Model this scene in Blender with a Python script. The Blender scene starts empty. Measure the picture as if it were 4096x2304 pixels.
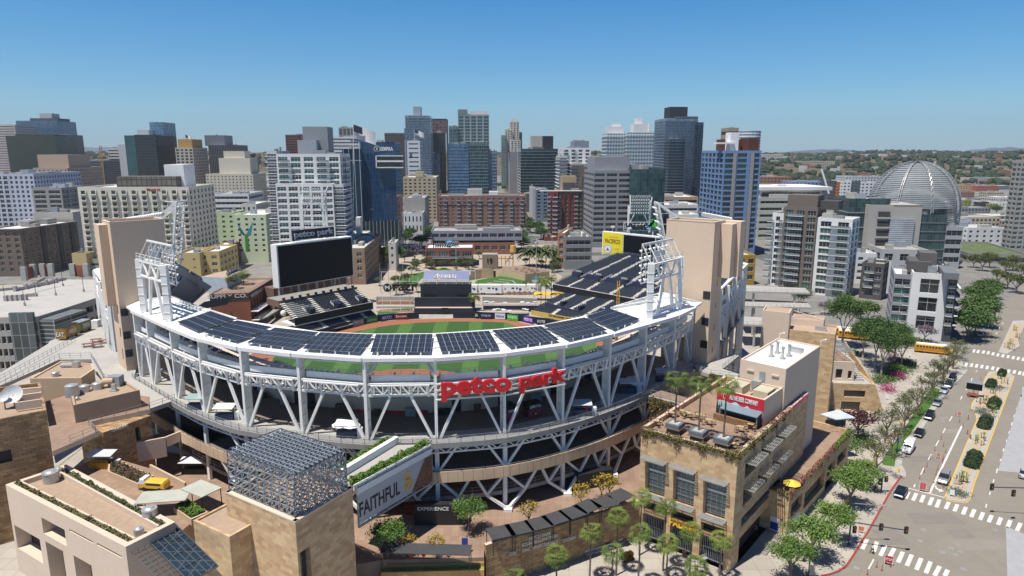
SKY_AIR=1.0;SKY_DUST=0.;SKY_OZ=3.;EXPO=.3;HAZE=.00007;HAZE_TOP=420;WSTR=.095
SKY0=(.39,.60,.95,1);SKY1=(.46,.74,.95,1);SKY2=(.19,.69,1.,1);SKY3=(.08,.30,.60,1)
import bpy,math,random
from mathutils import Vector,Matrix
random.seed(7)
R=random.Random(11)
pi=math.pi
FP=2700.;CX=2048.;CY=1152.;P=math.atan(544/2700);H=65.
cP=math.cos(P);sP=math.sin(P)
REG={'A':(400,2.415),'B':(900,2.415),'C':(1400,1.6025)}
def px(t,x,y):
 y0,s=REG[t[0]]
 if t[1]=='4':s=2.3504 if t[0]!='C' else 1.6031
 return((int(t[1])-1)*1000+x/s,y0+y/s)
EX={'L':(0,1250,2.8986),'M':(3000,1100,2.8986),'N':(900,1000,2.576),'Q':(2550,1400,2.8622),'R':(1800,1000,2.8622),'Z1':(400,1200,2.22875),'Z2':(1150,1350,2.22875),'Z3':(1900,1350,2.22875),'J':(3300,1950,4.093),'K':(3450,1650,4.14),'O':(2450,1900,3.5867),'V':(2900,1750,2.616),'D':(0,0,1.59006**-1)}
def pxx(t,x,y):
 if t in EX:
  a=EX[t];return(a[0]+x/a[2],a[1]+y/a[2])
 return px(t,x,y)
def ray(p):
 yd=(p[1]-CY)/FP
 return((p[0]-CX)/FP,cP-yd*sP,-(sP+yd*cP))
def g(t,x,y,z=0.):
 r=ray(pxx(t,x,y));k=(H-z)/(-r[2]);return Vector((r[0]*k,r[1]*k,z))
def v(t,x,y,Y):
 r=ray(pxx(t,x,y));k=Y/r[1];return Vector((r[0]*k,Y,H+r[2]*k))
def g2(*a):return g(*a).xy
def rowY(t,y,z=0.):return g(t,10,y,z).y
MT={}
def _nt(name):
 m=bpy.data.materials.new(name);m.use_nodes=True;nt=m.node_tree
 b=nt.nodes['Principled BSDF'];return m,nt,b
def _c(c):return(c[0],c[1],c[2],1)
def srgb(r,g_,b):
 f=lambda c:(c/255/12.92)if c/255<=0.04045 else((c/255+0.055)/1.055)**2.4
 return(f(r),f(g_),f(b))
def mat(name,col,rough=.8,met=0.,var=.12,scale=.6,bump=0.,emit=0.,spec=None,col2=None,detail=4):
 if name in MT:return MT[name]
 m,nt,b=_nt(name);N=nt.nodes;Lk=nt.links
 geo=N.new('ShaderNodeNewGeometry');no=N.new('ShaderNodeTexNoise');no.inputs['Scale'].default_value=scale;no.inputs['Detail'].default_value=detail
 Lk.new(geo.outputs['Position'],no.inputs['Vector'])
 no2=N.new('ShaderNodeTexNoise');no2.inputs['Scale'].default_value=scale*7;no2.inputs['Detail'].default_value=2
 Lk.new(geo.outputs['Position'],no2.inputs['Vector'])
 mx=N.new('ShaderNodeMix');mx.data_type='RGBA'
 ad=N.new('ShaderNodeMath');ad.operation='MULTIPLY_ADD';ad.inputs[1].default_value=.6
 Lk.new(no.outputs['Fac'],ad.inputs[0])
 a2=N.new('ShaderNodeMath');a2.operation='MULTIPLY';a2.inputs[1].default_value=.4;Lk.new(no2.outputs['Fac'],a2.inputs[0]);Lk.new(a2.outputs[0],ad.inputs[2])
 mr=N.new('ShaderNodeMapRange');mr.inputs['From Min'].default_value=.3;mr.inputs['From Max'].default_value=.7
 Lk.new(ad.outputs[0],mr.inputs['Value']);Lk.new(mr.outputs[0],mx.inputs['Factor'])
 c2=col2 or tuple(min(1,c*(1+var))for c in col);c1=tuple(c*(1-var)for c in col)if not col2 else col
 mx.inputs['A'].default_value=_c(c1);mx.inputs['B'].default_value=_c(c2)
 Lk.new(mx.outputs['Result'],b.inputs['Base Color'])
 b.inputs['Roughness'].default_value=rough;b.inputs['Metallic'].default_value=met
 if spec is not None:b.inputs['Specular IOR Level'].default_value=spec
 if bump:
  bp=N.new('ShaderNodeBump');bp.inputs['Strength'].default_value=bump;bp.inputs['Distance'].default_value=.1
  Lk.new(no2.outputs['Fac'],bp.inputs['Height']);Lk.new(bp.outputs[0],b.inputs['Normal'])
 MT[name]=m;return m
def tiles(name,c1,c2,mortar,w,h,ms=.02,off=.5,rough=.85,bias=0.,met=0.,var=.2,spec=None,vs=.15):
 """pattern of blocks, panes or boards laid in metres over a surface"""
 if name in MT:return MT[name]
 m,nt,b=_nt(name);N=nt.nodes;Lk=nt.links
 uv=N.new('ShaderNodeUVMap');br=N.new('ShaderNodeTexBrick');br.offset=off;br.squash=1
 Lk.new(uv.outputs[0],br.inputs['Vector'])
 br.inputs['Scale'].default_value=1;br.inputs['Brick Width'].default_value=w;br.inputs['Row Height'].default_value=h
 br.inputs['Mortar Size'].default_value=ms;br.inputs['Bias'].default_value=bias;br.inputs['Mortar Smooth'].default_value=.1
 br.inputs['Color1'].default_value=_c(c1);br.inputs['Color2'].default_value=_c(c2);br.inputs['Mortar'].default_value=_c(mortar)
 geo=N.new('ShaderNodeNewGeometry');no=N.new('ShaderNodeTexNoise');no.inputs['Scale'].default_value=vs;no.inputs['Detail'].default_value=5
 Lk.new(geo.outputs['Position'],no.inputs['Vector'])
 mr=N.new('ShaderNodeMapRange');mr.inputs['From Min'].default_value=.3;mr.inputs['From Max'].default_value=.7
 mr.inputs['To Min'].default_value=1-var;mr.inputs['To Max'].default_value=1+var;Lk.new(no.outputs['Fac'],mr.inputs['Value'])
 ml=N.new('ShaderNodeVectorMath');ml.operation='SCALE';Lk.new(br.outputs['Color'],ml.inputs[0]);Lk.new(mr.outputs[0],ml.inputs['Scale'])
 Lk.new(ml.outputs[0],b.inputs['Base Color'])
 b.inputs['Roughness'].default_value=rough;b.inputs['Metallic'].default_value=met
 if spec is not None:b.inputs['Specular IOR Level'].default_value=spec
 if rough<.4:
  bp=N.new('ShaderNodeBump');bp.inputs['Strength'].default_value=.25;bp.inputs['Distance'].default_value=.3
  n3=N.new('ShaderNodeTexNoise');n3.inputs['Scale'].default_value=.12;Lk.new(geo.outputs['Position'],n3.inputs['Vector'])
  Lk.new(n3.outputs['Fac'],bp.inputs['Height']);Lk.new(bp.outputs[0],b.inputs['Normal'])
  mr2=N.new('ShaderNodeMapRange');mr2.inputs['To Min'].default_value=rough;mr2.inputs['To Max'].default_value=.6
  Lk.new(br.outputs['Fac'],mr2.inputs['Value']);Lk.new(mr2.outputs[0],b.inputs['Roughness'])
 MT[name]=m;return m
def foliage(name,c1,c2):
 if name in MT:return MT[name]
 m,nt,b=_nt(name);N=nt.nodes;Lk=nt.links
 oi=N.new('ShaderNodeObjectInfo');geo=N.new('ShaderNodeNewGeometry')
 ad=N.new('ShaderNodeMath');ad.operation='ADD';Lk.new(oi.outputs['Random'],ad.inputs[0]);Lk.new(geo.outputs['Random Per Island'],ad.inputs[1])
 ml=N.new('ShaderNodeMath');ml.operation='MULTIPLY';ml.inputs[1].default_value=.5;Lk.new(ad.outputs[0],ml.inputs[0])
 mx=N.new('ShaderNodeMix');mx.data_type='RGBA';mx.inputs['A'].default_value=_c(c1);mx.inputs['B'].default_value=_c(c2)
 Lk.new(ml.outputs[0],mx.inputs['Factor']);Lk.new(mx.outputs['Result'],b.inputs['Base Color'])
 b.inputs['Roughness'].default_value=.75;b.inputs['Specular IOR Level'].default_value=.3
 MT[name]=m;return m
white=mat('white_steel_paint',(.78,.78,.75),.5,var=.10,scale=.9)
steel=mat('grey_galvanised_steel',(.32,.35,.38),.45,.3,var=.1)
dsteel=mat('blue_grey_lattice_steel',(.30,.34,.38),.5,.3,var=.15)
black=mat('black_matte',(.012,.013,.016),.6,var=.2)
navy=mat('navy_blue_panel',(.014,.020,.038),.6,var=.2)
screenm=mat('unlit_screen_black',(.004,.005,.008),.55,var=.3,spec=.2)
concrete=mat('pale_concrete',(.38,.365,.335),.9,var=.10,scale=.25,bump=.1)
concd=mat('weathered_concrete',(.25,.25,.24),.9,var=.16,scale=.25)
whitep=mat('white_plaster',(.74,.74,.73),.8,var=.05)
beige=mat('beige_stucco',(.54,.40,.27),.9,var=.06,scale=.15)
beigel=mat('pale_pink_stucco',(.62,.50,.39),.9,var=.05,scale=.15)
tan=mat('tan_stucco',(.40,.29,.195),.9,var=.07,scale=.2)
towerm=mat('tower_stucco',(.64,.49,.36),.92,var=.045,scale=.2)
gravel=mat('tan_gravel_roof',(.36,.265,.185),.95,var=.15,scale=1.2,bump=.3)
roofw=mat('white_membrane_roof',(.80,.80,.80),.7,var=.05,scale=.2)
rooft=mat('tan_membrane_roof',(.42,.31,.23),.9,var=.08,scale=.5)
paver=tiles('red_brown_pavers',(.30,.205,.145),(.255,.17,.12),(.22,.14,.10),1.2,1.2,.03,0,var=.18)
greyroof=mat('grey_flat_roof',(.33,.32,.30),.9,var=.22,scale=.08)
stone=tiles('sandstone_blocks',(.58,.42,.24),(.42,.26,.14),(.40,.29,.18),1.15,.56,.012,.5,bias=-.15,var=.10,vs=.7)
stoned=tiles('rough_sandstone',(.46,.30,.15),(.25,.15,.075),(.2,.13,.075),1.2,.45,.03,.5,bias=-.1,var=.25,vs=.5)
brick=tiles('red_brick',(.27,.09,.05),(.21,.07,.042),(.25,.14,.10),.6,.3,.01,.5,var=.15)
brickt=tiles('tan_brick',(.30,.21,.145),(.25,.17,.115),(.3,.22,.16),.6,.3,.01,.5,var=.12)
red=mat('bright_red_enamel',(.62,.012,.02),.35,var=.06)
darkglass=tiles('dark_window_glass',(.02,.028,.03),(.035,.045,.048),(.10,.10,.10),1.4,1.4,.03,0,rough=.08,spec=.7)
seatm=mat('navy_plastic_seat',(.030,.045,.075),.5,var=.15,scale=2)
yellow=mat('yellow_paint',(.75,.45,.03),.5,var=.05)
purple=mat('purple_sign',(.12,.02,.30),.6);
gold=mat('gold_lettering',(.70,.42,.08),.5)
wood=mat('brown_timber',(.22,.12,.06),.7,var=.2)
rubber=mat('black_rubber',(.015,.015,.015),.8)
soilm=mat('brown_soil',(.22,.15,.09),.95,var=.25,scale=1)
grassm=foliage('lush_lawn',(.035,.085,.012),(.07,.14,.03))
class MB:
 def __init__(s):s.v=[];s.f=[];s.m=[]
 def poly(s,pts,m=0):
  n=len(s.v);s.v+=[tuple(p)for p in pts];s.f.append(tuple(range(n,n+len(pts))));s.m.append(m)
 def hexa(s,b,t,m=0,mt=None,bottom=True):
  """solid between bottom ring b and top ring t"""
  n=len(s.v);k=len(b);s.v+=[tuple(p)for p in b]+[tuple(p)for p in t]
  for i in range(k):
   j=(i+1)%k;s.f.append((n+i,n+j,n+k+j,n+k+i));s.m.append(m)
  s.f.append(tuple(range(n+k,n+2*k)));s.m.append(m if mt is None else mt)
  if bottom:s.f.append(tuple(range(n+k-1,n-1,-1)));s.m.append(m)
 def prism(s,pts,z0,z1,m=0,mt=None):
  pts=[(p[0],p[1])for p in pts]
  a=sum(pts[i][0]*pts[(i+1)%len(pts)][1]-pts[(i+1)%len(pts)][0]*pts[i][1]for i in range(len(pts)))
  if a<0:pts=pts[::-1]
  s.hexa([(x,y,z0)for x,y in pts],[(x,y,z1)for x,y in pts],m,mt)
 def box(s,x0,y0,z0,x1,y1,z1,m=0,mt=None):s.prism([(x0,y0),(x1,y0),(x1,y1),(x0,y1)],z0,z1,m,mt)
 def obox(s,o,u,w,lu,lw,z0,z1,m=0,mt=None):
  """box from corner o along unit u (len lu) and w (len lw)"""
  o=Vector((o[0],o[1]));u=Vector(u);w=Vector(w)
  s.prism([o,o+u*lu,o+u*lu+w*lw,o+w*lw],z0,z1,m,mt)
 def beam(s,p,q,w,h=None,m=0,up=None):
  h=h or w;p=Vector(p);q=Vector(q);d=(q-p)
  if d.length<1e-4:return
  d.normalize();up=Vector(up)if up else Vector((0,0,1))
  if abs(d.dot(up))>.97:up=Vector((0,1,0))if abs(d.y)<.9 else Vector((1,0,0))
  a=d.cross(up).normalized()*(w/2);b=a.cross(d).normalized()*(h/2)
  s.hexa([p-a-b,p+a-b,p+a+b,p-a+b],[q-a-b,q+a-b,q+a+b,q-a+b],m)
 def cyl(s,p,q,r0,r1=None,n=8,m=0,mt=None):
  r1=r0 if r1 is None else r1;p=Vector(p);q=Vector(q);d=(q-p).normalized()
  up=Vector((0,0,1))if abs(d.z)<.95 else Vector((1,0,0))
  a=d.cross(up).normalized();b=d.cross(a).normalized()
  R1=[p+(a*math.cos(2*pi*i/n)+b*math.sin(2*pi*i/n))*r0 for i in range(n)]
  R2=[q+(a*math.cos(2*pi*i/n)+b*math.sin(2*pi*i/n))*r1 for i in range(n)]
  if(R1[1]-R1[0]).cross(d).dot(R1[0]-p)>0:R1.reverse();R2.reverse()
  s.hexa(R1,R2,m,mt)
 def ball(s,c,r,n=8,k=5,m=0,sz=1.):
  c=Vector(c);n0=len(s.v)
  for i in range(k+1):
   th=pi*i/k
   for j in range(n):s.v.append((c.x+r*math.sin(th)*math.cos(2*pi*j/n),c.y+r*math.sin(th)*math.sin(2*pi*j/n),c.z+r*sz*math.cos(th)))
  for i in range(k):
   for j in range(n):
    s.f.append((n0+i*n+j,n0+(i+1)*n+j,n0+(i+1)*n+(j+1)%n,n0+i*n+(j+1)%n));s.m.append(m)
 def rail(s,pts,h=1.,m=0,post=2.5,r=.06,mid=2):
  for a,b in zip(pts,pts[1:]):
   a=Vector(a);b=Vector(b)
   for k in range(1,mid+1):s.beam(a+Vector((0,0,h*k/mid)),b+Vector((0,0,h*k/mid)),r,r,m)
   n=max(1,int((b-a).length/post))
   for i in range(n+1):
    c=a+(b-a)*i/n;s.beam(c,c+Vector((0,0,h)),r,r,m)
 def mesh(s,name,mats):
  me=bpy.data.meshes.new(name);me.from_pydata(s.v,[],s.f)
  for mm in mats:me.materials.append(mm)
  if len(mats)>1:me.polygons.foreach_set('material_index',s.m)
  uv=me.uv_layers.new(name='UVMap');co=[0.0]*(2*len(me.loops));me.update()
  vs=s.v;li=0
  for p in me.polygons:
   n=p.normal
   if abs(n.z)>.6:f=lambda c:(c[0],c[1])
   else:
    l=math.hypot(n.x,n.y)or 1;tx,ty=-n.y/l,n.x/l
    f=lambda c,tx=tx,ty=ty:(c[0]*tx+c[1]*ty,c[2])
   for vi in p.vertices:
    c=f(vs[vi]);co[li]=c[0];co[li+1]=c[1];li+=2
  uv.data.foreach_set('uv',co)
  return me
 def build(s,name,mats,parent=None,**kw):
  if not isinstance(mats,(list,tuple)):mats=[mats]
  return ob(name,s.mesh(name,mats),parent,**kw)
COL=bpy.data.collections.new('scene');bpy.context.scene.collection.children.link(COL)
def ob(name,data,parent=None,label=None,cat=None,group=None,kind=None,loc=None,rz=0):
 o=bpy.data.objects.new(name,data);COL.objects.link(o)
 if parent is not None:o.parent=parent
 if loc is not None:o.location=loc
 if rz:o.rotation_euler=(0,0,rz)
 for k,x in(('label',label),('category',cat),('group',group),('kind',kind)):
  if x:o[k]=x
 return o
def thing(name,label,cat,loc=(0,0,0),rz=0,group=None):
 o=ob(name,None,None,label,cat,group,None,loc,rz);o.empty_display_size=.5;return o
def part(par,name,mb,mats,**kw):
 """part built in world metres under a thing that may sit elsewhere"""
 o=mb.build(name,mats,None,**kw);o.parent=par
 if par.parent is None:o.matrix_parent_inverse=Matrix.LocRotScale(par.location,par.rotation_euler,None).inverted()
 return o
def copytree(src,loc,rz=0,label=None,group=None,scale=None):
 r=src.copy();COL.objects.link(r);r.location=loc;r.rotation_euler=(0,0,rz)
 if scale:r.scale=(scale,)*3 if not isinstance(scale,tuple)else scale
 if label:r['label']=label
 if group:r['group']=group
 def rec(a,b):
  for ch in a.children:
   c=ch.copy();COL.objects.link(c);c.parent=b;rec(ch,c)
 rec(src,r);return r
def struct(name,mb,mats,kind='structure',**kw):return mb.build(name,mats,None,kind=kind,**kw)
def text(name,s,o,u,up,w,h,mat_,parent=None,depth=.15,bold=.0,**kw):
 """lettering: o lower left corner, u and up unit vectors, w x h metres"""
 cu=bpy.data.curves.new(name,'FONT');cu.body=s;cu.extrude=.5;cu.offset=bold;cu.resolution_u=3
 to=bpy.data.objects.new(name,cu);me=bpy.data.meshes.new_from_object(to)
 bpy.data.objects.remove(to);
 xs=[q.co.x for q in me.vertices];ys=[q.co.y for q in me.vertices]
 x0,x1,y0,y1=min(xs),max(xs),min(ys),max(ys);u=Vector(u).normalized();up=Vector(up).normalized();n=u.cross(up);o=Vector(o)
 for q in me.vertices:
  c=q.co;q.co=o+u*((c.x-x0)/(x1-x0)*w)+up*((c.y-y0)/(y1-y0)*h)+n*((c.z+.5)*depth)
 me.materials.clear();me.materials.append(mat_)
 me.name=name
 q=ob(name,me,None,**kw)
 if parent is not None:
  q.parent=parent;q.matrix_parent_inverse=Matrix.LocRotScale(parent.location,parent.rotation_euler,None).inverted()
 return q
def flat(col,n=None,rough=.6):
 return mat(n or 'paint_%d_%d_%d'%tuple(int(c*255)for c in col),srgb(*[c for c in col])if max(col)>1 else col,rough,var=.04)
# ================= SETTING =================
FZ=0.16
EU=Vector((math.cos(math.radians(3)),math.sin(math.radians(3))));NU=Vector((-EU.y,EU.x))
asph=mat('worn_asphalt',(.225,.20,.165),.9,var=.10,scale=.08,bump=.05)
asphd=mat('dark_asphalt',(.10,.10,.10),.9,var=.15,scale=.1)
sidew=tiles('scored_pavement',(.40,.36,.305),(.36,.325,.275),(.27,.24,.21),3.,3.,.05,0,var=.14,vs=.12)
markw=mat('road_marking_white',(.62,.60,.56),.8,var=.28,scale=2)
marky=mat('road_marking_yellow',(.62,.40,.06),.8,var=.12,scale=2)
kerbred=mat('kerb_red_paint',(.30,.05,.04),.8,var=.15,scale=2)
cityg=mat('city_ground',(.20,.19,.175),.95,var=.3,scale=.02)
m=MB();m.box(-9000,-400,-1,9000,9000,0);struct('ground',m,cityg)
curb=[g2('J',-60,1440),g2('J',60,1420),g2('J',200,1370),g2('J',330,1290),g2('J',450,1110),g2('C4',760,1150),g2('C4',900,900),g2('C4',965,810),g2('C4',968,780),g2('C4',942,735),g2('C4',946,700),g2('C4',1010,600),g2('C4',1250,250),g2('C4',1340,165),g2('C4',1372,130),g2('C4',1370,105)]
m=MB();rd=[(20,60),curb[3],curb[6],curb[11],curb[12],curb[15],g2('B4',2150,1100),g2('B4',2340,830),g2('B4',2440,700),g2('B4',2576,560)]
far=rd[-1];m.poly([(p[0],p[1],.02)for p in rd]+[(far[0]+60,far[1]-20,.02),(330,150,.02),(150,20,.02)]);struct('road',m,asph)
m=MB();m.prism([(-260,-30),(12,50)]+curb+[g2('B4',1960,1200),g2('B4',1480,1165),g2('M',1240,860),g2('B4',900,1000),(90,262),(60,330),(30,335),(-60,335),(-130,330),(-300,330)],-.5,.13);struct('pavement',m,[sidew])
m=MB()
for a,b in zip(curb[:7],curb[1:8]):
 d=(b-a).normalized();n=Vector((d.y,-d.x))
 m.prism([a-n*.02,b-n*.02,b+n*.28,a+n*.28],.0,.15)
struct('kerb',m,kerbred)
m=MB()
for a,b in zip(curb[7:],curb[8:]):
 d=(b-a).normalized();n=Vector((d.y,-d.x));m.prism([a-n*.02,b-n*.02,b+n*.9,a+n*.9],.0,.10)
struct('gutter',m,concrete)
def sheet(name,polys,z,mt,kind='structure',**kw):
 m=MB()
 for p in polys:m.poly([(q[0],q[1],z)for q in p])
 return struct(name,m,mt,kind=kind,**kw)
def strip(a,b,w):
 a=Vector(a);b=Vector(b);d=(b-a).normalized();n=Vector((-d.y,d.x))*w/2;return[a-n,b-n,b+n,a+n]
def ladder(pts_a,pts_b,w=.75):
 out=[]
 for a,b in zip(pts_a,pts_b):out.append(strip(a,b,w))
 return out
bars=[]
A0=[(1385,70,1320,180),(1510,95,1440,215),(1635,125,1570,245),(1775,165,1705,290)]
for a in A0:bars.append(strip(g2('J',a[0]-15,a[1]),g2('J',a[2],a[3]),.62))
A1=[(1215,960,1195,1010),(1275,975,1255,1020),(1330,990,1310,1035),(1385,1008,1365,1055),(1440,1022,1418,1072),(1495,1042,1475,1090),(1550,1060,1530,1105),(1610,1075,1590,1122),(1670,1092,1650,1140),(1735,1110,1712,1160)]
for a in A1:bars.append(strip(g2('C4',a[0],a[1]),g2('C4',a[2],a[3]),.62))
A2=[(690,845,610,1010),(850,890,800,1050),(990,945,905,1120),(1135,995,1040,1170),(1275,1055,1195,1230),(1420,1100,1340,1285),(1575,1160,1495,1350),(1730,1215,1650,1405),(1880,1290,1790,1449),(2010,1350,1960,1449)]
for a in A2:bars.append(strip(g2('J',a[0],a[1]),g2('J',a[2],a[3]),.62))
for x,y in[(2105,1185),(2145,1190),(2195,1195),(2240,1202),(2285,1212),(2330,1222),(2378,1230),(2427,1238),(2475,1248),(2522,1256),(2570,1264)]:
 a=g2('B4',x+6,y-14);b=g2('B4',x-6,y+14);bars.append(strip(a,b,.7))
for x,y in[(2032,1313),(2083,1318),(2130,1325),(2180,1332),(2230,1340),(2282,1347),(2330,1357),(2380,1365),(2432,1375),(2485,1382),(2535,1392),(2575,1400)]:
 a=g2('B4',x+6,y-16);b=g2('B4',x-6,y+16);bars.append(strip(a,b,.7))
ln=[]
for a in[(870,1190,850,1240),(1015,920,960,1035),(1140,690,1090,785),(1262,465,1212,555),(1372,260,1332,340),(1485,65,1440,145)]:ln.append(strip(g2('K',a[0],a[1]),g2('K',a[2],a[3]),.22))
for a in[(1360,295,1350,318),(1395,235,1385,258),(1425,180,1418,200),(1452,130,1445,150)]:ln.append(strip(g2('C4',a[0],a[1]),g2('C4',a[2],a[3]),.22))
ln.append(strip(g2('C4',1358,488),g2('C4',1152,918),.38));ln.append(strip(g2('K',590,1210),g2('K',1375,1415),.3));ln.append(strip(g2('J',800,1175),g2('J',710,1340),.22))
for a in[(1752,240,1748,255),(1742,285,1738,300),(1712,370,1708,385),(1697,415,1692,432),(1680,465,1676,485),(1665,520,1660,538),(1648,575,1644,592),(1628,632,1622,652),(1610,700,1604,712),(1587,760,1580,790),(1565,830,1558,850),(1541,910,1536,930),(1517,988,1512,1012)]:ln.append(strip(g2('C4',a[0],a[1]),g2('C4',a[2],a[3]),.2))
for a in[(2380,920,2372,935),(2350,960,2342,975),(2322,1010,2315,1025),(2292,1060,2285,1075),(2135,1370,2120,1390)]:ln.append(strip(g2('B4',a[0],a[1]),g2('B4',a[2],a[3]),.25))
sheet('road_markings',bars+ln,.03,markw)
arrow=[(1225,1215),(1200,1215),(1205,1260),(1250,1285),(1268,1300),(1265,1318),(1350,1305),(1305,1262),(1300,1278),(1250,1262),(1228,1245)]
sheet('turn_arrow_marking',[[g2('K',*p)for p in arrow]],.03,markw)
sheet('tram_track_bed',[[g2('C4',*p)for p in[(1757,230),(1725,330),(1590,775),(1757,790),(2100,790),(2100,230)]]],.03,mat('grey_track_concrete',(.33,.33,.335),.9,var=.1))
sheet('tram_crossing_slab',[[g2('C4',*p)for p in[(1640,1130),(1757,1180),(2200,1300),(2200,1600),(1655,1600)]]],.03,mat('grey_track_concrete',(.33,.33,.335)))
rr=random.Random(5)
for k,(x,y,w_,h_)in enumerate(((1120,700,7,3),(1300,520,5,2.4),(1180,1080,9,4),(1420,1250,6,3),(900,1200,5,5),(1560,1250,10,3),(1350,1180,4,3),(1480,80,6,4))):
 c=g2('C4',x,y);sheet('asphalt_patch',[[c+Vector((-w_/2,-h_/2)),c+Vector((w_/2,-h_/2+.3)),c+Vector((w_/2-.3,h_/2)),c+Vector((-w_/2+.4,h_/2-.2))]],.024+.001*(k%3),mat('asphalt_patch_%d'%(k%2),((.20,.18,.155),(.245,.22,.185))[k%2],.9,var=.12,scale=.4))
for x,y in((1230,440),(1262,432),(1240,458),(1115,1153),(1320,1312),(1235,1298),(1290,1272),(1350,1295),(680,1398),(1575,1155),(1090,1225),(1370,1405)):
 c=g2('C4',x,y);sheet('manhole_cover',[[c+Vector((math.cos(a*pi/6),math.sin(a*pi/6)))*.5 for a in range(12)]],.029,concd)
med=[(1255,945),(1272,965),(1375,978),(1400,965),(1412,925),(1430,860),(1520,620),(1600,410),(1690,170),(1660,150),(1590,138),(1540,140),(1520,165),(1470,290),(1430,340),(1425,375),(1455,420),(1460,450),(1400,590),(1330,760)]
mp=[g2('C4',*p)for p in med]
ctr=sum(mp,Vector((0,0)))/len(mp)
m=MB();m.prism(mp,0,.17);struct('median_kerb',m,concrete)
ins=[]
for i,p in enumerate(mp):
 a=mp[i-1];b=mp[(i+1)%len(mp)];d=(b-a).normalized();n=Vector((-d.y,d.x))
 if(Vector(p)+n*.8-ctr).length>0:pass
 q=p+n*.75
 ins.append(q)
area=sum(mp[i].x*mp[(i+1)%len(mp)].y-mp[(i+1)%len(mp)].x*mp[i].y for i in range(len(mp)))
if area<0:ins=[mp[i]*2-ins[i]for i in range(len(mp))]
sheet('median_soil',[ins],.20,mat('sandy_mulch',(.42,.33,.22),.95,var=.15,scale=1))
m=MB()
for i in range(len(mp)):
 a=mp[i];b=mp[(i+1)%len(mp)];m.poly([(q[0],q[1],.03)for q in strip(a,b,.5)])
struct('median_edge_line',m,marky)
md2=[g2('B4',*p)for p in[(2335,1200),(2420,1215),(2535,1140),(2520,1080),(2576,960),(2576,900),(2470,905)]]
m=MB();m.prism(md2,0,.17);struct('median_kerb',m,concrete)
c2=sum(md2,Vector((0,0)))/len(md2);sheet('median_soil',[[c2+(p-c2)*.78 for p in md2]],.2,MT['sandy_mulch'])
vg=[g2('C4',*p)for p in[(925,752),(850,740),(845,715),(905,620),(960,555),(1100,330),(1165,240),(1250,262),(1235,270),(1120,410),(1000,580),(945,670),(935,690)]]
sheet('grass_verge',[vg],.16,mat('verge_grass',(.05,.13,.015),.95,var=.35,scale=1.5),kind='stuff')
sheet('cross_street',[[g2('B4',*p)for p in[(1480,1160),(1980,1245),(2100,1180),(2060,1165),(1480,1095),(1100,1045),(800,985),(790,1010),(1100,1090)]]],.14,asph)
def street(x0,y0,x1,y1,w,z=.14,mt=asphd,name='street'):sheet(name,[strip((x0,y0),(x1,y1),w)],z,mt)
st1=g2('A2',1640,1400);st1b=g2('A2',1805,950);street(st1.x+3,st1.y-60,st1b.x,st1b.y,14);
st2=g2('A3',265,1400);st2b=g2('A3',130,1150);street(st2.x+2,st2.y-80,st2b.x-12,1400,14,.13)
for yy in(432,520,600,690,780,880,980,1100):street(-700,yy-37,700,yy+37,13,.11+.002*(yy%7))
for xx in(-560,-470,-385,-300,-215,95,180,265,350,440,540):street(xx-.05*380,380,xx-.05*1600,1600,13,.10)
grassp=mat('park_lawn',(.05,.125,.02),.95,var=.2,scale=.4)
sandp=mat('park_path',(.37,.315,.25),.95,var=.08,scale=.3)
def R2(x,y,z=.2):return g2('R',x,y,z)
sheet('park_path',[[R2(-1300,330),R2(-1300,560),R2(-200,620),R2(1100,620),R2(1290,300),R2(1150,230),R2(1120,-60),R2(-100,-60),R2(-900,100)]],.15,sandp)
sheet('park_lawn',[[R2(*p)for p in[(-560,300),(-600,370),(-400,420),(-330,330),(-80,260),(220,350),(455,310),(420,290),(220,285),(-60,200)]]],.19,grassp,kind='stuff')
lawn=[R2(*p)for p in[(280,380),(400,360),(500,345),(600,310),(700,296),(850,298),(905,340),(880,390),(845,425),(700,430),(500,425),(400,400)]]
m=MB();c=sum(lawn,Vector((0,0)))/len(lawn)
m.hexa([(p.x,p.y,.15)for p in lawn],[(c.x+(p.x-c.x)*.9,c.y+(p.y-c.y)*.9+1,1.6)for p in lawn],bottom=False);struct('terraced_lawn',m,mat('terraced_lawn',(.035,.12,.012),.95,var=.15,scale=.4),kind='stuff')
lawn2=[R2(*p)for p in[(915,300),(1030,290),(1120,310),(1150,380),(1140,425),(1000,430),(860,428),(900,385),(920,340)]]
sheet('round_lawn',[lawn2],.2,mat('round_lawn',(.085,.13,.03),.95,var=.12,scale=.3),kind='stuff')
for k,(x0,y0,x1,y1)in enumerate([(425,378,640,425),(500,358,700,412),(560,340,755,388)]):
 a=g('R',x0,y0,1.6);b=g('R',x1,y1,1.6);mm_=(a+b)/2+Vector((2.5,2,0));m=MB()
 m.beam(a,mm_,.5,.5);m.beam(mm_,b,.5,.5);m.build('seat_wall',[concrete],None,label=['lowest tan seat wall curving across the terraced lawn','middle tan seat wall curving across the terraced lawn','topmost tan seat wall curving across the terraced lawn'][k],cat='seat wall',group='curved seat walls on the lawn')
tz=5.;ter=[g2('R',x,y,tz)for x,y in[(235,235),(360,222),(500,215),(660,235),(860,275),(1140,245),(1140,235),(1000,205),(800,180),(520,185),(380,205)]]
m=MB();m.prism(ter,.1,tz-.05,0,1);pt=m.build('park_terrace',[mat('terrace_wall',(.52,.40,.25),.9),paver],None,label='curved tan retaining terrace with red paved top above the green lawn',cat='terrace')
a=g('R',500,262,2.6);b=g('R',600,268,2.6)
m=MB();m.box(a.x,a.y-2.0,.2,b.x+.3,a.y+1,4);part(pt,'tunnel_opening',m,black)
m=MB();m.rail([(p[0],p[1],tz)for p in ter[:6]],1.1,post=3);part(pt,'railing',m,steel)
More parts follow.
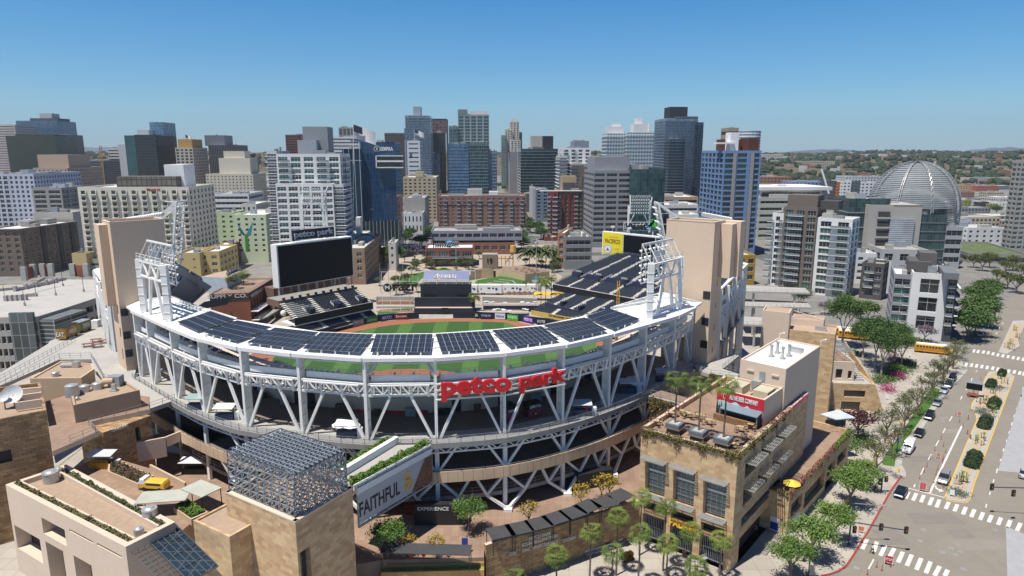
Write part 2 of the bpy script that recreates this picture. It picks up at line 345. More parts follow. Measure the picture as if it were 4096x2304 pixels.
mow,nt,b_=_nt('mown_outfield_grass');N=nt.nodes;Lk=nt.links
geo=N.new('ShaderNodeNewGeometry');sx=N.new('ShaderNodeSeparateXYZ');Lk.new(geo.outputs['Position'],sx.inputs[0])
m1=N.new('ShaderNodeMath');m1.operation='MULTIPLY_ADD';m1.inputs[1].default_value=.02;Lk.new(sx.outputs['Y'],m1.inputs[0]);Lk.new(sx.outputs['X'],m1.inputs[2])
m2=N.new('ShaderNodeMath');m2.operation='MULTIPLY_ADD';m2.inputs[1].default_value=1/13.2;m2.inputs[2].default_value=50.86;Lk.new(m1.outputs[0],m2.inputs[0])
m3=N.new('ShaderNodeMath');m3.operation='FRACT';Lk.new(m2.outputs[0],m3.inputs[0])
m4=N.new('ShaderNodeMath');m4.operation='LESS_THAN';m4.inputs[1].default_value=.38;Lk.new(m3.outputs[0],m4.inputs[0])
no=N.new('ShaderNodeTexNoise');no.inputs['Scale'].default_value=.5;no.inputs['Detail'].default_value=6;Lk.new(geo.outputs['Position'],no.inputs['Vector'])
mx=N.new('ShaderNodeMix');mx.data_type='RGBA';mx.inputs['A'].default_value=(.030,.088,.014,1);mx.inputs['B'].default_value=(.062,.145,.028,1);Lk.new(m4.outputs[0],mx.inputs['Factor'])
mr=N.new('ShaderNodeMapRange');mr.inputs['To Min'].default_value=.8;mr.inputs['To Max'].default_value=1.2;Lk.new(no.outputs['Fac'],mr.inputs['Value'])
vs_=N.new('ShaderNodeVectorMath');vs_.operation='SCALE';Lk.new(mx.outputs['Result'],vs_.inputs[0]);Lk.new(mr.outputs[0],vs_.inputs['Scale']);Lk.new(vs_.outputs[0],b_.inputs['Base Color']);b_.inputs['Roughness'].default_value=.95
dirt=mat('infield_clay',(.30,.115,.06),.95,var=.10,scale=.4)
wt=[g2('B2',840,1030),g2('B2',1240,935),g2('B2',1550,915),g2('B2',1960,905),g2('B2',2200,908),g2('B2',2470,915),g2('B3',240,955),g2('B3',340,970)]
wt=wt+[Vector((36,232)),Vector((31,205)),Vector((8,168)),Vector((-5,152)),Vector((-24,147)),Vector((-44,152)),Vector((-58,168)),Vector((-86,205)),Vector((-84,226))]
sheet('warning_track',[wt],FZ,dirt)
gr=[g2('B2',*p)for p in[(900,1060),(970,1045),(1180,1000),(1380,970),(1600,950),(1900,937),(2200,937),(2473,945)]]+[g2('B3',*p)for p in[(130,975),(210,1000),(300,1010),(900,1100),(930,1160),(985,1300)]]+[Vector((20,195)),Vector((-3,163)),Vector((-24,155)),Vector((-46,163)),Vector((-74,196)),g2('Z1',1560,490)]
sheet('outfield_grass',[gr],FZ+.03,mow,kind='stuff')
ct=g2('B2',1560,1397);cc=Vector((ct.x,ct.y-29))
circ=[cc+Vector((math.cos(a*pi/24),math.sin(a*pi/24)))*29 for a in range(-4,29)]
sheet('infield_dirt',[circ+[Vector((-24,150))]],FZ+.06,dirt)
hp=Vector((-24,158));q=27.4/math.sqrt(2)*.86
sheet('infield_grass',[[hp+Vector((0,3)),hp+Vector((q,q+1)),hp+Vector((0,2*q)),hp+Vector((-q,q+1))]],FZ+.09,mow,kind='stuff')
# ================= STADIUM =================
TZ=19.
colp=[(Z,x,y)for Z,x,y in[('Z1',355,680),('Z1',470,745),('Z1',680,870),('Z1',930,1000),('Z1',1300,1130),('Z2',130,860),('Z2',710,920),('Z2',1330,910),('Z3',265,860),('Z3',785,750),('Z3',1195,620),('Z3',1510,480),('C3',1110,165)]]
cols=[g2(a,x,y,TZ)for a,x,y in colp]+[g2('B3',1845,1320,TZ)]
SC=Vector((-21.3,165.7))
def onrm(i):
 a=cols[max(0,i-1)];b=cols[min(len(cols)-1,i+1)];d=(b-a).normalized();return Vector((d.y,-d.x))
nrm=[onrm(i)for i in range(len(cols))]
def ring(off):return[c+n*off for c,n in zip(cols,nrm)]
def dens(pts,k=3):
 out=[];n=len(pts)
 for i in range(n-1):
  p0=pts[max(0,i-1)];p1=pts[i];p2=pts[i+1];p3=pts[min(n-1,i+2)]
  for j in range(k):
   t=j/k;out.append(.5*((2*p1)+(p2-p0)*t+(2*p0-5*p1+4*p2-p3)*t*t+(3*p1-p0-3*p2+p3)*t**3))
 out.append(pts[-1]);return out
def band(m,outer,inner,z0,z1,zi=None,mi=0,mt=None):
 """curved slab between two lines of points"""
 zi=zi if zi is not None else(z0,z1)
 for i in range(len(outer)-1):
  a,b,c,d=outer[i],outer[i+1],inner[i+1],inner[i]
  m.hexa([(a.x,a.y,z0),(b.x,b.y,z0),(c.x,c.y,zi[0]),(d.x,d.y,zi[0])],[(a.x,a.y,z1),(b.x,b.y,z1),(c.x,c.y,zi[1]),(d.x,d.y,zi[1])],mi,mt)
S=thing('ballpark_grandstand','curved white steel grandstand with solar panels along its roof and open terraces below','grandstand',(SC.x,SC.y,0))
def sp(name,m,mats,**kw):return part(S,name,m,mats,**kw)
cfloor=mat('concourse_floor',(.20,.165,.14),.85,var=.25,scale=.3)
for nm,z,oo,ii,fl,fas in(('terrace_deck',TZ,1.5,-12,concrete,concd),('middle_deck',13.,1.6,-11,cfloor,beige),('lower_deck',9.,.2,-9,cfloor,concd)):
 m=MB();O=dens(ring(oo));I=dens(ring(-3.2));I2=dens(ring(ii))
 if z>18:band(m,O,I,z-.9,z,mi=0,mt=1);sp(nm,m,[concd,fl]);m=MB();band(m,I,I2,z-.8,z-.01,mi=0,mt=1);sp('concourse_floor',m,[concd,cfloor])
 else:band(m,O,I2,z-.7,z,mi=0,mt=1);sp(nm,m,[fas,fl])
m=MB();O=dens(ring(1.75));I=dens(ring(1.55));band(m,O,I,12.2,14.1);sp('tan_parapet',m,tiles('tan_panel_parapet',(.62,.45,.29),(.58,.42,.27),(.25,.2,.15),1.6,3,.04,0))
m=MB();m.rail([(p.x,p.y,14.1)for p in O],.35,post=1.6,r=.05,mid=1);sp('parapet_rail',m,steel)
m=MB();O=dens(ring(1.45));m.rail([(p.x,p.y,TZ)for p in O],1.15,post=1.6,r=.05,mid=1);sp('terrace_railing',m,steel)
glassr=mat('clear_rail_glass',(.35,.38,.40),.15,var=.05);
m=MB();O2=dens(ring(1.40));I=dens(ring(1.38));band(m,O2,I,TZ+.1,TZ+.95);gl=sp('railing_glass',m,glassr);glassr.node_tree.nodes['Principled BSDF'].inputs['Alpha'].default_value=.35
m=MB();m.rail([(p.x,p.y,9.)for p in dens(ring(.15))],1.1,post=1.6,r=.05,mid=2);sp('lower_railing',m,steel)
back=dens(ring(-12));bi=dens(ring(-13))
m=MB();band(m,back,bi,TZ,24.6);sp('concourse_wall',m,[beigel])
m=MB();band(m,dens(ring(-9)),dens(ring(-10)),.2,18.1);sp('lower_wall',m,[beigel])
R9=dens(ring(-8.9));R12=dens(ring(-11.9))
doorm=mat('grey_green_door',(.12,.15,.14),.4,var=.1)
for i,z,w,h in[(7,13,2.4,2.6),(13,13,4,3),(17,13,2.6,2.8),(20,13,4.5,3),(24,13,2.6,2.8),(27,13,2.6,2.8),(30,13,2.4,2.8),(22,6,2.6,2.6),(26,6,2.6,2.6),(18,6,3,2.6),(15,9,3,2.4),(20,9,3,2.4)]:
 a=R9[i];d=(R9[i+1]-a).normalized();n=Vector((d.y,-d.x));m=MB();m.obox(a+n*.02,d,n,w,.08,z+.01,z+h);m.obox(a+n*.1+d*(w/2-.05),d,n,.1,.05,z+.01,z+h,1);sp('service_door',m,[doorm,steel])
for i,w in[(8,1.3),(12,1.6),(13,1.4),(22,1.6),(25,1.8),(29,2.4),(32,2.4),(5,1.5)]:
 a=R12[i];d=(R12[i+1]-a).normalized();n=Vector((d.y,-d.x));m=MB();m.obox(a+n*.02,d,n,w,.08,TZ+.01,TZ+2.5);sp('concourse_door',m,[black])
sv=lambda p,z:Vector((p.x,p.y,z))
for i,c in enumerate(cols):
 n=nrm[i];t=Vector((-n.y,n.x));m=MB()
 q0=c-n*1.5
 m.prism([c+t*.24,c-t*.24,c-t*.24-n*.25,c+t*.24-n*.25],TZ,33.)
 m.prism([q0+t*.24,q0-t*.24,q0-t*.24-n*.2,q0+t*.24-n*.2],TZ,33.)
 m.prism([c+t*.07-n*.25,c-t*.07-n*.25,c-t*.07-n*1.5,c+t*.07-n*1.5],TZ,33.)
 for k in range(7):m.obox(c+t*.22-n*.25,-n,-t,1.25,.44,TZ+1+2*k,TZ+1.1+2*k)
 sp('column',m,white)
 m=MB();m.obox(c+t*.35-n*.2,-t,n,.7,.5,5.9,18.1);sp('lower_column',m,white)
 for s in((-1,1)if i>3 else()):
  m=MB();m.beam(sv(c+n*.3,13.2),sv(c+n*.6+t*s*3.2,17.9),.4,.4);sp('brace',m,white)
  m=MB();m.beam(sv(c+n*1.0+t*s*5.2,12.2),sv(c+n*.6+t*s*3.4,8.9),.42,.42);m.beam(sv(c+n*.6+t*s*3.4,8.9),sv(c+n*1.6,6.2),.45,.45);m.beam(sv(c+n*.3,12.2),sv(c+n*.6+t*s*3.4,9.0),.4,.4);sp('brace',m,white)
 if i<4:continue
 m=MB();m.box(c.x+n.x*1.6-.7,c.y+n.y*1.6-.7,6,c.x+n.x*1.6+.7,c.y+n.y*1.6+.7,6.5);sp('column_foot',m,white)
zb,zt=26.6,28.5
for i in range(len(cols)-1):
 a=cols[i];b=cols[i+1];d=(b-a);L=d.length;d=d.normalized();n=Vector((d.y,-d.x))
 m=MB()
 for off,ww in((-.3,.28),(-2.2,.2)):
  o=a+n*off
  m.beam(sv(o,zb),sv(o+d*L,zb),ww,.35);m.beam(sv(o,zt),sv(o+d*L,zt),ww,.3)
  K=8
  for k in range(K):
   x0=L*k/K;x1=L*(k+1)/K;up=(k%2==0)if k<K/2 else(k%2==1)
   m.beam(sv(o+d*x0,zb if up else zt),sv(o+d*x1,zt if up else zb),.2,.2)
   if k:m.beam(sv(o+d*x0,zb),sv(o+d*x0,zt),.14,.14)
 sp('truss',m,white)
 for f in(.1,.34,.66,.9):
  m=MB();m.beam(sv(a+d*L*f-n*.1,zb-.2),sv(a+d*L*f+n*.35,28.5),.32,.25);sp('bracket',m,white)
 m=MB();m.beam(sv(a+d*1.2+n*.35,28.45),sv(b-d*1.2+n*.35,28.45),.25,.2);sp('light_tray',m,whitep)
 m=MB();m.obox(a+d*.9-n*1.2,d,n,L-1.8,.18,28.7,29.75);m.obox(a+d*.9-n*4.5,d,n,L-1.8,3.3,28.45,28.6,1);m.obox(a+d*.9-n*1.2,d,-n,.15,1.5,28.6,29.75);m.obox(b-d*1.05-n*1.2,d,-n,.15,1.5,28.6,29.75);sp('parapet',m,[whitep,concrete])
 m=MB();m.rail([sv(a+d*.9-n*1.1,29.75),sv(b-d*.9-n*1.1,29.75)],.75,post=1.5,r=.05,mid=3);sp('guard_rail',m,steel)
 for s,x in((0,.36),(1,.64)):
  m=MB();p0=a if s==0 else b;m.beam(sv(p0+d*(.6 if s==0 else-.6)-n*.3,TZ),sv(a+d*L*x-n*.3,zb),.4,.42);sp('leg',m,white)
  m=MB();m.beam(sv(a+d*L*x-n*.3,zb),sv(a+d*L*x-n*6,28.5),.35,.35);sp('raker',m,white)
 m=MB()
 for k in range(8):
  x0=L*k/8;x1=L*(k+1)/8;m.beam(sv(a+d*x0+n*.9,17.1 if k%2 else 18.1),sv(a+d*x1+n*.9,18.1 if k%2 else 17.1),.16,.16)
 m.beam(sv(a+n*.9,17.1),sv(b+n*.9,17.1),.25,.25);sp('edge_truss',m,white)
rp=[('B1',1185,768),('Z1',285,88),('Z1',395,135),('Z1',600,228),('Z1',865,335),('Z1',1235,418),('B2',405,1238),('B2',1085,1285),('B2',1790,1280),('B3',45,1235),('B3',630,1155),('B3',1090,1050),('B3',1430,955),('B3',1715,872),('B3',1885,790),('B3',1955,745)]
ro=[g2(a,x,y,33.)for a,x,y in rp]
inn=[('B1',1500,700),('B1',1560,690),('B1',1640,700),('B1',1830,762),('B1',1990,832),('B1',2285,912),('B2',670,1030),('B2',1200,1050),('B2',1780,1046),('B3',-95,1010),('B3',405,965),('B3',815,878),('B3',1095,800),('B3',1400,740),('B3',1600,660),('B3',1760,705)]
ri=[g2(a,x,y,34.7)for a,x,y in inn]
m=MB()
for i in range(len(ro)-1):
 a,b,c,d=ro[i],ro[i+1],ri[i+1],ri[i]
 m.hexa([(a.x,a.y,32.6),(b.x,b.y,32.6),(c.x,c.y,34.3),(d.x,d.y,34.3)],[(a.x,a.y,33.),(b.x,b.y,33.),(c.x,c.y,34.7),(d.x,d.y,34.7)])
sp('roof_canopy',m,mat('white_roof_deck',(.80,.80,.77),.55,var=.04))
m=MB()
for i in range(1,len(ro)-2):
 a,b=ro[i],ro[i+1];d=(b-a).normalized();n=Vector((d.y,-d.x))
 m.beam(sv(a+n*.15+d*.1,32.75),sv(b+n*.15-d*.1,32.75),.5,.6)
sp('gutter',m,whitep)
m=MB()
for i in range(3,12):
 for j in range(26):
  t=j/26;a=ro[i].lerp(ro[i+1],t);c=ri[i].lerp(ri[i+1],t);m.beam(sv(a.lerp(c,.06),33.12),sv(a.lerp(c,.97),34.68),.06,.07)
 for f in(.35,.6,.85):a=ro[i].lerp(ri[i],f);b=ro[i+1].lerp(ri[i+1],f);m.beam(sv(a,33.15+1.7*f),sv(b,33.15+1.7*f),.12,.2)
sp('roof_ribs',m,white)
for i in range(1,len(ro)-2):
 m=MB();a=ro[i].lerp(ri[i],.3);b=ro[i+1].lerp(ri[i+1],.3);K=8
 m.beam(sv(a,31.3),sv(b,31.3),.22,.22)
 for k in range(K):
  p=a.lerp(b,k/K);q=a.lerp(b,(k+1)/K);m.beam(sv(p,31.3 if k%2 else 33.2),sv(q,33.2 if k%2 else 31.3),.14,.14)
 for k in range(0,K,2):p=a.lerp(b,(k+1)/K);m.beam(sv(p,31.3),sv(p,33.2),.1,.1);p2=ro[i].lerp(ro[i+1],(k+1)/K);m.beam(sv(p,31.4),sv(p2,32.7),.12,.12)
 sp('roof_truss',m,white)
a=cols[6];b=cols[7];d=(b-a).normalized();n=Vector((d.y,-d.x))
for p0,x in((a,.27),(b,.73)):
 m=MB();m.beam(sv(p0-n*1.2,29.5),sv(a.lerp(b,x)-n*4,33.1),.4,.4);sp('knee_brace',m,white)
pvm=tiles('solar_cells',(.018,.028,.05),(.024,.036,.062),(.06,.08,.11),.52,.87,.02,0,rough=.6,var=.1,spec=.08)
pan=[(('Z1',685,195),('Z1',985,98),('Z1',1215,175),('Z1',870,278),10),(('Z1',925,290),('Z1',1225,180),('Z1',1540,240),('Z1',1215,365),10),(('Z1',1305,378),('Z1',1560,245),('B2',665,1035),('B2',430,1190),9),(('B2',505,1195),('B2',680,1035),('B2',1195,1055),('B2',1055,1232),9),(('B2',1160,1228),('B2',1215,1055),('B2',1765,1052),('B2',1745,1228),9),(('B2',1845,1222),('B2',1790,1052),('B2',2310,1020),('B2',2410,1188),9),(('B3',100,1175),('B3',-80,1015),('B3',400,975),('B3',575,1110),10),(('B3',665,1100),('B3',415,965),('B3',815,892),('B3',1040,1015),10),(('B3',1105,1000),('B3',825,878),('B3',1065,808),('B3',1358,908),10)]
for nl,fl,fr,nr,nc in pan:
 q=[g(*nl,33.75),g(*nr,33.75),g(*fr,35.1),g(*fl,35.1)]
 m=MB()
 def bl(u,w):return(q[0]*(1-u)+q[1]*u)*(1-w)+(q[3]*(1-u)+q[2]*u)*w
 for i in range(nc):
  for j in range(4):
   e=.007;u0=i/nc+e*.6;u1=(i+1)/nc-e*.6;w0=j/4+e;w1=(j+1)/4-e
   m.poly([bl(i/nc,j/4),bl((i+1)/nc,j/4),bl((i+1)/nc,(j+1)/4),bl(i/nc,(j+1)/4)],1)
   m.poly([bl(u0,w0)+Vector((0,0,.03)),bl(u1,w0)+Vector((0,0,.03)),bl(u1,w1)+Vector((0,0,.03)),bl(u0,w1)+Vector((0,0,.03))],0)
 sp('solar_panel',m,[pvm,mat('aluminium_frame',(.36,.37,.38),.4,.2)])
 for u in(.15,.5,.85):
  m=MB()
  for w in(.1,.9):p=bl(u,w);m.beam(p,p-Vector((0,0,.6)),.08)
  sp('panel_support',m,steel)
for i in range(4,12):
 for k in range(1,5):
  m=MB();p=ro[i].lerp(ro[i+1],k/5).lerp(ri[i].lerp(ri[i+1],k/5),.08);m.box(p.x-.12,p.y-.12,33.1,p.x+.12,p.y+.12,33.7);sp('roof_hook',m,whitep)
for pts in([('B1',1830,765),('B1',1640,680),('B1',2010,838),('B1',2285,905)],[('B3',1075,800),('B3',1560,655),('B3',1740,690),('B3',1390,745)]):
 q=[g(*p,34.9)for p in pts];m=MB();m.beam(q[0],q[1],.3);m.beam(q[0],q[3],.3)
 for t in(.15,.3,.45,.6,.75,.9):
  a=q[0].lerp(q[1],t);b=q[3].lerp(q[2],t);m.beam(a,b,.22);m.beam(a,q[3].lerp(q[2],min(1,t+.15)),.16)
 m.beam(q[1],q[2],.3)
 sp('open_roof_frame',m,white)
def seat_rows(thingy,front,backl,z0,z1,nr,aisles=(),skip=None,step=.6,tread=None):
 """front/back: polylines with same number of points; returns nothing, adds tread part, seats"""
 nr=max(nr,int((backl[0]-front[0]).length/.9));m=MB();ms=MB();ai=MB();ind=[]
 cum=[0]
 for a,b in zip(front,front[1:]):cum.append(cum[-1]+(b-a).length)
 for r in range(nr):
  t0=r/nr;t1=(r+1)/nr;z=z0+(z1-z0)*t0;zn=z0+(z1-z0)*t1
  for i in range(len(front)-1):
   a=front[i].lerp(backl[i],t0);b=front[i+1].lerp(backl[i+1],t0);c=front[i+1].lerp(backl[i+1],t1);d=front[i].lerp(backl[i],t1)
   m.poly([sv(a,z),sv(b,z),sv(c,z),sv(d,z)]);m.poly([sv(d,z),sv(c,z),sv(c,zn),sv(d,zn)])
   L=(b-a).length;n_=max(1,int(L/step));ud=(b-a).normalized();wd=Vector((-ud.y,ud.x));wd=wd if wd.dot(d-a)>0 else-wd
   dep=(d-a).dot(wd)
   for k in range(n_):
    f=(cum[i]+(k+.5)*(cum[i+1]-cum[i])/n_)/cum[-1]
    isa=any(abs(f-x)*cum[-1]<.95 for x in aisles)
    p=a.lerp(b,k/n_)+wd*dep*.45
    if isa:ai.obox(p-wd*dep*.40,ud,wd,L/n_+.01,dep*.8,z+.01,z+.22);continue
    ind.append((p,ud,wd,z,dep))
 part(thingy,'stepped_treads',m,[tread or concd])
 if ai.f:part(thingy,'aisle_steps',ai,[mat('aisle_concrete',(.70,.66,.58),.9,var=.2,scale=2)])
 cam=Vector((0,0));ind.sort(key=lambda s:s[0].length)
 one=MB();one.box(0,0,.35,.46,.38,.43);one.box(0,.36,.38,.46,.44,.88)
 sm_=one.mesh('stadium_seat',[seatm]);near=ind[:100]
 for p,ud,wd,z,dep in near:
  o=ob('seat',sm_,None);o.parent=thingy;o.matrix_parent_inverse=Matrix.LocRotScale(thingy.location,thingy.rotation_euler,None).inverted()
  M=Matrix.Identity(4);M.col[0][:3]=(ud.x,ud.y,0);M.col[1][:3]=(wd.x,wd.y,0);M.translation=(p.x,p.y,z);o.matrix_local=M
 for p,ud,wd,z,dep in ind[100:]:
  ms.obox(p,ud,wd,.46,.38,z+.33,z+.43);ms.obox(p+wd*.36,ud,wd,.46,.08,z+.40,z+.88)
 if ms.f:part(thingy,'remaining_seats',ms,[seatm],kind='stuff')
seat_rows(S,[x for x in ring(-30)],[x for x in ring(-5.2)],14.5,28.0,30,[i/13 for i in range(1,13)],step=.9)
L2=MB();band(L2,ring(-31),ring(-30),12.5,15.3);sp('upper_bowl_front',L2,[navy])
m=MB();band(m,ring(-48),ring(-12),1,1.5,(13,13.5));sp('lower_bowl',m,[seatm])
a=v('Z2',1380,565,101.0);
zs=TZ
def signpt(Z,x,y):
 best=None
 for i in range(len(cols)-1):
  p=cols[i]+nrm[i]*.9;q=cols[i+1]+nrm[i+1]*.9
  for k in range(41):
   w=p.lerp(q,k/40);r=ray(pxx(Z,x,y));K_=w.y/r[1];e=abs(r[0]*K_-w.x)
   if best is None or e<best[0]:best=(e,Vector((w.x,w.y,H+r[2]*K_)))
 return best[1]
for s,(Za,xa,ya),(Zb,xb,yb),top,wd_ in(('petco',('Z2',1378,568),('Z3',322,497),('Z2',1378,345),0),('park',('Z3',392,497),('Z3',803,404),('Z3',392,300),0)):
 A=signpt(Za,xa,ya);B=signpt(Zb,xb,yb)
 ud=Vector((B.x-A.x,B.y-A.y,0));W_=ud.length;zt_=max(signpt('Z2',1690,345).z if s=='petco' else signpt('Z3',730,265).z,A.z+3)
 hgt=zt_-A.z
 sg=text('ballpark_name_sign',s,(A.x,A.y,A.z),ud,(0,0,1),W_,hgt,red,None,depth=.5,bold=.045,label='large red letters of the %s word on the front truss'%('left' if s=='petco' else 'right'),cat='sign')
m=MB();A=signpt('Z2',1335,430);B=signpt('Z3',840,275)
for dz in(0,-1.0,-2.6):
 pts=[sv(cols[i]+nrm[i]*.5,28.6+dz)for i in(7,8,9)]
 for p,q in zip(pts,pts[1:]):m.beam(p,q,.22,.22)
sp('sign_rails',m,whitep)
# ================= walls with real openings =================
def fu(p0,p1,t,x,y):
 """where the sight line through a photo point meets the vertical plane p0-p1: distance along it and height"""
 r=ray(pxx(t,x,y));d=(Vector(p1)-Vector(p0)).normalized();n=Vector((-d.y,d.x))
 k=Vector(p0).dot(n)/(r[0]*n.x+r[1]*n.y);q=Vector((r[0]*k,r[1]*k));return((q-Vector(p0)).dot(d),H+r[2]*k)
def hole(p0,p1,t,x0,y0,x1,y1):
 a=fu(p0,p1,t,x0,y0);b=fu(p0,p1,t,x1,y1);return(min(a[0],b[0]),min(a[1],b[1]),max(a[0],b[0]),max(a[1],b[1]))
def holed(m,p0,p1,z0,z1,holes,dep=.4,mi=0,mr=0,mb=None):
 """wall from p0 to p1 (outside on the right hand) with recessed openings"""
 p0=Vector(p0);p1=Vector(p1);L=(p1-p0).length;d=(p1-p0).normalized();inn_=Vector((-d.y,d.x))*dep
 holes=[(max(0.02,h[0]),max(z0+.01,h[1]),min(L-.02,h[2]),min(z1-.01,h[3]))for h in holes];holes=[h for h in holes if h[2]-h[0]>.05 and h[3]-h[1]>.05]
 rnd=lambda a:round(a,3)
 us=sorted({0.,rnd(L)}|{rnd(h[0])for h in holes}|{rnd(h[2])for h in holes});zs=sorted({rnd(z0),rnd(z1)}|{rnd(h[1])for h in holes}|{rnd(h[3])for h in holes})
 P3=lambda u,z,o=None:((p0+d*u).x+(o.x if o else 0),(p0+d*u).y+(o.y if o else 0),z)
 import bisect
 occ=set()
 for h in holes:
  for i in range(bisect.bisect_left(us,rnd(h[0])),bisect.bisect_left(us,rnd(h[2]))):
   for j in range(bisect.bisect_left(zs,rnd(h[1])),bisect.bisect_left(zs,rnd(h[3]))):occ.add((i,j))
 for j in range(len(zs)-1):
  i=0
  while i<len(us)-1:
   if(i,j)in occ:i+=1;continue
   k=i
   while k+1<len(us)-1 and(k+1,j)not in occ:k+=1
   m.poly([P3(us[i],zs[j]),P3(us[k+1],zs[j]),P3(us[k+1],zs[j+1]),P3(us[i],zs[j+1])],mi);i=k+1
 for h in holes:
  a,b,c,e=h
  m.poly([P3(a,b),P3(a,b,inn_),P3(a,e,inn_),P3(a,e)],mr);m.poly([P3(c,e),P3(c,e,inn_),P3(c,b,inn_),P3(c,b)],mr)
  m.poly([P3(a,b),P3(c,b),P3(c,b,inn_),P3(a,b,inn_)],mr);m.poly([P3(a,e,inn_),P3(c,e,inn_),P3(c,e),P3(a,e)],mr)
  if mb is not None:m.poly([P3(a,b,inn_),P3(c,b,inn_),P3(c,e,inn_),P3(a,e,inn_)],mb)
def onwall(p0,p1,u0,z0,u1,z1,o0,o1,m,mi=0):
 """box on the outside of a wall between offsets o0,o1"""
 p0=Vector(p0);d=(Vector(p1)-p0).normalized();n=Vector((d.y,-d.x))
 m.obox(p0+d*u0+n*o0,d,n,u1-u0,o1-o0,z0,z1,mi)
def bevroof(m,pts,z,par,w=.35,mi=0,mf=1):
 """parapet ring and sunken roof"""
 pts=[Vector(p)for p in pts];c=sum(pts,Vector((0,0)))/len(pts)
 ar=sum(pts[i].x*pts[(i+1)%len(pts)].y-pts[(i+1)%len(pts)].x*pts[i].y for i in range(len(pts)))
 if ar<0:pts=pts[::-1]
 n=len(pts);inr=[]
 for i in range(n):
  a,b,c_=pts[i-1],pts[i],pts[(i+1)%n];d1=(b-a).normalized();d2=(c_-b).normalized();n1=Vector((-d1.y,d1.x));n2=Vector((-d2.y,d2.x));k=(n1+n2);inr.append(b+k*(w/max(.3,(1+n1.dot(n2)))))
 for i in range(n):
  j=(i+1)%n
  m.poly([sv(pts[i],z),sv(pts[j],z),sv(inr[j],z),sv(inr[i],z)],mi)
  m.poly([sv(inr[i],z),sv(inr[j],z),sv(inr[j],z-par),sv(inr[i],z-par)],mi)
 m.poly([sv(p,z-par)for p in inr],mf);return inr
def block(m,pts,z0,z1,par=.6,holes={},dep=.4,mi=0,mf=1,mr=None,mb=None,w=.35):
 """building shell, corners counter-clockwise; holes={side:[..]}"""
 pts=[Vector(p)for p in pts];ar=sum(pts[i].x*pts[(i+1)%len(pts)].y-pts[(i+1)%len(pts)].x*pts[i].y for i in range(len(pts)))
 assert ar>0,'corners must run counter-clockwise'
 for i in range(len(pts)):
  holed(m,pts[i],pts[(i+1)%len(pts)],z0,z1,holes.get(i,[]),dep,mi,mi if mr is None else mr,mb)
 return bevroof(m,pts,z1,par,w,mi,mf)
# ================= plaza decks =================
G2=g2
wl=[g2('C2',1485,1222,7),g2('C3',0,1207,7),g2('C3',200,1160,7),g2('C3',430,1095,7),g2('C3',700,1012,7),g2('C3',885,955,7)]
wl[0]=g2('C2',1500,1240,7)
under=ring(-9.5)
pl=[g2('C2',850,1385,5),g2('C2',1500,1368,5)]
deckp=[Vector((-38,84)),pl[0],pl[1]]+wl+[Vector((31,121))]+under[11:3:-1]+[g2('C1',1000,640,6),Vector((-66,116)),Vector((-70,108)),Vector((-50,96))]
m=MB();m.prism(deckp,.1,6.);struct('plaza_deck',m,[paver])
m=MB()
wd=dens(wl,3)
for a,b in zip(wd,wd[1:]):
 d=(b-a).normalized();n=Vector((d.y,-d.x));m.prism([a+n*.6,b+n*.6,b,a],0,7.0,0,1);
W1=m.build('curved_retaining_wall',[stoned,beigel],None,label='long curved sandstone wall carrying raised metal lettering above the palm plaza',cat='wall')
lw=tiles('orange_stone',(.48,.28,.10),(.42,.24,.09),(.3,.18,.08),2,1,.02,.5)
m=MB();a,b=pl;d=(b-a).normalized();n=Vector((d.y,-d.x));m.prism([a+n*1.6,b+n*1.6,b+n*1.3,a+n*1.3],0,5.0,0,0);m.prism([a+n*1.3,b+n*1.3,b+n*.2,a+n*.2],0,4.7,0,1);m.prism([a+n*.2,b+n*.2,b,a],0,5.3)
m.build('planter_wall',[lw,mat('planter_grass',(.22,.28,.05),.95,var=.4,scale=2)],None,label='low orange stone planter wall with bright grass, below the dark canopies',cat='wall')
lt=mat('bronze_letters',(.72,.68,.60),.5)
def wtext(s,p,q,h,hgt=None,par=None,nm='wall_lettering',mt=lt,dep=.12,**kw):
 p=Vector(p);q=Vector(q);d=(q-p);n=Vector((d.y,-d.x,0)).normalized()*.05
 return text(nm,s,p+n,(d.x,d.y,0),(0,0,1),Vector((d.x,d.y)).length,h,mt,par,depth=dep,bold=.015,**kw)
def wall_at(t,x,y,z_guess=None):
 best=None
 for a,b in zip(wd,wd[1:]):
  d=(b-a).normalized();n=Vector((d.y,-d.x))*.62;u,z=fu(a+n,b+n,t,x,y)
  if-.01<=u<=(b-a).length+.01:return Vector(((a+n+d*u).x,(a+n+d*u).y,z))
 return None
for s,(x0,y0),(x1,y1),h in(('PETCO PARK',(187,1218),(326,1192),.6),('FOUNDING PARTNERS',(140,1258),(370,1206),.6),('DNC SPORTSERVICE',(142,1295),(368,1248),.6),('SYCUAN',(402,1232),(482,1212),.6),('TAYLOR',(498,1206),(560,1190),.6),('COX',(55,1318),(102,1308),.6),('BUDWEISER',(-90,1350),(36,1322),.6)):
 p=wall_at('C3',x0,y0);q=wall_at('C3',x1,y1)
 if p and q:q.z=p.z;wtext(s,p,q,h,par=None).parent=W1
m=MB();tp=[g2('L',1740,1112,TZ),g2('L',2029,1012,TZ)]+ring(1.2)[0:3][::-1]+[cols[0]+Vector((-3,4)),g2('B1',1110,1090,TZ),g2('B1',1000,925,TZ),g2('B1',870,960,TZ),g2('B1',760,1010,TZ),g2('B1',480,1120,TZ),g2('L',560,360,TZ),g2('L',0,700,TZ),g2('L',0,850,TZ),g2('L',690,545,TZ),g2('L',1060,540,TZ),g2('L',1075,640,TZ),g2('L',1200,775,TZ),g2('L',1320,800,TZ),g2('L',1620,1000,TZ)]
m.prism(tp,TZ-.8,TZ-.02,0,0);struct('terrace_plaza',m,[concrete])
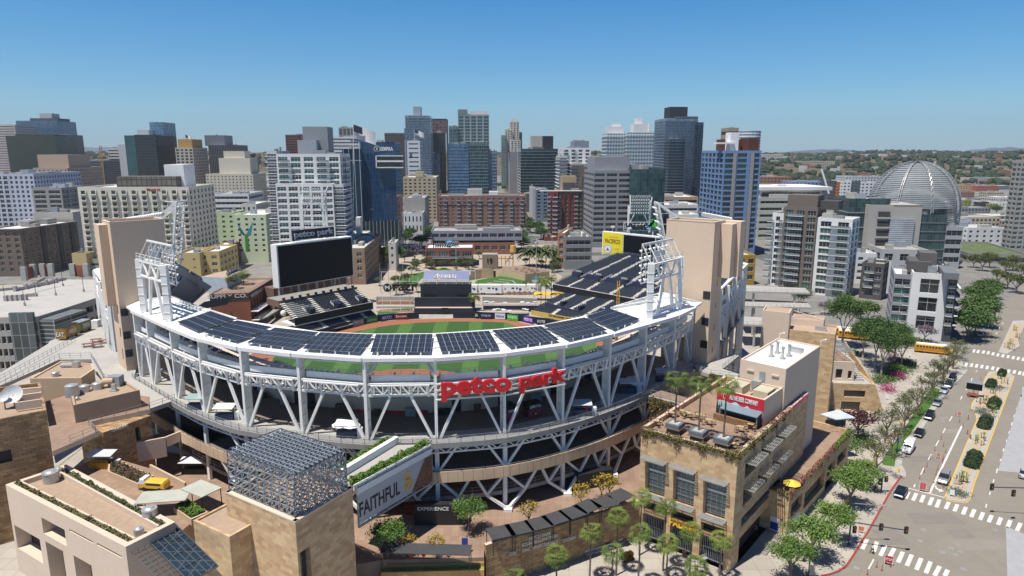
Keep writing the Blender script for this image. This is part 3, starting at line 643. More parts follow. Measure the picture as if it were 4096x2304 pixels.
m=MB();bp=[g2('C1',335,650,TZ),g2('C1',640,518,TZ),g2('C1',575,460,TZ),g2('C1',962,380,TZ),g2('C1',960,300,TZ),g2('C1',560,250,TZ),g2('C1',290,330,TZ)]
m.prism(bp,TZ-.8,TZ,0,1);struct('terrace_deck',m,[beigel,paver])
ra=[g('L',1735,1112,TZ),g('L',1035,1250+60,TZ),g('L',1110,1385,TZ),g('C1',450,590,TZ)]
def railing(pts,label,h=1.1,mt=steel,**kw):
 m=MB();m.rail([Vector(p)for p in pts],h,post=1.8,r=.06,mid=2);return m.build('railing',[mt],None,label=label,cat='railing',**kw)
railing(ra,'grey railing running above the wall lettered TERRACE LEVEL')
railing([g('L',0,800,TZ),g('L',870,325,TZ)],'far railing of the sloping concrete walkway beside the garage')
railing([g('L',0,880,TZ),g('L',690,530,TZ),g('L',1060,520,TZ),g('L',1200,770,TZ),g('L',1330,800,TZ)],'near railing of the walkway above the gravel roofed pavilion')
railing([g('L',1740,1112,TZ),g('L',2029,1012,TZ)],'short steel railing linking the terrace to the grandstand')
t0=g2('C1',655,500,TZ);t1=g2('C1',962,392,TZ)
m=MB();hs=[hole(t0,t1,'C1',865,500,905,575)];d=(t1-t0).normalized();n=Vector((-d.y,d.x))
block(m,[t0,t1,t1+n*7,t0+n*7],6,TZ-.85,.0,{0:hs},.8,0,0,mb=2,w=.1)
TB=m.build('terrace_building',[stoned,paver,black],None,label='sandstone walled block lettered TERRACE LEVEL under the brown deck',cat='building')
a=fu(t0,t1,'C1',712,528);b=fu(t0,t1,'C1',822,497)
wtext('TERRACE LEVEL',sv(t0+d*a[0],a[1]),sv(t0+d*b[0],a[1]),.55).parent=TB
m=MB();mw=[g2('C1',655,645,13),g2('C1',980,548,13),g2('C1',1190,480,13),cols[3]-nrm[3]*4,cols[3]+nrm[3]*1.6,g2('C1',1150,555,13),g2('C1',1000,590,13),g2('C1',705,668,13)]
m.prism(mw,12,13,0,1);struct('middle_walkway',m,[beigel,paver])
m=MB();a=g2('C1',715,660,13.);b=g2('C1',1062,592,13.);c=g2('C1',1150,556,13);
for p,q in((a,b),(b,c)):
 d=(q-p).normalized();n=Vector((d.y,-d.x));m.prism([p,q,q+n*.35,p+n*.35],10.4 if p is a else 12.2,14.1)
m.build('walkway_parapet',[beigel],None,label='pale stucco parapet of the lower walkway bridging the dark gap',cat='parapet wall')
m=MB();p=g2('C1',640,640,6);m.box(p.x,p.y,0,p.x+1.6,p.y+1.2,18.1);p=g2('C1',910,770,6);m.box(p.x-.6,p.y,6,p.x+.9,p.y+1,12);m.build('walkway_pier',[beigel],None,label='square stucco pier holding up the left walkway',cat='pier')
m=MB();P1=[g2('L',850,1075,22.3),g2('L',1620,897,22.3),g2('L',1400,762,22.3),g2('L',808,885,22.3)]
block(m,P1,TZ-.7,22.3,.35);B=m.build('terrace_pavilion',[tan,gravel],None,label='tan stucco pavilion with round exhaust fans along its gravel roof',cat='building')
def fan(t,x,y,z,r,h,par,nm='roof_fan'):
 c=g(t,x,y,z);m=MB();m.cyl(c,c+Vector((0,0,h)),r,r,12);m.cyl(c+Vector((0,0,h)),c+Vector((0,0,h+.15)),r*1.08,r*.7,12);return part(par,nm,m,[steel])
gal=mat('galvanised_sheet',(.50,.50,.48),.4,.5,var=.1)
for x,y,r,h in((845,970,1.15,2.1),(985,920,.9,1.2),(1130,890,.9,1.2),(898,1018,.4,.5)):
 c=g('L',x,y,21.9);m=MB();m.cyl(c,c+Vector((0,0,h)),r,r*.95,14);m.cyl(c+Vector((0,0,h)),c+Vector((0,0,h+.2)),r*.9,r*.5,14);part(B,'exhaust_fan',m,[gal])
c=g('L',1355,850,21.9);m=MB();m.box(c.x-1.2,c.y-.8,21.95,c.x+1,c.y+.9,23.9);part(B,'air_handler',m,[steel])
m=MB();a=g('L',1310,790,23.2);b=g('L',1190,800,23.2);m.cyl(a,b,.55,.55,10);m.cyl(b,b+Vector((-.8,-.2,-1.3)),.6,.6,10);part(B,'air_duct',m,[beige])
c=g('L',1325,910,21.95);m=MB();m.box(c.x-.6,c.y-.5,21.96,c.x+.6,c.y+.5,22.2);m.box(c.x-.35,c.y-.3,22.2,c.x+.35,c.y+.3,23.3);part(B,'vent_box',m,[gal])
m=MB();P2=[g2('L',345,765,21),g2('L',940,757,21),g2('L',1092,652,21),g2('L',1070,590,21),g2('L',700,565,21)]
block(m,P2,12,21.,.25);B=m.build('gravel_roof_pavilion',[beige,gravel],None,label='five sided stucco pavilion with gravel roof below the curved railing',cat='building')
c=g('L',645,735,20.8);m=MB();m.cyl(c,c+Vector((0,0,.8)),.7,.7,12);m.cyl(c+Vector((0,0,.8)),c+Vector((0,0,.95)),.75,.6,12);part(B,'exhaust_fan',m,[gal])
m=MB();a=g('L',705,612,21.2);b=g('L',880,610,21.2);m.cyl(a,b,.4,.4,8);m.box(b.x-.5,b.y-.5,20.8,b.x+.7,b.y+.6,22);part(B,'air_duct',m,[gal])
m=MB();P3=[g2('L',-500,1330,22),g2('L',535,1130,22),g2('L',462,808,22),g2('L',-500,930,22)]
hs=[hole(P3[0],P3[1],'C1',-60,665,82,712)]
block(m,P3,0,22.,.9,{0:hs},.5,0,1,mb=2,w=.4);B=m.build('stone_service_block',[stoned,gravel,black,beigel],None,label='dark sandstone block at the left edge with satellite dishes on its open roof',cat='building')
for y0,y1,x0 in((930,905,205),(1005,965,205),(1090,1045,180)):
 m=MB();m.beam(g('L',x0,y0,22.1),g('L',490,y1,22.1),.35,1.4);part(B,'roof_beam',m,[beigel])
for x,y,r in((150,960,1.7),(42,985,.9)):
 c=g('L',x,y,23.2);m=MB();m.cyl(c-Vector((0,0,2.1)),c,.12,.12,8,1)
 ax=Vector((.25,-.75,.62)).normalized();u_=ax.cross(Vector((0,0,1))).normalized();w_=u_.cross(ax)
 prev=None
 for k in range(5):
  rr=r*k/4;cc_=c+ax*(.35*r*(k/4)**2);ringp=[cc_+(u_*math.cos(2*pi*i/16)+w_*math.sin(2*pi*i/16))*max(rr,.02)for i in range(16)]
  if prev:
   for i in range(16):m.poly([prev[i],prev[(i+1)%16],ringp[(i+1)%16],ringp[i]])
  prev=ringp
 o=m.build('satellite_dish',[mat('dish_grey',(.55,.55,.54),.5),steel],None,label=('large pale satellite dish on the left roof' if r>1 else 'small satellite dish beside the larger one on the left roof'),cat='satellite dish')
ZR=15.
BLp=[g2('C1',35,862,ZR),g2('C1',805,1262,ZR),g2('C1',1122,1102,ZR),g2('C1',425,733,ZR)]
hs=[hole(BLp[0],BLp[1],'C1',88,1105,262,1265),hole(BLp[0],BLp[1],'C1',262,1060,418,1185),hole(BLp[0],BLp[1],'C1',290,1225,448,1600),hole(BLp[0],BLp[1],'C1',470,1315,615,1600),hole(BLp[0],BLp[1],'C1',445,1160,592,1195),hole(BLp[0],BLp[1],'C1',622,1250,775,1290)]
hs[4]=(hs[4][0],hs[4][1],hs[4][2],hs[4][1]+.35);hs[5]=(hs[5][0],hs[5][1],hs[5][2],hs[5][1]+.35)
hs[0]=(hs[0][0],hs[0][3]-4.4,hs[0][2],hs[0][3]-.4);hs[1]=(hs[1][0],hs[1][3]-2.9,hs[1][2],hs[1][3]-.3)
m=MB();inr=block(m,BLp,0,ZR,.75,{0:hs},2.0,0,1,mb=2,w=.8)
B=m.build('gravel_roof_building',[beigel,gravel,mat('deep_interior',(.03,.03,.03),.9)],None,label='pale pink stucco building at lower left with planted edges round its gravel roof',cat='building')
for t,x,y,r,h in(('C1',330,840,1.15,1.5),('C1',378,800,.6,1.),('C1',965,1085,1.0,1.6),('C1',893,1185,.65,.9)):
 c=g(t,x,y,ZR-.7);m=MB();m.cyl(c,c+Vector((0,0,h)),r,r,16);m.cyl(c+Vector((0,0,h)),c+Vector((0,0,h+.12)),r*1.06,r*1.0,16);m.cyl(c+Vector((0,0,h+.12)),c+Vector((0,0,h+.3)),r*.7,r*.4,16);part(B,'exhaust_fan',m,[gal])
m=MB();m.beam(g('C1',700,932,ZR-.65),g('C1',930,1055,ZR-.65),.3,.1);part(B,'roof_pipe',m,[gal])
pd=(BLp[2]-BLp[3]).normalized();pn=Vector((-pd.y,pd.x))
m=MB();
for a,b,n_ in((BLp[0],BLp[1],None),(BLp[2],BLp[3],None)):
 d=(b-a).normalized();n=Vector((-d.y,d.x));m.prism([a+n*.85+d*1,b+n*.85-d*1,b+n*1.6-d*1,a+n*1.6+d*1],ZR-.74,ZR-.2,0,1);m.prism([a+n*1.62+d*1,b+n*1.62-d*1,b+n*1.9-d*1,a+n*1.9+d*1],ZR-.74,ZR)
part(B,'planter_trough',m,[beigel,soilm])
dk=[BLp[3]+Vector((-1,2)),BLp[2],g2('C1',1240,1090,13),g2('C1',1440,1000,13),g2('C1',1200,880,13),g2('C1',960,755,13),g2('C1',680,672,13),g2('C1',590,690,13)]
m=MB();m.prism([dk[0],BLp[3],BLp[2],g2('C1',1240,1095,13),g2('C1',1445,985,13),g2('C1',1190,870,13),g2('C1',965,760,13),g2('C1',690,680,13),g2('C1',600,700,13)],6.1,13,0,1);struct('raised_deck',m,[beige,paver])
def planter(pts,z0,z1,label,lip=.3,group=None):
 m=MB();pts=[Vector(p)for p in pts];c=sum(pts,Vector((0,0)))/len(pts)
 m.prism(pts,z0,z1-.15,0,1)
 i2=[p.lerp(c,.10)for p in pts]
 for i in range(len(pts)):
  j=(i+1)%len(pts);m.hexa([sv(q,z1-.15)for q in(pts[i],pts[j],i2[j],i2[i])],[sv(q,z1)for q in(pts[i],pts[j],i2[j],i2[i])],0,bottom=False)
 return m.build('planter',[beige,soilm],None,label=label,cat='planter',group=group)
PLS=[]
def plpts(z,*pp):return[g2('C1',x,y,z)for x,y in pp]
planter(plpts(14,(690,780),(885,862),(985,808),(700,682)),13,14.1,'long planter of red and green succulents beside the yellow van');PLS.append((plpts(14.1,(705,775),(880,850),(970,805),(720,700)),14.1))
planter(plpts(14,(1110,1005),(1225,1085),(1330,1040),(1210,960)),13,14.,'square planter of leafy plants beside the foreground tower');PLS.append((plpts(14,(1120,1005),(1225,1075),(1315,1035),(1205,965)),14))
m=MB()
for p,q in(((965,755),(1190,872)),((600,695),(690,675))):
 m.beam(g('C1',p[0],p[1],13.6),g('C1',q[0],q[1],13.6),.3,1.2)
m.build('deck_wall',[beige],None,label='low tan wall along the back edge of the raised deck',cat='wall')
m=MB();q=[g('C1',815,1275,13.6),g('C1',1265,1449,13.6),g('C1',1265,1200,13.6),g('C1',1125,1120,13.6)]
B=thing('glass_canopy','steel framed canopy of blue glass and open louvres beside the stone tower','canopy',q[0])
c0=g('C1',815,1275,13.6);c1=g('C1',1100,1560,13.6);c2_=g('C1',1400,1390,13.6);c3=g('C1',1125,1120,13.6)
bgl=tiles('blue_roof_glass',(.015,.03,.05),(.02,.035,.055),(.10,.11,.12),2,2,.05,0,rough=.5,spec=.1)
def bil(u,w):return(c0*(1-u)+c1*u)*(1-w)+(c3*(1-u)+c2_*u)*w
m=MB();m.poly([bil(0,.36),bil(1,.36),bil(1,1),bil(0,1)]);part(B,'roof_glass',m,[bgl])
m=MB();up=Vector((0,0,.12))
for k in range(9):m.beam(bil(0,k/8)+up,bil(1,k/8)+up,.08,.15)
for k in range(13):m.beam(bil(k/12,0)+up,bil(k/12,.36 if k%3 else 1)+up,.07,.1)
part(B,'canopy_frame',m,[mat('dark_frame_steel',(.09,.10,.11),.5)])
# ================= foreground stone tower with steel lattice =================
TF=g2('C2',290,1105,20);TR=g2('C2',655,885,20);TL=g2('C1',1445,912,20);TBk=TL+TR-TF
hs={0:[],1:[]}
p3=[TL,TF,TR,TBk]
h=hole(TF,TR,'C2',322,1185,385,1360)
m=MB();inr=block(m,p3,0,20,.45,{0:[],1:[(.35,9.6,2.1,15.6)]},.9,0,1,mb=2,w=.5)
B=m.build('stone_tower',[stone,rooft,darkglass,beigel],None,label='sandstone block tower in the foreground topped by a steel space frame',cat='tower')
m=MB();
for a,b in zip(p3,p3[1:]+p3[:1]):
 d=(b-a).normalized();n=Vector((d.y,-d.x));m.prism([a+n*.05,b+n*.05,b-n*.55,a-n*.55],19.9,20.12)
part(B,'coping',m,[beigel])
s0=g2('C1',1238,1092,16.8);s1=g2('C1',1470,1198,16.8);
m=MB();block(m,[s0,s1,s1+(TBk-TL)*.9,s0+(TBk-TL)*.9],0,16.8,.25,{},.3,0,1);part(B,'lower_shoulder',m,[stone,gravel])
LF=g('C2',287,800,26.2);LR=g('C2',612,640,26.2);LB=g('C2',195,503,26.2);LL=g('C1',1455,640,26.2)
lat=thing('steel_space_frame','blue grey steel lattice cage standing on the foreground stone tower','lattice',(TF.x,TF.y,20));
bl_=[sv(TL.lerp(TBk,.06),20.1),sv(TF.lerp(TBk,.06),20.1),sv(TR.lerp(TL,.04),20.1),sv(TBk,20.1)]
tl_=[LL,LF,LR,LB]
def B4(q,u,w):return(q[0]*(1-u)+q[1]*u)*(1-w)+(q[3]*(1-u)+q[2]*u)*w
nu=9
def sframe(q,nu,nw,off,name):
 m=MB();T=.11
 for i in range(nu+1):
  for j in range(nw+1):
   p=B4(q,i/nu,j/nw)
   if i<nu:m.beam(p,B4(q,(i+1)/nu,j/nw),T)
   if j<nw:m.beam(p,B4(q,i/nu,(j+1)/nw),T)
   if i<nu and j<nw:
    c=B4(q,(i+.5)/nu,(j+.5)/nw)+off
    for a,b in((0,0),(1,0),(0,1),(1,1)):m.beam(c,B4(q,(i+a)/nu,(j+b)/nw),T*.85)
    if name=='lattice_wall':m.beam(p,B4(q,(i+1)/nu,(j+1)/nw),T);continue
    if i<nu-1:m.beam(c,B4(q,(i+1.5)/nu,(j+.5)/nw)+off,T*.9)
    if name=='lattice_roof':m.poly([B4(q,i/nu,j/nw),B4(q,(i+.5)/nu,j/nw),c])
    if name=='lattice_roof' and(i+j)%2:m.poly([B4(q,(i+1)/nu,j/nw),B4(q,(i+1)/nu,(j+.55)/nw),c])
 part(lat,name,m,[dsteel if name!='lattice_roof' else mat('lattice_roof_steel',(.32,.36,.40),.45,.3)])
sframe(tl_,11,11,Vector((0,0,-1.1)),'lattice_roof')
nrmv=lambda a,b:Vector(((b-a).y,-(b-a).x,0)).normalized()
sframe([bl_[0],bl_[1],tl_[1],tl_[0]],9,5,-nrmv(bl_[0],bl_[1])*.9,'lattice_wall')
sframe([bl_[1],bl_[2],tl_[2],tl_[1]],8,5,-nrmv(bl_[1],bl_[2])*.9,'lattice_wall')
sframe([bl_[2],bl_[3],tl_[3],tl_[2]],6,4,-nrmv(bl_[2],bl_[3])*.9,'lattice_wall')
sframe([bl_[3],bl_[0],tl_[0],tl_[3]],6,4,-nrmv(bl_[3],bl_[0])*.9,'lattice_wall')
# ================= bridge with banner =================
bA=g('C2',632,862,TZ);bB=g('C2',1130,598,TZ);bC=g('C2',955,597,TZ);bD=g('C2',600,815,TZ)
B=thing('foot_bridge','pale concrete footbridge with vine planters linking stone tower and grandstand','bridge',bA)
m=MB();m.prism([bA.xy,bB.xy,bC.xy,bD.xy],TZ-.8,TZ);part(B,'bridge_deck',m,[concrete])
d=(bB-bA).xy.normalized();n=Vector((d.y,-d.x))
m=MB();m.prism([bA.xy,bB.xy,bB.xy+n*.25,bA.xy+n*.25],TZ-.8,TZ+.35);m.prism([bA.xy+n*.9,bB.xy+n*.9,bB.xy+n*1.1,bA.xy+n*1.1],TZ-.8,TZ+.2);m.prism([bA.xy+n*.25,bB.xy+n*.25,bB.xy+n*.9,bA.xy+n*.9],TZ-.8,TZ,1);part(B,'planter_edge',m,[whitep,soilm])
d2=(bC-bD).xy.normalized();n2=Vector((d2.y,-d2.x))
m=MB();m.prism([bD.xy,bC.xy,bC.xy-n2*.8,bD.xy-n2*.8],TZ-.8,TZ+1.1);part(B,'white_wall',m,[whitep])
m=MB();m.prism([bD.xy-n2*.9,bC.xy-n2*.9,bC.xy-n2*1.9,bD.xy-n2*1.9],TZ-.8,TZ+.3,0,1);part(B,'planter_trough',m,[whitep,soilm])
e0=bA.xy+n*1.2+d*.4;e1=bB.xy+n*1.2-d*.2;Lb=(e1-e0).length
m=MB()
for k in range(9):
 p=e0.lerp(e1,k/8);m.beam(sv(p,12.6),sv(p,19.1),.2,.2)
m.beam(sv(e0,12.6),sv(e1,12.6),.25,.3);m.beam(sv(e0,19),sv(e1,19),.2,.2);m.beam(sv(e1,12),sv(e1,20),.3,.3)
part(B,'side_truss',m,[dsteel])
m=MB();m.prism([e0+n*.15,e1+n*.15,e1+n*.2,e0+n*.2],13.1,17.6)
bn=part(B,'banner',m,[mat('grey_banner_cloth',(.42,.43,.45),.8,var=.06,scale=.3)],label='long grey banner lettered FAITHFUL')
m=MB();m.prism([e0+n*.12,e1+n*.12,e1+n*.16,e0+n*.16],17.6,18.6);part(B,'white_panel',m,[whitep])
def bt(s,u0,u1,z0,z1,mt):
 o=text('banner_lettering',s,sv(e0+d*Lb*u0+n*.22,z0),(d.x,d.y,0),(0,0,1),Lb*(u1-u0),z1-z0,mt,None,depth=.03,bold=.02);o.parent=bn;return o
a=fu(e0,e1,'C2',685,1058);b=fu(e0,e1,'C2',955,912)
bt('FAITHFUL',max(.005,a[0]/Lb),b[0]/Lb,14.1,16.3,mat('dark_grey_print',(.03,.03,.035),.7))
a=fu(e0,e1,'C2',982,880);b=fu(e0,e1,'C2',1026,860);bt('S',a[0]/Lb,b[0]/Lb,14.5,17.1,gold);bt('D',a[0]/Lb+.02,b[0]/Lb+.02,14.0,16.0,gold)
m=MB();a=fu(e0,e1,'C2',1030,900)[0];q=[(a,13.12),(Lb-.1,13.12),(Lb-.1,17.55),(a+3.2,17.55),(a+1.2,14.8)]
m.poly([sv(e0+d*u+n*.225,z)for u,z in q]);o=m.build('banner_picture',[mat('brown_green_print',(.04,.05,.03),.8,col2=(.28,.12,.07),scale=.35)]);o.parent=bn
# ================= tall stucco towers =================
def mono(L0,R0,dpt,z1,label,win,side):
 d=(R0-L0).normalized();n=Vector((-d.y,d.x));w=(R0-L0).length
 B=thing('stucco_tower',label,'tower',(L0.x,L0.y,TZ))
 m=MB();hs={0:[],1:[],3:[]}
 hs[side]=win
 block(m,[L0,R0,R0+n*dpt,L0+n*dpt],TZ-1,z1,.5,hs,.8,0,1,mb=2);part(B,'tower_wall',m,[towerm,rooft,black])
 m=MB();o=.06
 q=[L0,R0,R0+n*dpt,L0+n*dpt]
 for i in range(4):
  a,b=q[i],q[(i+1)%4];e=(b-a).normalized();f=Vector((e.y,-e.x));m.prism([a+f*o,b+f*o,b-f*.4,a-f*.4],z1-.05,z1+.12)
 part(B,'coping',m,[beigel]);return B,n,d
LTf=Vector((-82.5,138.3));LTd=Vector((.74,.67)).normalized()
B1_,n,d=mono(LTf,LTf+LTd*10.3,7.0,50.8,'brown shaded stucco tower at the left end of the grandstand',[(4.6,26,5.6,28.2),(4.6,31,5.6,33.2),(4.6,21,5.4,23.5)],3)
m=MB();m.prism([LTf-d*1.6+n*2.5,LTf+n*2.5-d*.02,LTf+n*6.5-d*.02,LTf-d*1.6+n*6.5],33,50.2);part(B1_,'rear_slab',m,[towerm])
m=MB()
for z in(22,26,31):m.prism([LTf-n*.02+d*.1,LTf-n*.1+d*.1,LTf-n*.1+d*1.5,LTf-n*.02+d*1.5],z,z+1.6)
part(B1_,'window',m,[darkglass])
RTf=Vector((43.1,143.2));RTd=Vector((8.6,-6.6)).normalized()
B2_,n,d=mono(RTf-RTd*11,RTf,6.,50.3,'sunlit tan stucco tower at the right end of the grandstand',[(.01,0,0,0),(2.6,21,3.3,22.3),(2.8,26,3.4,27.5),(3.,31,3.5,32.5),(3.2,36,3.7,37.5)],1)
m=MB();a=RTf+n*6.02-RTd*8;m.prism([a,a+RTd*11.5,a+RTd*11.5+n*3,a+n*3],38,50.2);m.prism([RTf+n*3.4+RTd*.02,RTf+n*3.4+RTd*2.6,RTf+n*6+RTd*2.6,RTf+n*6+RTd*.02],38,49.8);part(B2_,'rear_slab',m,[towerm])
m=MB()
for z in(22.5,27.7,33.6):m.prism([RTf-RTd*1.7-n*.02,RTf-RTd*.1-n*.02,RTf-RTd*.1-n*.1,RTf-RTd*1.7-n*.1],z,z+1.7)
part(B2_,'window',m,[black])
# ================= light gantries on the roof =================
lampm=mat('floodlight_glass',(.75,.78,.80),.2,var=.05)
def lamp_rack(par,o,u,up,nn,cols_,rows,dx,dz):
 u=Vector(u).normalized();up=Vector(up).normalized();nn=Vector(nn).normalized();o=Vector(o)
 lm=None
 m=MB();m.cyl((0,0,0),(0,0,.45),.12,.30,8);m.cyl((0,0,.45),(0,0,.5),.28,.28,8,1);me=m.mesh('floodlight',[white,lampm])
 rot=Vector((nn.x,nn.y,nn.z-.45)).to_track_quat('Z','Y')
 for i in range(cols_):
  for j in range(rows):
   q=ob('floodlight',me,None);p=o+u*(dx*(i+.5))+up*(dz*(j+.5))+nn*.3
   q.parent=par;q.matrix_parent_inverse=Matrix.LocRotScale(par.location,par.rotation_euler,None).inverted();q.location=p;q.rotation_mode='QUATERNION';q.rotation_quaternion=rot
 m=MB()
 for j in range(rows+1):a=o+up*dz*j;m.beam(a,a+u*dx*cols_,.08)
 for i in range(cols_+1):a=o+u*dx*i;m.beam(a,a+up*dz*rows,.08)
 part(par,'rack_frame',m,[white])
def post(par,a,b,w=.9,dd=1.0,nm='post'):
 m=MB();m.beam(a,b,w,dd);
 L=(Vector(b)-Vector(a)).length
 for k in range(1,6):p=Vector(a).lerp(Vector(b),k/6);m.box(p.x-w*.56,p.y-dd*.58,p.z-.06,p.x+w*.56,p.y+dd*.58,p.z+.06)
 part(par,nm,m,[white])
def gantry(pa,pb,ztop,label,inward,leg):
 """two posts pa,pb from roof, truss, leaning lamp rack facing the field"""
 B=thing('light_gantry',label,'light tower',(pa.x,pa.y,33));zt=ztop
 post(B,sv(pa,33.2),sv(pa,zt),1.15,.9);post(B,sv(pb,33.2),sv(pb,zt),1.15,.9)
 d=(pb-pa).normalized();L=(pb-pa).length;nn=Vector((inward[0],inward[1],0)).normalized()
 m=MB()
 for z in(zt-.3,zt-3.3):
  for o in(0,1.2):m.beam(sv(pa,z)+nn*o,sv(pb,z)+nn*o,.4,.35)
 K=6
 for k in range(K):
  p=sv(pa.lerp(pb,k/K),0);q=sv(pa.lerp(pb,(k+1)/K),0)
  m.beam(p+Vector((0,0,zt-.3 if k%2 else zt-3.3)),q+Vector((0,0,zt-3.3 if k%2 else zt-.3)),.3,.3)
 part(B,'truss',m,[white])
 for t,s in((.42,.25),(.62,.8)):
  m=MB();m.beam(sv(pa.lerp(pb,t),zt-3.3),sv(pa.lerp(pb,s),33.3),.5,.5);part(B,'leg',m,[white])
 m=MB()
 for k in range(6):
  p=sv(pa.lerp(pb,k/5),zt);m.beam(p,p+nn*1.8+Vector((0,0,3.6)),.2,.2);m.beam(p+nn*.8,p+nn*1.9-Vector((0,0,1.2)),.12)
 m.beam(sv(pa,zt)+nn*1.8+Vector((0,0,3.6)),sv(pb,zt)+nn*1.8+Vector((0,0,3.6)),.3,.3)
 m.beam(sv(pa,zt)+nn*1.9-Vector((0,0,4)),sv(pb,zt)+nn*1.9-Vector((0,0,4)),.15,.15)
 m.rail([sv(pa,zt+.1)-nn*.4,sv(pb,zt+.1)-nn*.4],1.1,post=2,r=.07)
 part(B,'rack_arm',m,[white])
 m=MB()
 for t in(.35,.5):p=sv(pa.lerp(pb,t),zt+.2)+nn*1.2;m.box(p.x-.6,p.y-.4,p.z,p.x+.6,p.y+.4,p.z+1.8)
 part(B,'ballast_box',m,[steel])
 lamp_rack(B,sv(pa,zt-4)+nn*1.9,(d.x,d.y,0),(0,0,1),(nn.x,nn.y,-.25),7,5,L/7,1.45)
 return B
pa=g2('B1',1395,832,33.4);pb=g2('B1',1635,925,33.4)
za=v('B1',1590,390,pb.y).z
gantry(pa,pb,za,'white floodlight gantry standing on the left end of the roof',(1,.45),1)
pa=g2('B3',1440,900,33.4);pb=g2('B3',1722,800,33.4);za=v('B3',1430,375,pa.y).z
gantry(pa,pb,za,'white floodlight gantry standing on the right end of the roof',(-1,.35),1)
# ================= side stands, outfield, boards =================
def sidestand(label,roof,zr,face,zf,panelpts,colpts):
 B=thing('side_stand',label,'grandstand',(roof[0].x,roof[0].y,0))
 m=MB();m.prism(roof,zr-.5,zr);part(B,'roof_canopy',m,[white])
 m=MB();m.prism(panelpts,zr+.02,zr+.25);part(B,'solar_panel',m,[pvm])
 for a in colpts:
  m=MB();m.beam(sv(a,.2),sv(a,zr-.5),.8,1.0);part(B,'column',m,[white])
 for a,b in zip(colpts,colpts[1:]):
  m=MB();m.beam(sv(a,zf),sv(a.lerp(b,.5),zr-7),.5,.5);m.beam(sv(b,zf),sv(a.lerp(b,.5),zr-7),.5,.5)
  for k in range(6):p=a.lerp(b,k/6);q=a.lerp(b,(k+1)/6);m.beam(sv(p,zr-7 if k%2 else zr-5),sv(q,zr-5 if k%2 else zr-7),.25)
  m.beam(sv(a,zr-7),sv(b,zr-7),.35);m.beam(sv(a,zr-5),sv(b,zr-5),.35);part(B,'truss',m,[white])
  m=MB();d=(b-a).normalized();n=Vector((-d.y,d.x));m.prism([a,b,b+n*.25,a+n*.25],zr-3.6,zr-2.4);part(B,'parapet',m,[whitep])
  m=MB();m.prism([a+n*3.5,b+n*3.5,b+n*3.8,a+n*3.8],.2,zr-4);part(B,'rear_wall',m,[tan])
  m=MB();m.prism([a-n*.5,b-n*.5,b+n*3.5,a+n*3.5],zf-.7,zf);part(B,'deck',m,[concd])
 return B
LR_=[g2('B1',900,430,33),g2('B1',1066,662,33),cols[0]+Vector((3,10)),g2('B1',1100,520,33),g2('B1',1035,388,33)]
lc=[g2('B1',925,520,30),g2('B1',975,640,30),g2('B1',1010,730,30),g2('B1',1060,780,30)]
sidestand('white side grandstand with blue panelled roof behind the brown tower',[LR_[0],LR_[1],g2('B1',1150,640,33),g2('B1',1120,400,33),g2('B1',1035,388,33)],33,None,TZ,[g2('B1',975,415,33),g2('B1',1050,530,33),g2('B1',1140,520,33),g2('B1',1080,395,33)],[p for p in lc])
rr=[g2('B3',2135,622,33),g2('B3',2400,372,33),g2('B3',2290,342,33),g2('B3',2160,280,33),g2('B3',2050,300,33),g2('B3',2050,600,33)]
rcx=[g2('B3',2130,690,31),g2('B3',2200,640,31),g2('B3',2270,560,31),g2('B3',2330,500,31),g2('B3',2370,440,31)]
RS=sidestand('white side grandstand with panelled roof behind the tan tower',rr,33,None,TZ,[g2('B3',2142,590,33),g2('B3',2328,372,33),g2('B3',2148,345,33),g2('B3',2090,560,33)],rcx)
q=lambda*a:g2(*a)
B=thing('side_seating','steep dark seating deck left of the field behind the roof end','grandstand',(-90,190,0))
fb=[q('B1',1560,640,23),q('B1',1955,745,14)];
seat_rows(B,[q('B1',1500,600,17),q('B1',1850,765,17)],[q('B1',1680,372,30),q('B1',2045,592,30)],17,30,20,[.45],step=.6,tread=seatm)
B=thing('side_seating','small lower seating section beside the red brick warehouse','grandstand',(-90,220,0))
seat_rows(B,[q('B1',1840,830,9),q('B1',2190,765,9)],[q('B1',1960,690,15),q('B1',2235,690,13)],9,13,9,[.5],step=.6,tread=seatm)
m=MB();a=q('B1',1700,330,34);b=q('B1',2045,590,26)
LFa=Vector((-76.5,231.));LFb=Vector((-54.3,257.4));dl=(LFb-LFa).normalized();nl=Vector((-dl.y,dl.x))
B=thing('left_field_stand','shaded double deck stand below the giant left field screen','grandstand',(LFa.x,LFa.y,0))
seat_rows(B,[LFa+nl*.6,LFb+nl*.6],[LFa+nl*9.5,LFb+nl*9.5],7.3,11.6,9,[.02,.36,.70,.98],step=.62)
m=MB();m.prism([LFa,LFb,LFb+nl*.4,LFa+nl*.4],5.,7.6);part(B,'front_fascia',m,[black])
m=MB();m.prism([LFa-dl*.3,LFb+dl*.3,LFb-nl*.15,LFa-nl*.15],7.6,7.75);m.prism([LFa,LFb,LFb+nl*9,LFa+nl*9],4.6,4.95);part(B,'deck_edge',m,[whitep])
m=MB();m.prism([LFa+nl*9.6,LFb+nl*9.6,LFb+nl*18,LFa+nl*18],10,12.4,0,1);part(B,'upper_terrace',m,[mat('brown_wall',(.16,.10,.07),.9),concd])
for t in(.2,.55,.88):
 m=MB();p=LFa.lerp(LFb,t);m.obox(p+nl*.8,dl,nl,2.2,2.2,7.6,9.4,0);m.obox(p+nl*3,dl,nl,2.2,1.2,9.4,9.5);part(B,'vomitory',m,[navy])
 m=MB();m.rail([sv(p+nl*.8-dl*2,8.6),sv(p+nl*3-dl*2,9.6),sv(p+nl*3+dl*2.2,9.6),sv(p+nl*.8+dl*2.2,9.6)],.9,post=1.2,r=.09);part(B,'stair_rail',m,[whitep])
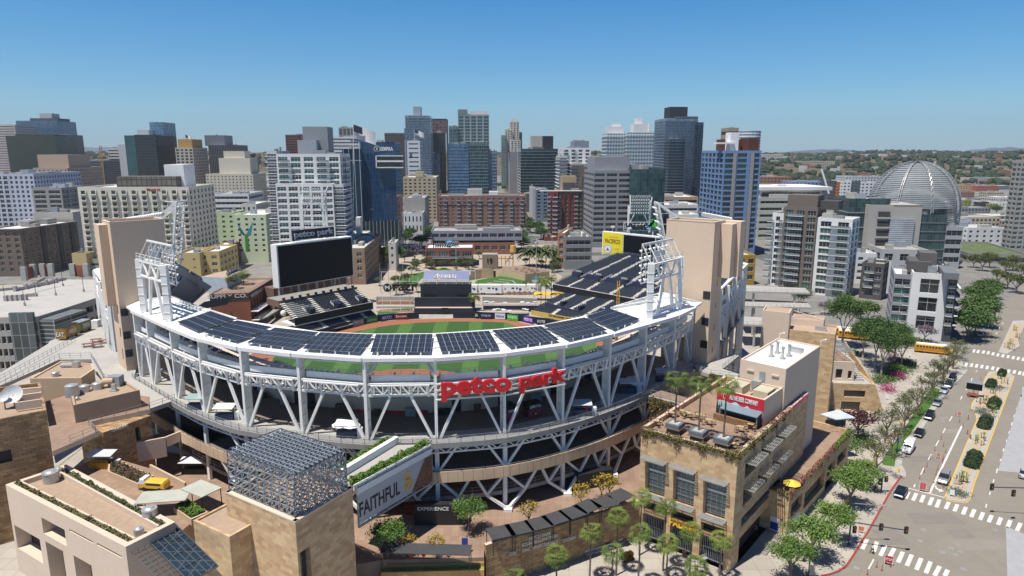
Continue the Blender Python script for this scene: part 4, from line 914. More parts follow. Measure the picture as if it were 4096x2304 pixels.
lw0=Vector((-63.5,241.));lw1=Vector((-52.5,255.));
seat_rows(B,[Vector((-73.,229.5)),Vector((-64.5,240.)),Vector((-52.,256.8))],[Vector((-80,236)),Vector((-71.5,246.)),Vector((-58.,263.5))],1.5,4.4,9,[.3,.6,.85],step=.62)
pm=MB();pm.cyl((0,0,0),(0,0,.7),.5,.65,8,0);pm.ball((0,0,.9),.55,8,4,1,.6);
fp0=ob('flower_pot',pm.mesh('flower_pot',[navy,mat('yellow_flowers',(.45,.33,.03),.8,var=.4,scale=4)]),None,'navy pot of yellow flowers on the terrace edge under the big screen','flower pot','pots of yellow flowers below the screen')
for k in range(10):
 p=LFa.lerp(LFb,.06+k*.098)+nl*9.9
 o=fp0 if k==0 else fp0.copy()
 if k:COL.objects.link(o)
 o.location=(p.x,p.y,12.4)
SL=Vector((-90.3,258.));SR=Vector((-68.2,285.));sdv=(SR-SL).normalized();sn=Vector((sdv.y,-sdv.x));Wd=(SR-SL).length
B=thing('giant_screen','giant unlit black screen with white left side above left field','scoreboard',(SL.x,SL.y,12.9))
m=MB();m.prism([SL-sdv*.6,SR+sdv*.4,SR+sdv*.4-sn*4,SL-sdv*.6-sn*4],12.9,29.9);part(B,'housing',m,[whitep])
m=MB();m.prism([SL+sn*.02,SR+sn*.02,SR+sn*.12,SL+sn*.12],13.2,29.3);part(B,'screen',m,[screenm])
for k in range(5):
 p=SL.lerp(SR,k/4)-sn*1;m=MB();m.beam(sv(p,5),sv(p,12.9),.7,.7);part(B,'post',m,[concrete])
for k in range(9):
 p=SL.lerp(SR,(k+.5)/9)-sn*3;m=MB();m.beam(sv(p,8),sv(p+sdv*1.2,12.9),.25,.25);m.beam(sv(p+sdv*2,8),sv(p,12.9),.25,.25);part(B,'strut',m,[steel])
m=MB();m.prism([SL-sn*5,SR-sn*5,SR-sn*12,SL-sn*12],.2,12.);part(B,'rear_block',m,[mat('brown_wall',(.16,.1,.07))])
def vtext(nm,s,P0,P1,h,mt,par=None,dep=.3,bold=.02,**kw):
 """lettering between two lower points on a vertical face"""
 P0=Vector(P0);P1=Vector(P1);return text(nm,s,P0,((P1-P0).x,(P1-P0).y,0),(0,0,1),math.hypot((P1-P0).x,(P1-P0).y),h,mt,par,depth=dep,bold=bold,**kw)
def face_rect(p0,p1,off,t,xl,yb,xr,yt):
 """rectangle on vertical plane: returns lower-left, lower-right, height"""
 d=(p1-p0).normalized();n=Vector((d.y,-d.x));a=p0+n*off;b=p1+n*off
 l=fu(a,b,t,xl,yb);r=fu(a,b,t,xr,yb);tp=fu(a,b,t,xl,yt)
 return sv(a+d*l[0],l[1]),sv(a+d*r[0],l[1]),tp[1]-l[1]
p0,p1=SL,SR
a,b,hh=face_rect(p0,p1,-1.2,'B2',415,152,818,68);d=(b-a).normalized();
ns=thing('name_board','navy name board with grey lettering above the giant screen','sign',a)
m=MB();m.prism([a.xy,b.xy,b.xy-sn*.8,a.xy-sn*.8],a.z,a.z+3.9);part(ns,'board',m,[navy])
vtext('lettering','petco park',a+d*.6+Vector((sn.x*.05,sn.y*.05,.45)),b-d*.5+Vector((sn.x*.05,sn.y*.05,.45)),3.0,mat('light_grey_letters',(.45,.49,.55),.5),ns,.3,.03)
m=MB()
for k in range(12):q_=a.lerp(b,k/11)-sv(sn,0)*.9;m.beam(q_-Vector((0,0,1.2)),q_+Vector((0,0,4.6)),.1);
m.beam(a+Vector((0,0,4.4)),b+Vector((0,0,4.4)),.12);part(ns,'support_frame',m,[white])
def light_tower(label,Y,t,xl,xr,yt,yb,ybase,rows=5,cols_=8):
 A=v(t,xl,yb,Y);Bp=v(t,xr,yb,Y);Tt=v(t,xl,yt,Y);zb=v(t,xl,ybase,Y).z
 L_=thing('light_tower',label,'light tower',(A.x,A.y,zb));hgt=Tt.z-A.z;w_=Bp.x-A.x
 m=MB();m.beam((A.x-.6,Y+1,zb),(A.x-.6,Y+1,A.z+hgt*.5),.8,.8);part(L_,'post',m,[white]);m=MB();m.beam((Bp.x+.6,Y+1,zb),(Bp.x+.6,Y+1,A.z+hgt*.8),.8,.8);part(L_,'post',m,[white])
 m=MB();m.beam((A.x-.6,Y+1,zb+(A.z-zb)*.35),(A.x+w_*.25,Y+1,A.z),.4);m.beam((Bp.x+.6,Y+1,zb+(A.z-zb)*.35),(Bp.x-w_*.25,Y+1,A.z),.4);m.beam((A.x-.6,Y+1,zb+(A.z-zb)*.2),(Bp.x+.6,Y+1,zb+(A.z-zb)*.2),.3);part(L_,'brace',m,[white])
 m=MB();m.beam((A.x,Y,A.z),(A.x,Y+2,Tt.z+1),.3);m.beam((Bp.x,Y,A.z),(Bp.x+1.5,Y+2,Tt.z),.3);m.rail([Vector((A.x-.5,Y+.2,Tt.z)),Vector((Bp.x+.5,Y+.2,Tt.z))],.8,post=3,r=.1);part(L_,'rack_arm',m,[white])
 lamp_rack(L_,(A.x,Y,A.z),(1,0,0),(0,0,1),(0,-1,-.2),cols_,rows,w_/cols_,hgt/rows)
 return L_
light_tower('white floodlight rack on twin posts above the giant black screen',283,'A2',505,712,835,1000,1250)
zw=13.;c0=g2('N',250,440,zw);c1=g2('N',497,292,zw);cl=g2('N',-160,455,zw)
d=(c1-c0).normalized();n=Vector((-d.y,d.x))
m=MB();wh=[]
for k in range(9):
 L_=(c1-c0).length;wh.append((L_*(k+.25)/9,6.2,L_*(k+.85)/9,9.8));wh.append((L_*(k+.25)/9,2,L_*(k+.85)/9,5.2))
block(m,[cl,c0,c1,c1+n*14,cl+(c1-c0)],0,zw,.3,{1:wh},.6,0,1,mb=2)
B=m.build('brick_warehouse',[brick,paver,black],None,label='red brick warehouse with white painted wall lettering at the left field corner',cat='building')
m=MB()
for p,q_ in((cl,c0),(c0,c1)):
 e=(q_-p).normalized();f=Vector((e.y,-e.x));m.prism([p+f*.02,q_+f*.02,q_+f*.12,p+f*.12],10.3,12.6)
part(B,'painted_band',m,[mat('dark_painted_brick',(.045,.04,.04),.9)])
lwht=mat('white_sign_paint',(.62,.60,.56),.8)
a,b,hh=face_rect(cl,c0,.15,'N',0,497,238,452);vtext('lettering','SUPPLY CO.',a-(b-a)*.75,b-(b-a)*.03,1.5,lwht,B,.05)
e=(c1-c0);vtext('lettering','WESTERN METAL SUPPLY CO.',sv(c0+e*.03,10.7)+sv(Vector((e.normalized().y,-e.normalized().x))*.15,0),sv(c0+e*.97,10.7),1.4,lwht,B,.05)
for zz_ in(5.6,2.2):
 m=MB();f=Vector((d.y,-d.x));m.prism([c0+f*.02,c1+f*.02,c1+f*3,c0+f*3],zz_,zz_+.3);m.rail([sv(c0+f*3,zz_+.3),sv(c1+f*3,zz_+.3)],1.,post=1.5,r=.08);part(B,'balcony',m,[whitep])
m=MB();m.rail([sv(cl,zw),sv(c0,zw),sv(c1,zw)],1.1,post=1.5,r=.07);part(B,'roof_rail',m,[steel])
m=MB();f=Vector((d.y,-d.x));m.prism([c0-d*3+f*5,c0+f*6,c1+f*8,c1+f*4],3,3.6);part(B,'seating_terrace',m,[concd])
m=MB();qq=[g2('B1',2185,640,13),g2('B1',2340,590,13),g2('B1',2310,450,13),g2('B1',1950,530,13)]
a0=g2('B1',2190,510,17);a1=g2('B1',2330,450,17);a2=g2('B1',2180,440,17);a3=g2('B1',1940,500,17)
m.prism([a3,a0,a1,a2],11,17,0,1);o=m.build('blue_roof_building',[mat('pale_blue_stucco',(.42,.50,.58),.85),rooft],None,label='pale blue flat roofed building with rooftop lettering beside the brick warehouse',cat='building')
vtext('rooftop_lettering','Queenstown',sv(a0,17.3),sv(a1,17.3),2.4,mat('navy_letters',(.05,.07,.22),.6)).parent=o
m=MB();m.ball((0,0,0),1.15,12,8);p=g('N',602,650,4.2);o=m.build('giant_baseball',[whitep],None,label='giant white baseball hung at the corner of the left field stand',cat='ball ornament',loc=p)
wbase=[Vector((-84,226)),g2('B2',700,1080),g2('B2',840,1030),g2('B2',1100,968),g2('B2',1240,935),g2('B2',1390,920),g2('B2',1550,913),g2('N',2000,712)]
wb2=[g2('N',2350,706),g2('B2',2200,905),g2('B2',2473,917),g2('B3',60,911),g2('B3',240,943),g2('B3',340,956),g2('B3',460,968),Vector((37,229))]
WL=thing('outfield_wall','navy padded outfield wall carrying a row of advertising boards','wall',(-25,265,0))
for pl_ in(wbase,wb2):
 for a,b in zip(pl_,pl_[1:]):
  d=(b-a).normalized();n=Vector((-d.y,d.x));m=MB();m.prism([a,b,b+n*.4,a+n*.4],.1,2.7);part(WL,'wall_pad',m,[navy])
m=MB();
def adboard(t,xl,yl,xr,yr,s,bg,fg,h=2.25):
 a=g(t,xl,yl,.16);b=g(t,xr,yr,.16);d=(b-a).normalized();n=Vector((d.y,-d.x,0));dd=.2
 m=MB();m.prism([a.xy+n.xy*dd,b.xy+n.xy*dd,b.xy+n.xy*(dd+.15),a.xy+n.xy*(dd+.15)],.35,.35+h);o=part(WL,'advertising_board',m,[flat(bg)])
 L_=(b-a).length;q_=vtext('board_lettering',s,a+d*L_*.1+n*(dd+.16)+Vector((0,0,.9)),b-d*L_*.1+n*(dd+.16)+Vector((0,0,.9)),1.15,flat(fg),None,.04,.01);q_.parent=o;q_.matrix_parent_inverse=Matrix.Identity(4);
 if o.matrix_parent_inverse:q_.matrix_world=Matrix.Identity(4)
 return o
def _fix(o):
 for c in o.children:c.matrix_parent_inverse=(Matrix.LocRotScale(WL.location,None,None)@o.matrix_parent_inverse).inverted()
for a in[('N',1020,850,1140,830,'QuidelOrtho',(42,52,120),(200,205,220)),('N',1175,825,1290,800,'Southwest',(40,60,150),(230,230,235)),('N',1315,798,1430,775,'CYMBIOTIKA',(120,122,140),(200,200,205)),('N',1458,765,1572,745,'dexcom',(30,130,70),(150,210,160)),('N',1602,742,1728,722,'ARCO',(30,45,140),(225,228,235)),('N',1748,722,1885,718,'Sycuan',(110,22,25),(240,230,225)),('R',285,785,325,787,'396',(15,20,30),(225,225,225)),('R',345,790,480,792,'UC San Diego Health',(18,35,75),(210,215,225)),('R',517,792,633,798,'National',(225,228,232),(40,110,190)),('R',658,803,782,818,'San Diego Zoo',(80,175,60),(235,245,230)),('R',845,824,958,850,'NEXEN TIRE',(85,30,150),(235,230,245)),('R',990,856,1105,862,'EVOTEK',(20,25,38),(225,225,230))]:
 _fix(adboard(*a))
BE=thing('batters_eye','tall dark navy centre field block behind the outfield wall','building',(-28,270,0))
yb=270.
X=lambda x,Y=yb:v('N',x,400,Y).x
Zn=lambda y,Y=yb:v('N',2200,y,Y).z
for(x0,x1,yt_,y0_,y1_)in((2010,2530,360,271,277),(1950,2575,490,269.5,271),(1950,2590,590,267.5,269.5)):
 m=MB();m.box(X(x0),y0_,.1,X(x1),y1_,Zn(yt_));part(BE,'dark_wall',m,[tiles('dark_cladding',(.018,.022,.034),(.022,.026,.04),(.012,.014,.02),8,.5,.03,0)])
m=MB();m.box(X(2045),270.9,Zn(475),X(2175),270.97,Zn(450));m.box(X(2380),270.9,Zn(475),X(2510),270.97,Zn(450));part(BE,'slot_window',m,[black])
m=MB();m.box(X(1960),268.0,Zn(590)+.02,X(2560),269.4,Zn(585)+.1);part(BE,'ledge',m,[beigel])
m=MB();m.rail([Vector((X(2010),271.2,Zn(360))),Vector((X(2530),271.2,Zn(360)))],1.,post=3,r=.08);part(BE,'railing',m,[white])
m=MB();m.box(X(2235),267.3,.2,X(2305),267.45,3);part(BE,'bullpen_gate',m,[black])
blu=tiles('blue_standing_seam',(.085,.115,.27),(.09,.12,.28),(.05,.07,.18),.6,30,.05,0,rough=.5)
SG=thing('slanted_roof_sign','sloping blue metal roof sign with white and maroon script above the batters eye','sign',(-28,272,13))
zl=Zn(312,271.5);zh=v('N',2200,215,275).z
A=Vector((X(2040,271.5),271.5,zl));Bq=Vector((X(2517,271.5),271.5,zl));Cq=Vector((v('N',2517,215,275).x,275,zh));Dq=Vector((v('N',2055,215,275).x,275,zh))
m=MB();up=Vector((0,.05,-.25));m.hexa([A+up,Bq+up,Cq+up,Dq+up],[A,Bq,Cq,Dq]);part(SG,'blue_roof',m,[blu])
m=MB()
for p in(A,Bq,A.lerp(Bq,.3),A.lerp(Bq,.72)):m.beam(p,(p.x,p.y,Zn(360)),.25);m.beam(p+Vector((0,3.4,1)),(p.x,p.y+3.4,Zn(360)),.2)
m.beam(A,Bq,.25);m.beam(Cq+Vector((2.5,0,0)),Dq-Vector((1.5,0,0)),.2);m.beam(Cq+Vector((2.5,0,0)),Cq+Vector((2.5,0,-4.5)),.2);part(SG,'steel_frame',m,[white])
upv=(Dq-A).normalized();upv=Vector((0,upv.y,upv.z)).normalized();nv=Vector((1,0,0)).cross(upv)
W_=(Bq-A).length
o1=A+Vector((W_*.235,0,0))+upv*.2+nv*.12
text('sign_lettering','Sycuan',o1,(1,0,0),upv,W_*.50,3.3,whitep,SG,.06,.055);text('sign_lettering','Sycuan',o1+nv*.08+Vector((.06,0,0))+upv*.08,(1,0,0),upv,W_*.49,3.15,mat('maroon_letters',(.13,.01,.03),.6),SG,.06,.0)
Yr=272.;a=v('N',1640,425,Yr);b=v('N',1985,425,Yr);RZ=thing('black_letter_sign','black letter sign with a round M badge left of the batters eye','sign',a)
for(x0,yb_,x1,yt_,ww,mt,off)in((1731,421,1984,349,.03,black,-.25),):
 p=v('N',x0,yb_,Yr);q_=v('N',x1,yb_,Yr);tz_=v('N',x0,yt_,Yr).z-p.z;vtext('lettering','razr',p+Vector((0,off,0)),q_+Vector((0,off,0)),tz_,mt,RZ,.2,ww)
c=v('N',1674,386,Yr);m=MB();m.cyl(c+Vector((0,-.1,0)),c+Vector((0,.1,0)),1.9,1.9,28,1);m.cyl(c+Vector((0,-.3,0)),c+Vector((0,-.1,0)),1.7,1.7,28,0);part(RZ,'round_badge',m,[black,whitep])
vtext('badge_letter','M',c+Vector((-1.,-.35,-.8)),c+Vector((1.,-.35,-.8)),1.6,whitep,RZ,.1,.04)
m=MB();
for x in(1615,1700,1800,1900,1990):p=v('N',x,430,Yr);m.beam((p.x,Yr+.6,.2),(p.x,Yr+.6,p.z+8.5 if x in(1615,)else p.z+6),.15)
m.beam((a.x-1,Yr+.5,a.z),(b.x+1,Yr+.5,b.z),.15);m.beam((a.x-1,Yr+.5,a.z+4),(b.x+1,Yr+.5,b.z+4),.12);m.beam((a.x-1,Yr+.5,a.z+8),(b.x+1,Yr+.5,b.z+8),.15);part(RZ,'frame',m,[white])
UA=g2('R',1175,395,9.);UB=g2('R',2215,585,9.);du=(UB-UA).normalized();nu_=Vector((-du.y,du.x));LU=(UB-UA).length
UB=UB+du*14;LU+=14
B=thing('right_field_stand','big sunlit double deck of navy seats with pale aisles in right field','grandstand',(UA.x,UA.y,0))
seat_rows(B,[UA+nu_*.5+du*.3,UB+nu_*.5],[UA+nu_*8+du*4,UB+nu_*8],9.0,12.2,9,[.13,.3,.5,.68,.86],step=.62)
a=UA+nu_*8.1+du*4;b=UB+nu_*8.1
m=MB();m.prism([a,b,b+nu_*.3,a+nu_*.3],11,14.2);part(B,'cross_wall',m,[mat('indigo_wall',(.03,.03,.09),.8)])
bk0=UA+nu_*24+du*16
seat_rows(B,[a+nu_*.4,b+nu_*.4],[bk0,UB+nu_*24],13.8,21.5,17,[.17,.36,.55,.74,.9],step=.62)
for t in(.08,.27,.5,.72,.92):
 p=a.lerp(b,t);m=MB();m.obox(p-nu_*1.6,du,nu_,1.6,1.5,12.,14.6);part(B,'vomitory',m,[navy])
 m=MB();m.rail([sv(p-nu_*2+du*2,12.3),sv(p+nu_*1.5+du*5,14.6)],.9,post=1,r=.1);m.rail([sv(p-nu_*1.6-du*1,14.6),sv(p-nu_*1.6+du*1.8,14.6)],.8,post=1,r=.1);part(B,'stair_rail',m,[whitep])
m=MB();m.prism([UA,UB,UB+nu_*.5,UA+nu_*.5],6.6,9.3);part(B,'front_fascia',m,[black])
m=MB();m.prism([UA-nu_*.03,UB-nu_*.03,UB-nu_*.12,UA-nu_*.12],9.2,9.42);m.prism([UA+nu_*.4,UB+nu_*.4,UB+nu_*20,UA+nu_*20],6.1,6.55);part(B,'deck_edge',m,[whitep,concd])
m=MB();m.rail([sv(UA+du*.3,9.3),sv(UA+nu_*8+du*4,12.4),sv(a,14),sv(bk0,21.6),sv(UB+nu_*24,21.6)],1.,post=2.5,r=.08);part(B,'edge_rail',m,[steel])
la=g2('R',1090,615,2.6);lb=g2('R',1560,742,2.6);dl_=(lb-la).normalized();lb=la+dl_*42;nl_=Vector((-dl_.y,dl_.x))
seat_rows(B,[la,lb],[la+nl_*15+dl_*3,lb+nl_*17],3.2,8.,17,[.14,.38,.62,.83],step=.62)
m=MB();m.prism([la-nl_*.3,lb-nl_*.3,lb,la],1.5,3.4);part(B,'cross_wall',m,[MT['indigo_wall']])
fa=g2('R',935,705,1.4);fb_=g2('R',1440,800,1.4);d3=(fb_-fa).normalized();n3=Vector((-d3.y,d3.x));fb_=fa+d3*34
seat_rows(B,[fa,fb_],[fa+n3*5.5,fb_+n3*5.5],1.6,3.0,6,[.3,.7],step=.62)
m=MB();m.prism([fa-n3*.4,fb_-n3*.4,fb_-n3*.1,fa-n3*.1],.2,2.0);o=part(B,'yellow_board',m,[mat('golden_board',(.52,.36,.08),.7)])
t_=vtext('board_lettering','CHROME TOUR  THE',sv(fa+d3*9-n3*.45,1.0),sv(fa+d3*26-n3*.45,1.0),.75,black,None,.05);t_.parent=o;t_.matrix_parent_inverse=Matrix.Translation((-0,0,0));t_.matrix_parent_inverse=(Matrix.LocRotScale(B.location,None,None)@o.matrix_parent_inverse).inverted()
for k in range(4):
 p=la.lerp(lb,.22+.25*k);m=MB();m.obox(p+nl_*.2,dl_,nl_,1.4,2.4,3.4,5.2);part(B,'vomitory',m,[navy]);m=MB();m.rail([sv(p+nl_*.2-dl_*.4,4.2),sv(p+nl_*2.8-dl_*.4,5.6),sv(p+nl_*2.8+dl_*1.8,5.6)],.8,post=1,r=.1);part(B,'stair_rail',m,[whitep])
m=MB();a=Vector((34.6,215.2,.2));zt_=v('B3',1150,540,215.2).z
for dx in(-.35,.35):m.beam(a+Vector((dx,0,0)),(a.x+dx,a.y,zt_),.22)
for k in range(20):z=.5+(zt_-.8)*k/20;m.beam((a.x-.3,a.y,z),(a.x+.3,a.y,z),.12)
m.build('foul_pole',[yellow],None,label='yellow ladder like foul pole in front of the right field seats',cat='foul pole')
VA=Vector((40.3,298.));VB=Vector((72.,267.5));dv=(VB-VA).normalized();nv_=Vector((dv.y,-dv.x))
B=thing('right_scoreboard','right field scoreboard with yellow drink advertisement and unlit black screen','scoreboard',(VA.x,VA.y,20))
z0b=20.6;z1b=30.3
def seg(x0,x1):a=fu(VA,VB,'B3',x0,150)[0];b=fu(VA,VB,'B3',x1,150)[0];return a,b
m=MB();m.prism([VA-dv*.3,VB,VB-nv_*2,VA-dv*.3-nv_*2],z0b-.4,z1b+.3);part(B,'housing',m,[whitep])
a_,b2=seg(995,1188);m=MB();onwall(VA,VB,a_,z0b,b2,z1b,.03,.15,m);yp=part(B,'yellow_panel',m,[mat('bright_yellow_print',(.80,.66,.02),.6,var=.1,scale=.3)])
L_=b2-a_
def onb(s,u0,u1,z,h,mt,bold=.02):return vtext('panel_lettering',s,sv(VA+dv*(a_+L_*u0)+nv_*.16,z),sv(VA+dv*(a_+L_*u1)+nv_*.16,z),h,mt,B,.05,bold)
onb('CERVEZA',.30,.80,28.2,.5,gold,.01);onb('PACIFICO',.12,.88,25.6,2.0,mat('dark_gold_letters',(.22,.11,.02),.6),.03);onb('CLARA',.55,.85,23.2,.8,gold,.01)
cc_=VA+dv*(a_+L_*.27)+nv_*.16
m=MB();p=sv(cc_,22.9);m.cyl(p,p+sv(nv_,0)*.06,2.1,2.1,20);p2=p+sv(nv_,0)*.07;m.cyl(p2,p2+sv(nv_,0)*.04,1.5,1.5,20,1);part(B,'round_emblem',m,[flat((165,190,205)),flat((225,235,240))])
m=MB();q1=p+sv(nv_,0)*.14;dv3=sv(dv,0);m.poly([q1-dv3*1.0+Vector((0,0,-.6)),q1+dv3*1.0+Vector((0,0,-.6)),q1+Vector((0,0,1.0))]);part(B,'emblem_sail',m,[flat((190,60,30))])
a_,b2=seg(1195,1500);m=MB();onwall(VA,VB,a_,z0b,b2,z1b-.3,.03,.15,m);part(B,'screen',m,[screenm])
a_,b2=seg(1508,1750);m=MB();onwall(VA,VB,a_,z0b,min(b2,(VB-VA).length),z1b-.3,.03,.15,m);part(B,'navy_panel',m,[flat((20,35,75))]);L_=12
vtext('panel_lettering','UC San Diego',sv(VA+dv*(a_+.8)+nv_*.18,z1b-4),sv(VA+dv*(a_+9)+nv_*.18,z1b-4),1.3,whitep,B,.05)
for t in(.12,.5,.9):
 m=MB();p=VA.lerp(VB,t)-nv_*.8;m.beam(sv(p,12),sv(p,z0b),1.2,1.2);m.beam(sv(p-dv*2,16),sv(p+dv*2,z0b-.3),.4);part(B,'support_leg',m,[concrete])
m=MB()
for t in(.1,.3):p=VA.lerp(VB,t)-nv_*1;m.beam(sv(p,z1b),sv(p,z1b+2.4),.2);m.box(p.x-.8,p.y-.4,z1b+2.2,p.x+.8,p.y+.4,z1b+2.9)
part(B,'top_lamp',m,[white])
light_tower('white floodlight rack on braced posts above the right field scoreboard',302,'A3',1258,1440,940,1100,1280)
Yv=300.;p=v('A3',1200,1248,Yv);q_=v('A3',1412,1248,Yv);
VS=thing('wordmark_sign','black lettered sign with blue green ribbon mark above the right scoreboard','sign',p)
vtext('lettering','Viasat',p+Vector((-.35,-.4,.3)),q_+Vector((-.3,-.4,.3)),v('A3',1200,1184,Yv).z-p.z,whitep,VS,.2,.04);vtext('lettering','Viasat',p+Vector((.05,-.6,.05)),q_+Vector((-.05,-.6,.05)),v('A3',1200,1184,Yv).z-p.z-.1,black,VS,.2,.04)
def rib(pts,col,w):
 m=MB();P_=[v('A3',x,y,Yv)+Vector((0,-.6,0))for x,y in pts]
 for a,b in zip(P_,P_[1:]):m.beam(a,b,w,.3,up=(0,1,0))
 part(VS,'ribbon_mark',m,[flat(col)])
rib([(1428,1230),(1440,1205),(1450,1222),(1462,1180)],(30,140,220),1.2);rib([(1452,1225),(1470,1170),(1482,1160),(1495,1225)],(90,200,60),1.6)
m=MB();A=v('A3',1195,1180,Yv);Bz=v('A3',1520,1262,Yv)
for zz_ in(A.z,(A.z+Bz.z)/2,Bz.z,(A.z+3*Bz.z)/4):m.beam((A.x,Yv,zz_),(Bz.x,Yv,zz_),.2)
for k in range(5):x=A.x+(Bz.x-A.x)*k/4;m.beam((x,Yv,A.z),(x,Yv,Bz.z),.2)
m.beam((Bz.x-2,Yv,Bz.z),(Bz.x-2,Yv,20),.5);part(VS,'frame',m,[white])
def side_rack(label,base,top,Y,lean,rows,t='A3'):
 A=v(t,*base,Y);T_=v(t,*top,Y);B=thing('light_tower',label,'light tower',(A.x,A.y,33))
 s=lean
 m=MB();m.beam((A.x,Y,33),T_,.5);m.beam((A.x,Y+5,33),T_+Vector((0,5,0)),.5);part(B,'post',m,[white])
 m=MB()
 for k in range(4):m.beam(T_+Vector((-s*.6*k*0,1.6*k,0)),Vector((A.x+s*9,Y+1.6*k,T_.z-9)),.45,.45)
 for k in range(7):p=Vector((A.x,Y,33)).lerp(T_,k/6);m.beam(p,p+Vector((s*4,2,0)),.2);m.beam(p,p+Vector((0,5,0)),.25)
 part(B,'brace',m,[white])
 z0=T_.z-2.*rows
 lamp_rack(B,Vector((T_.x+(A.x-T_.x)*.8,Y+5,T_.z-16)),(0,-1,0),(T_-Vector((A.x,Y,33))),(-s,0,-.1),4,8,1.5,2)
 return B
side_rack('leaning white lamp mast beside the right tan tower',(1650,1400),(1530,995),190,1,6)
side_rack('leaning white lamp mast behind the left brown tower',(1640,1400),(1700,985),190,-1,6,'A1')
m=MB();p0_=v('A3',1970,1100,220);p1_=v('A3',2230,1150,190)
for k in range(14):
 a=p0_.lerp(p1_,k/13);m.cyl(a,a+Vector((-.6,-.4,-.2)),.6,.7,8);m.cyl(a-Vector((0,0,2)),a-Vector((.6,.4,2.2)),.6,.7,8)
m.beam(p0_,p1_,.3);q0=v('A3',2280,1230,190);m.beam(p1_,q0,.5);m.beam(p1_-Vector((0,0,4)),q0-Vector((0,0,2)),.4);m.beam(q0,(q0.x,190,33),1.4,1.4);m.beam(p1_-Vector((0,0,5)),(q0.x-3,190,33),.7)
m.build('light_tower',[white],None,label='white braced lamp mast standing on the far right side roof',cat='light tower')
m=MB();p0_=v('A1',1230,1145,200);p1_=v('A1',1560,1095,185)
for k in range(16):
 a=p0_.lerp(p1_,k/15);m.cyl(a,a+Vector((.5,-.4,-.2)),.45,.55,8)
m.beam(p0_,p1_,.4);m.beam(p0_-Vector((0,0,1)),p1_-Vector((0,0,1)),.3);m.build('lamp_row',[white],None,label='long row of white lamps seen above the brown tower top',cat='lamp row')
# ================= RIGHT SIDE BUILDINGS =================
glA=mat('window_glass_dark',(.015,.022,.026),.06,var=.3,scale=.05,spec=.8)
glB=mat('window_glass_blue',(.05,.075,.095),.08,var=.3,scale=.05,spec=.8)
glC=mat('window_blind_pale',(.22,.23,.21),.35,var=.3,scale=.05)
glG=mat('window_glass_green',(.04,.12,.105),.06,var=.3,scale=.05,spec=.8)
GL=(glA,glA,glB,glC)
WM={}
def winmesh(w,h,glass,fr,div):
 k=(round(w,2),round(h,2),glass.name,fr.name,div)
 if k not in WM:
  m=MB();m.poly([(0,0,0),(w,0,0),(w,0,h),(0,0,h)],0);t=max(.06,min(.14,w*.05))
  for x in([0,w-t]if div==0 else[0,w-t]+[w*i/(div+1)-t/2 for i in range(1,div+1)]):m.box(x,-.06,0,x+t,-.005,h,1)
  m.box(t,-.055,h*.62,w-t,-.006,h*.62+t,1);m.box(t,-.055,0,w-t,-.006,t,1)
  WM[k]=m.mesh('window',[glass,fr])
 return WM[k]
def rotm(d,p):
 M=Matrix.Identity(4);M.col[0][:3]=(d.x,d.y,0);M.col[1][:3]=(-d.y,d.x,0);M.translation=p;return M
def windows(B,lst,glasses,fr,div=1,cap=100,name='window'):
 """lst of (p0,dir,u,z,w,h,depth)"""
 lst=sorted(lst,key=lambda s:(s[0]+s[1]*s[2]).length+abs(s[3]-20)*.02)
 mats_=list(dict.fromkeys(glasses))+[fr];big=MB()
 for i,(p0,d,u,z,w,h,dep)in enumerate(lst):
  inn_=Vector((-d.y,d.x));p=p0+d*u+inn_*(dep-.01);gl_=R.choice(glasses)
  if i<cap:
   o=ob(name,winmesh(w,h,gl_,fr,div),None);o.parent=B;o.matrix_parent_inverse=Matrix.LocRotScale(B.location,B.rotation_euler,None).inverted();o.matrix_local=Matrix(o.matrix_local);M=rotm(d,sv(p,z));o.matrix_basis=M
  else:
   a=sv(p,z);D3=sv(d,0);big.poly([a,a+D3*w,a+D3*w+Vector((0,0,h)),a+Vector((0,0,h))],mats_.index(gl_))
   n3=sv(-inn_,0)*.05;up=Vector((0,0,1))
   for x in[w*k/(div+1)for k in range(1,div+1)]:big.poly([a+n3+D3*(x-.06),a+n3+D3*(x+.06),a+n3+D3*(x+.06)+up*h,a+n3+D3*(x-.06)+up*h],len(mats_)-1)
   big.poly([a+n3+up*h*.62,a+n3+up*h*.62+D3*w,a+n3+up*(h*.62+.1)+D3*w,a+n3+up*(h*.62+.1)],len(mats_)-1)
 if big.f:part(B,'remaining_'+name+'s',big,mats_,kind='stuff')
RZ_=20.
pc=Vector((34.3,95.4));pl2=Vector((21.5,105.4));pr=Vector((56.6,122.3));pb_=pl2+(pr-pc)
hh=[]
for a in(('C3',937,668,1082,862),('C3',1118,722,1272,925),('C3',1313,792,1470,1015)):hh.append(hole(pl2,pc,*a))
hh=[(h[0],h[3]-7.1,h[0]+3.6,h[3]-.2)for h in hh]
low=[(h[0]-.1,h[1]-2.9,h[2]+.1,h[1]-1.4)for h in hh]
gates=[(h[0]-.2,.13,h[2]+.2,4.9)for h in hh]
side=[]
Ls=(pr-pc).length
sh=[(Ls*.10,9.8,Ls*.22,13),(Ls*.28,9.8,Ls*.42,13),(Ls*.48,9.8,Ls*.62,13),(Ls*.10,14.6,Ls*.24,17.4),(Ls*.30,14.6,Ls*.44,17.4),(Ls*.5,14.6,Ls*.64,17.4),(Ls*.10,6.2,Ls*.62,7.9),(3.2,.13,Ls*.5,4.4)]
m=MB();block(m,[pl2,pc,pr,pb_],0,RZ_,.8,{0:hh+low+gates,1:sh},1.3,0,1,mb=2,w=.45)
PB=m.build('ballpark_store_building',[stone,paver,mat('deep_interior',(.03,.03,.03))],None,label='sandstone corner building with a roof terrace, steel awnings and yellow lettering',cat='building')
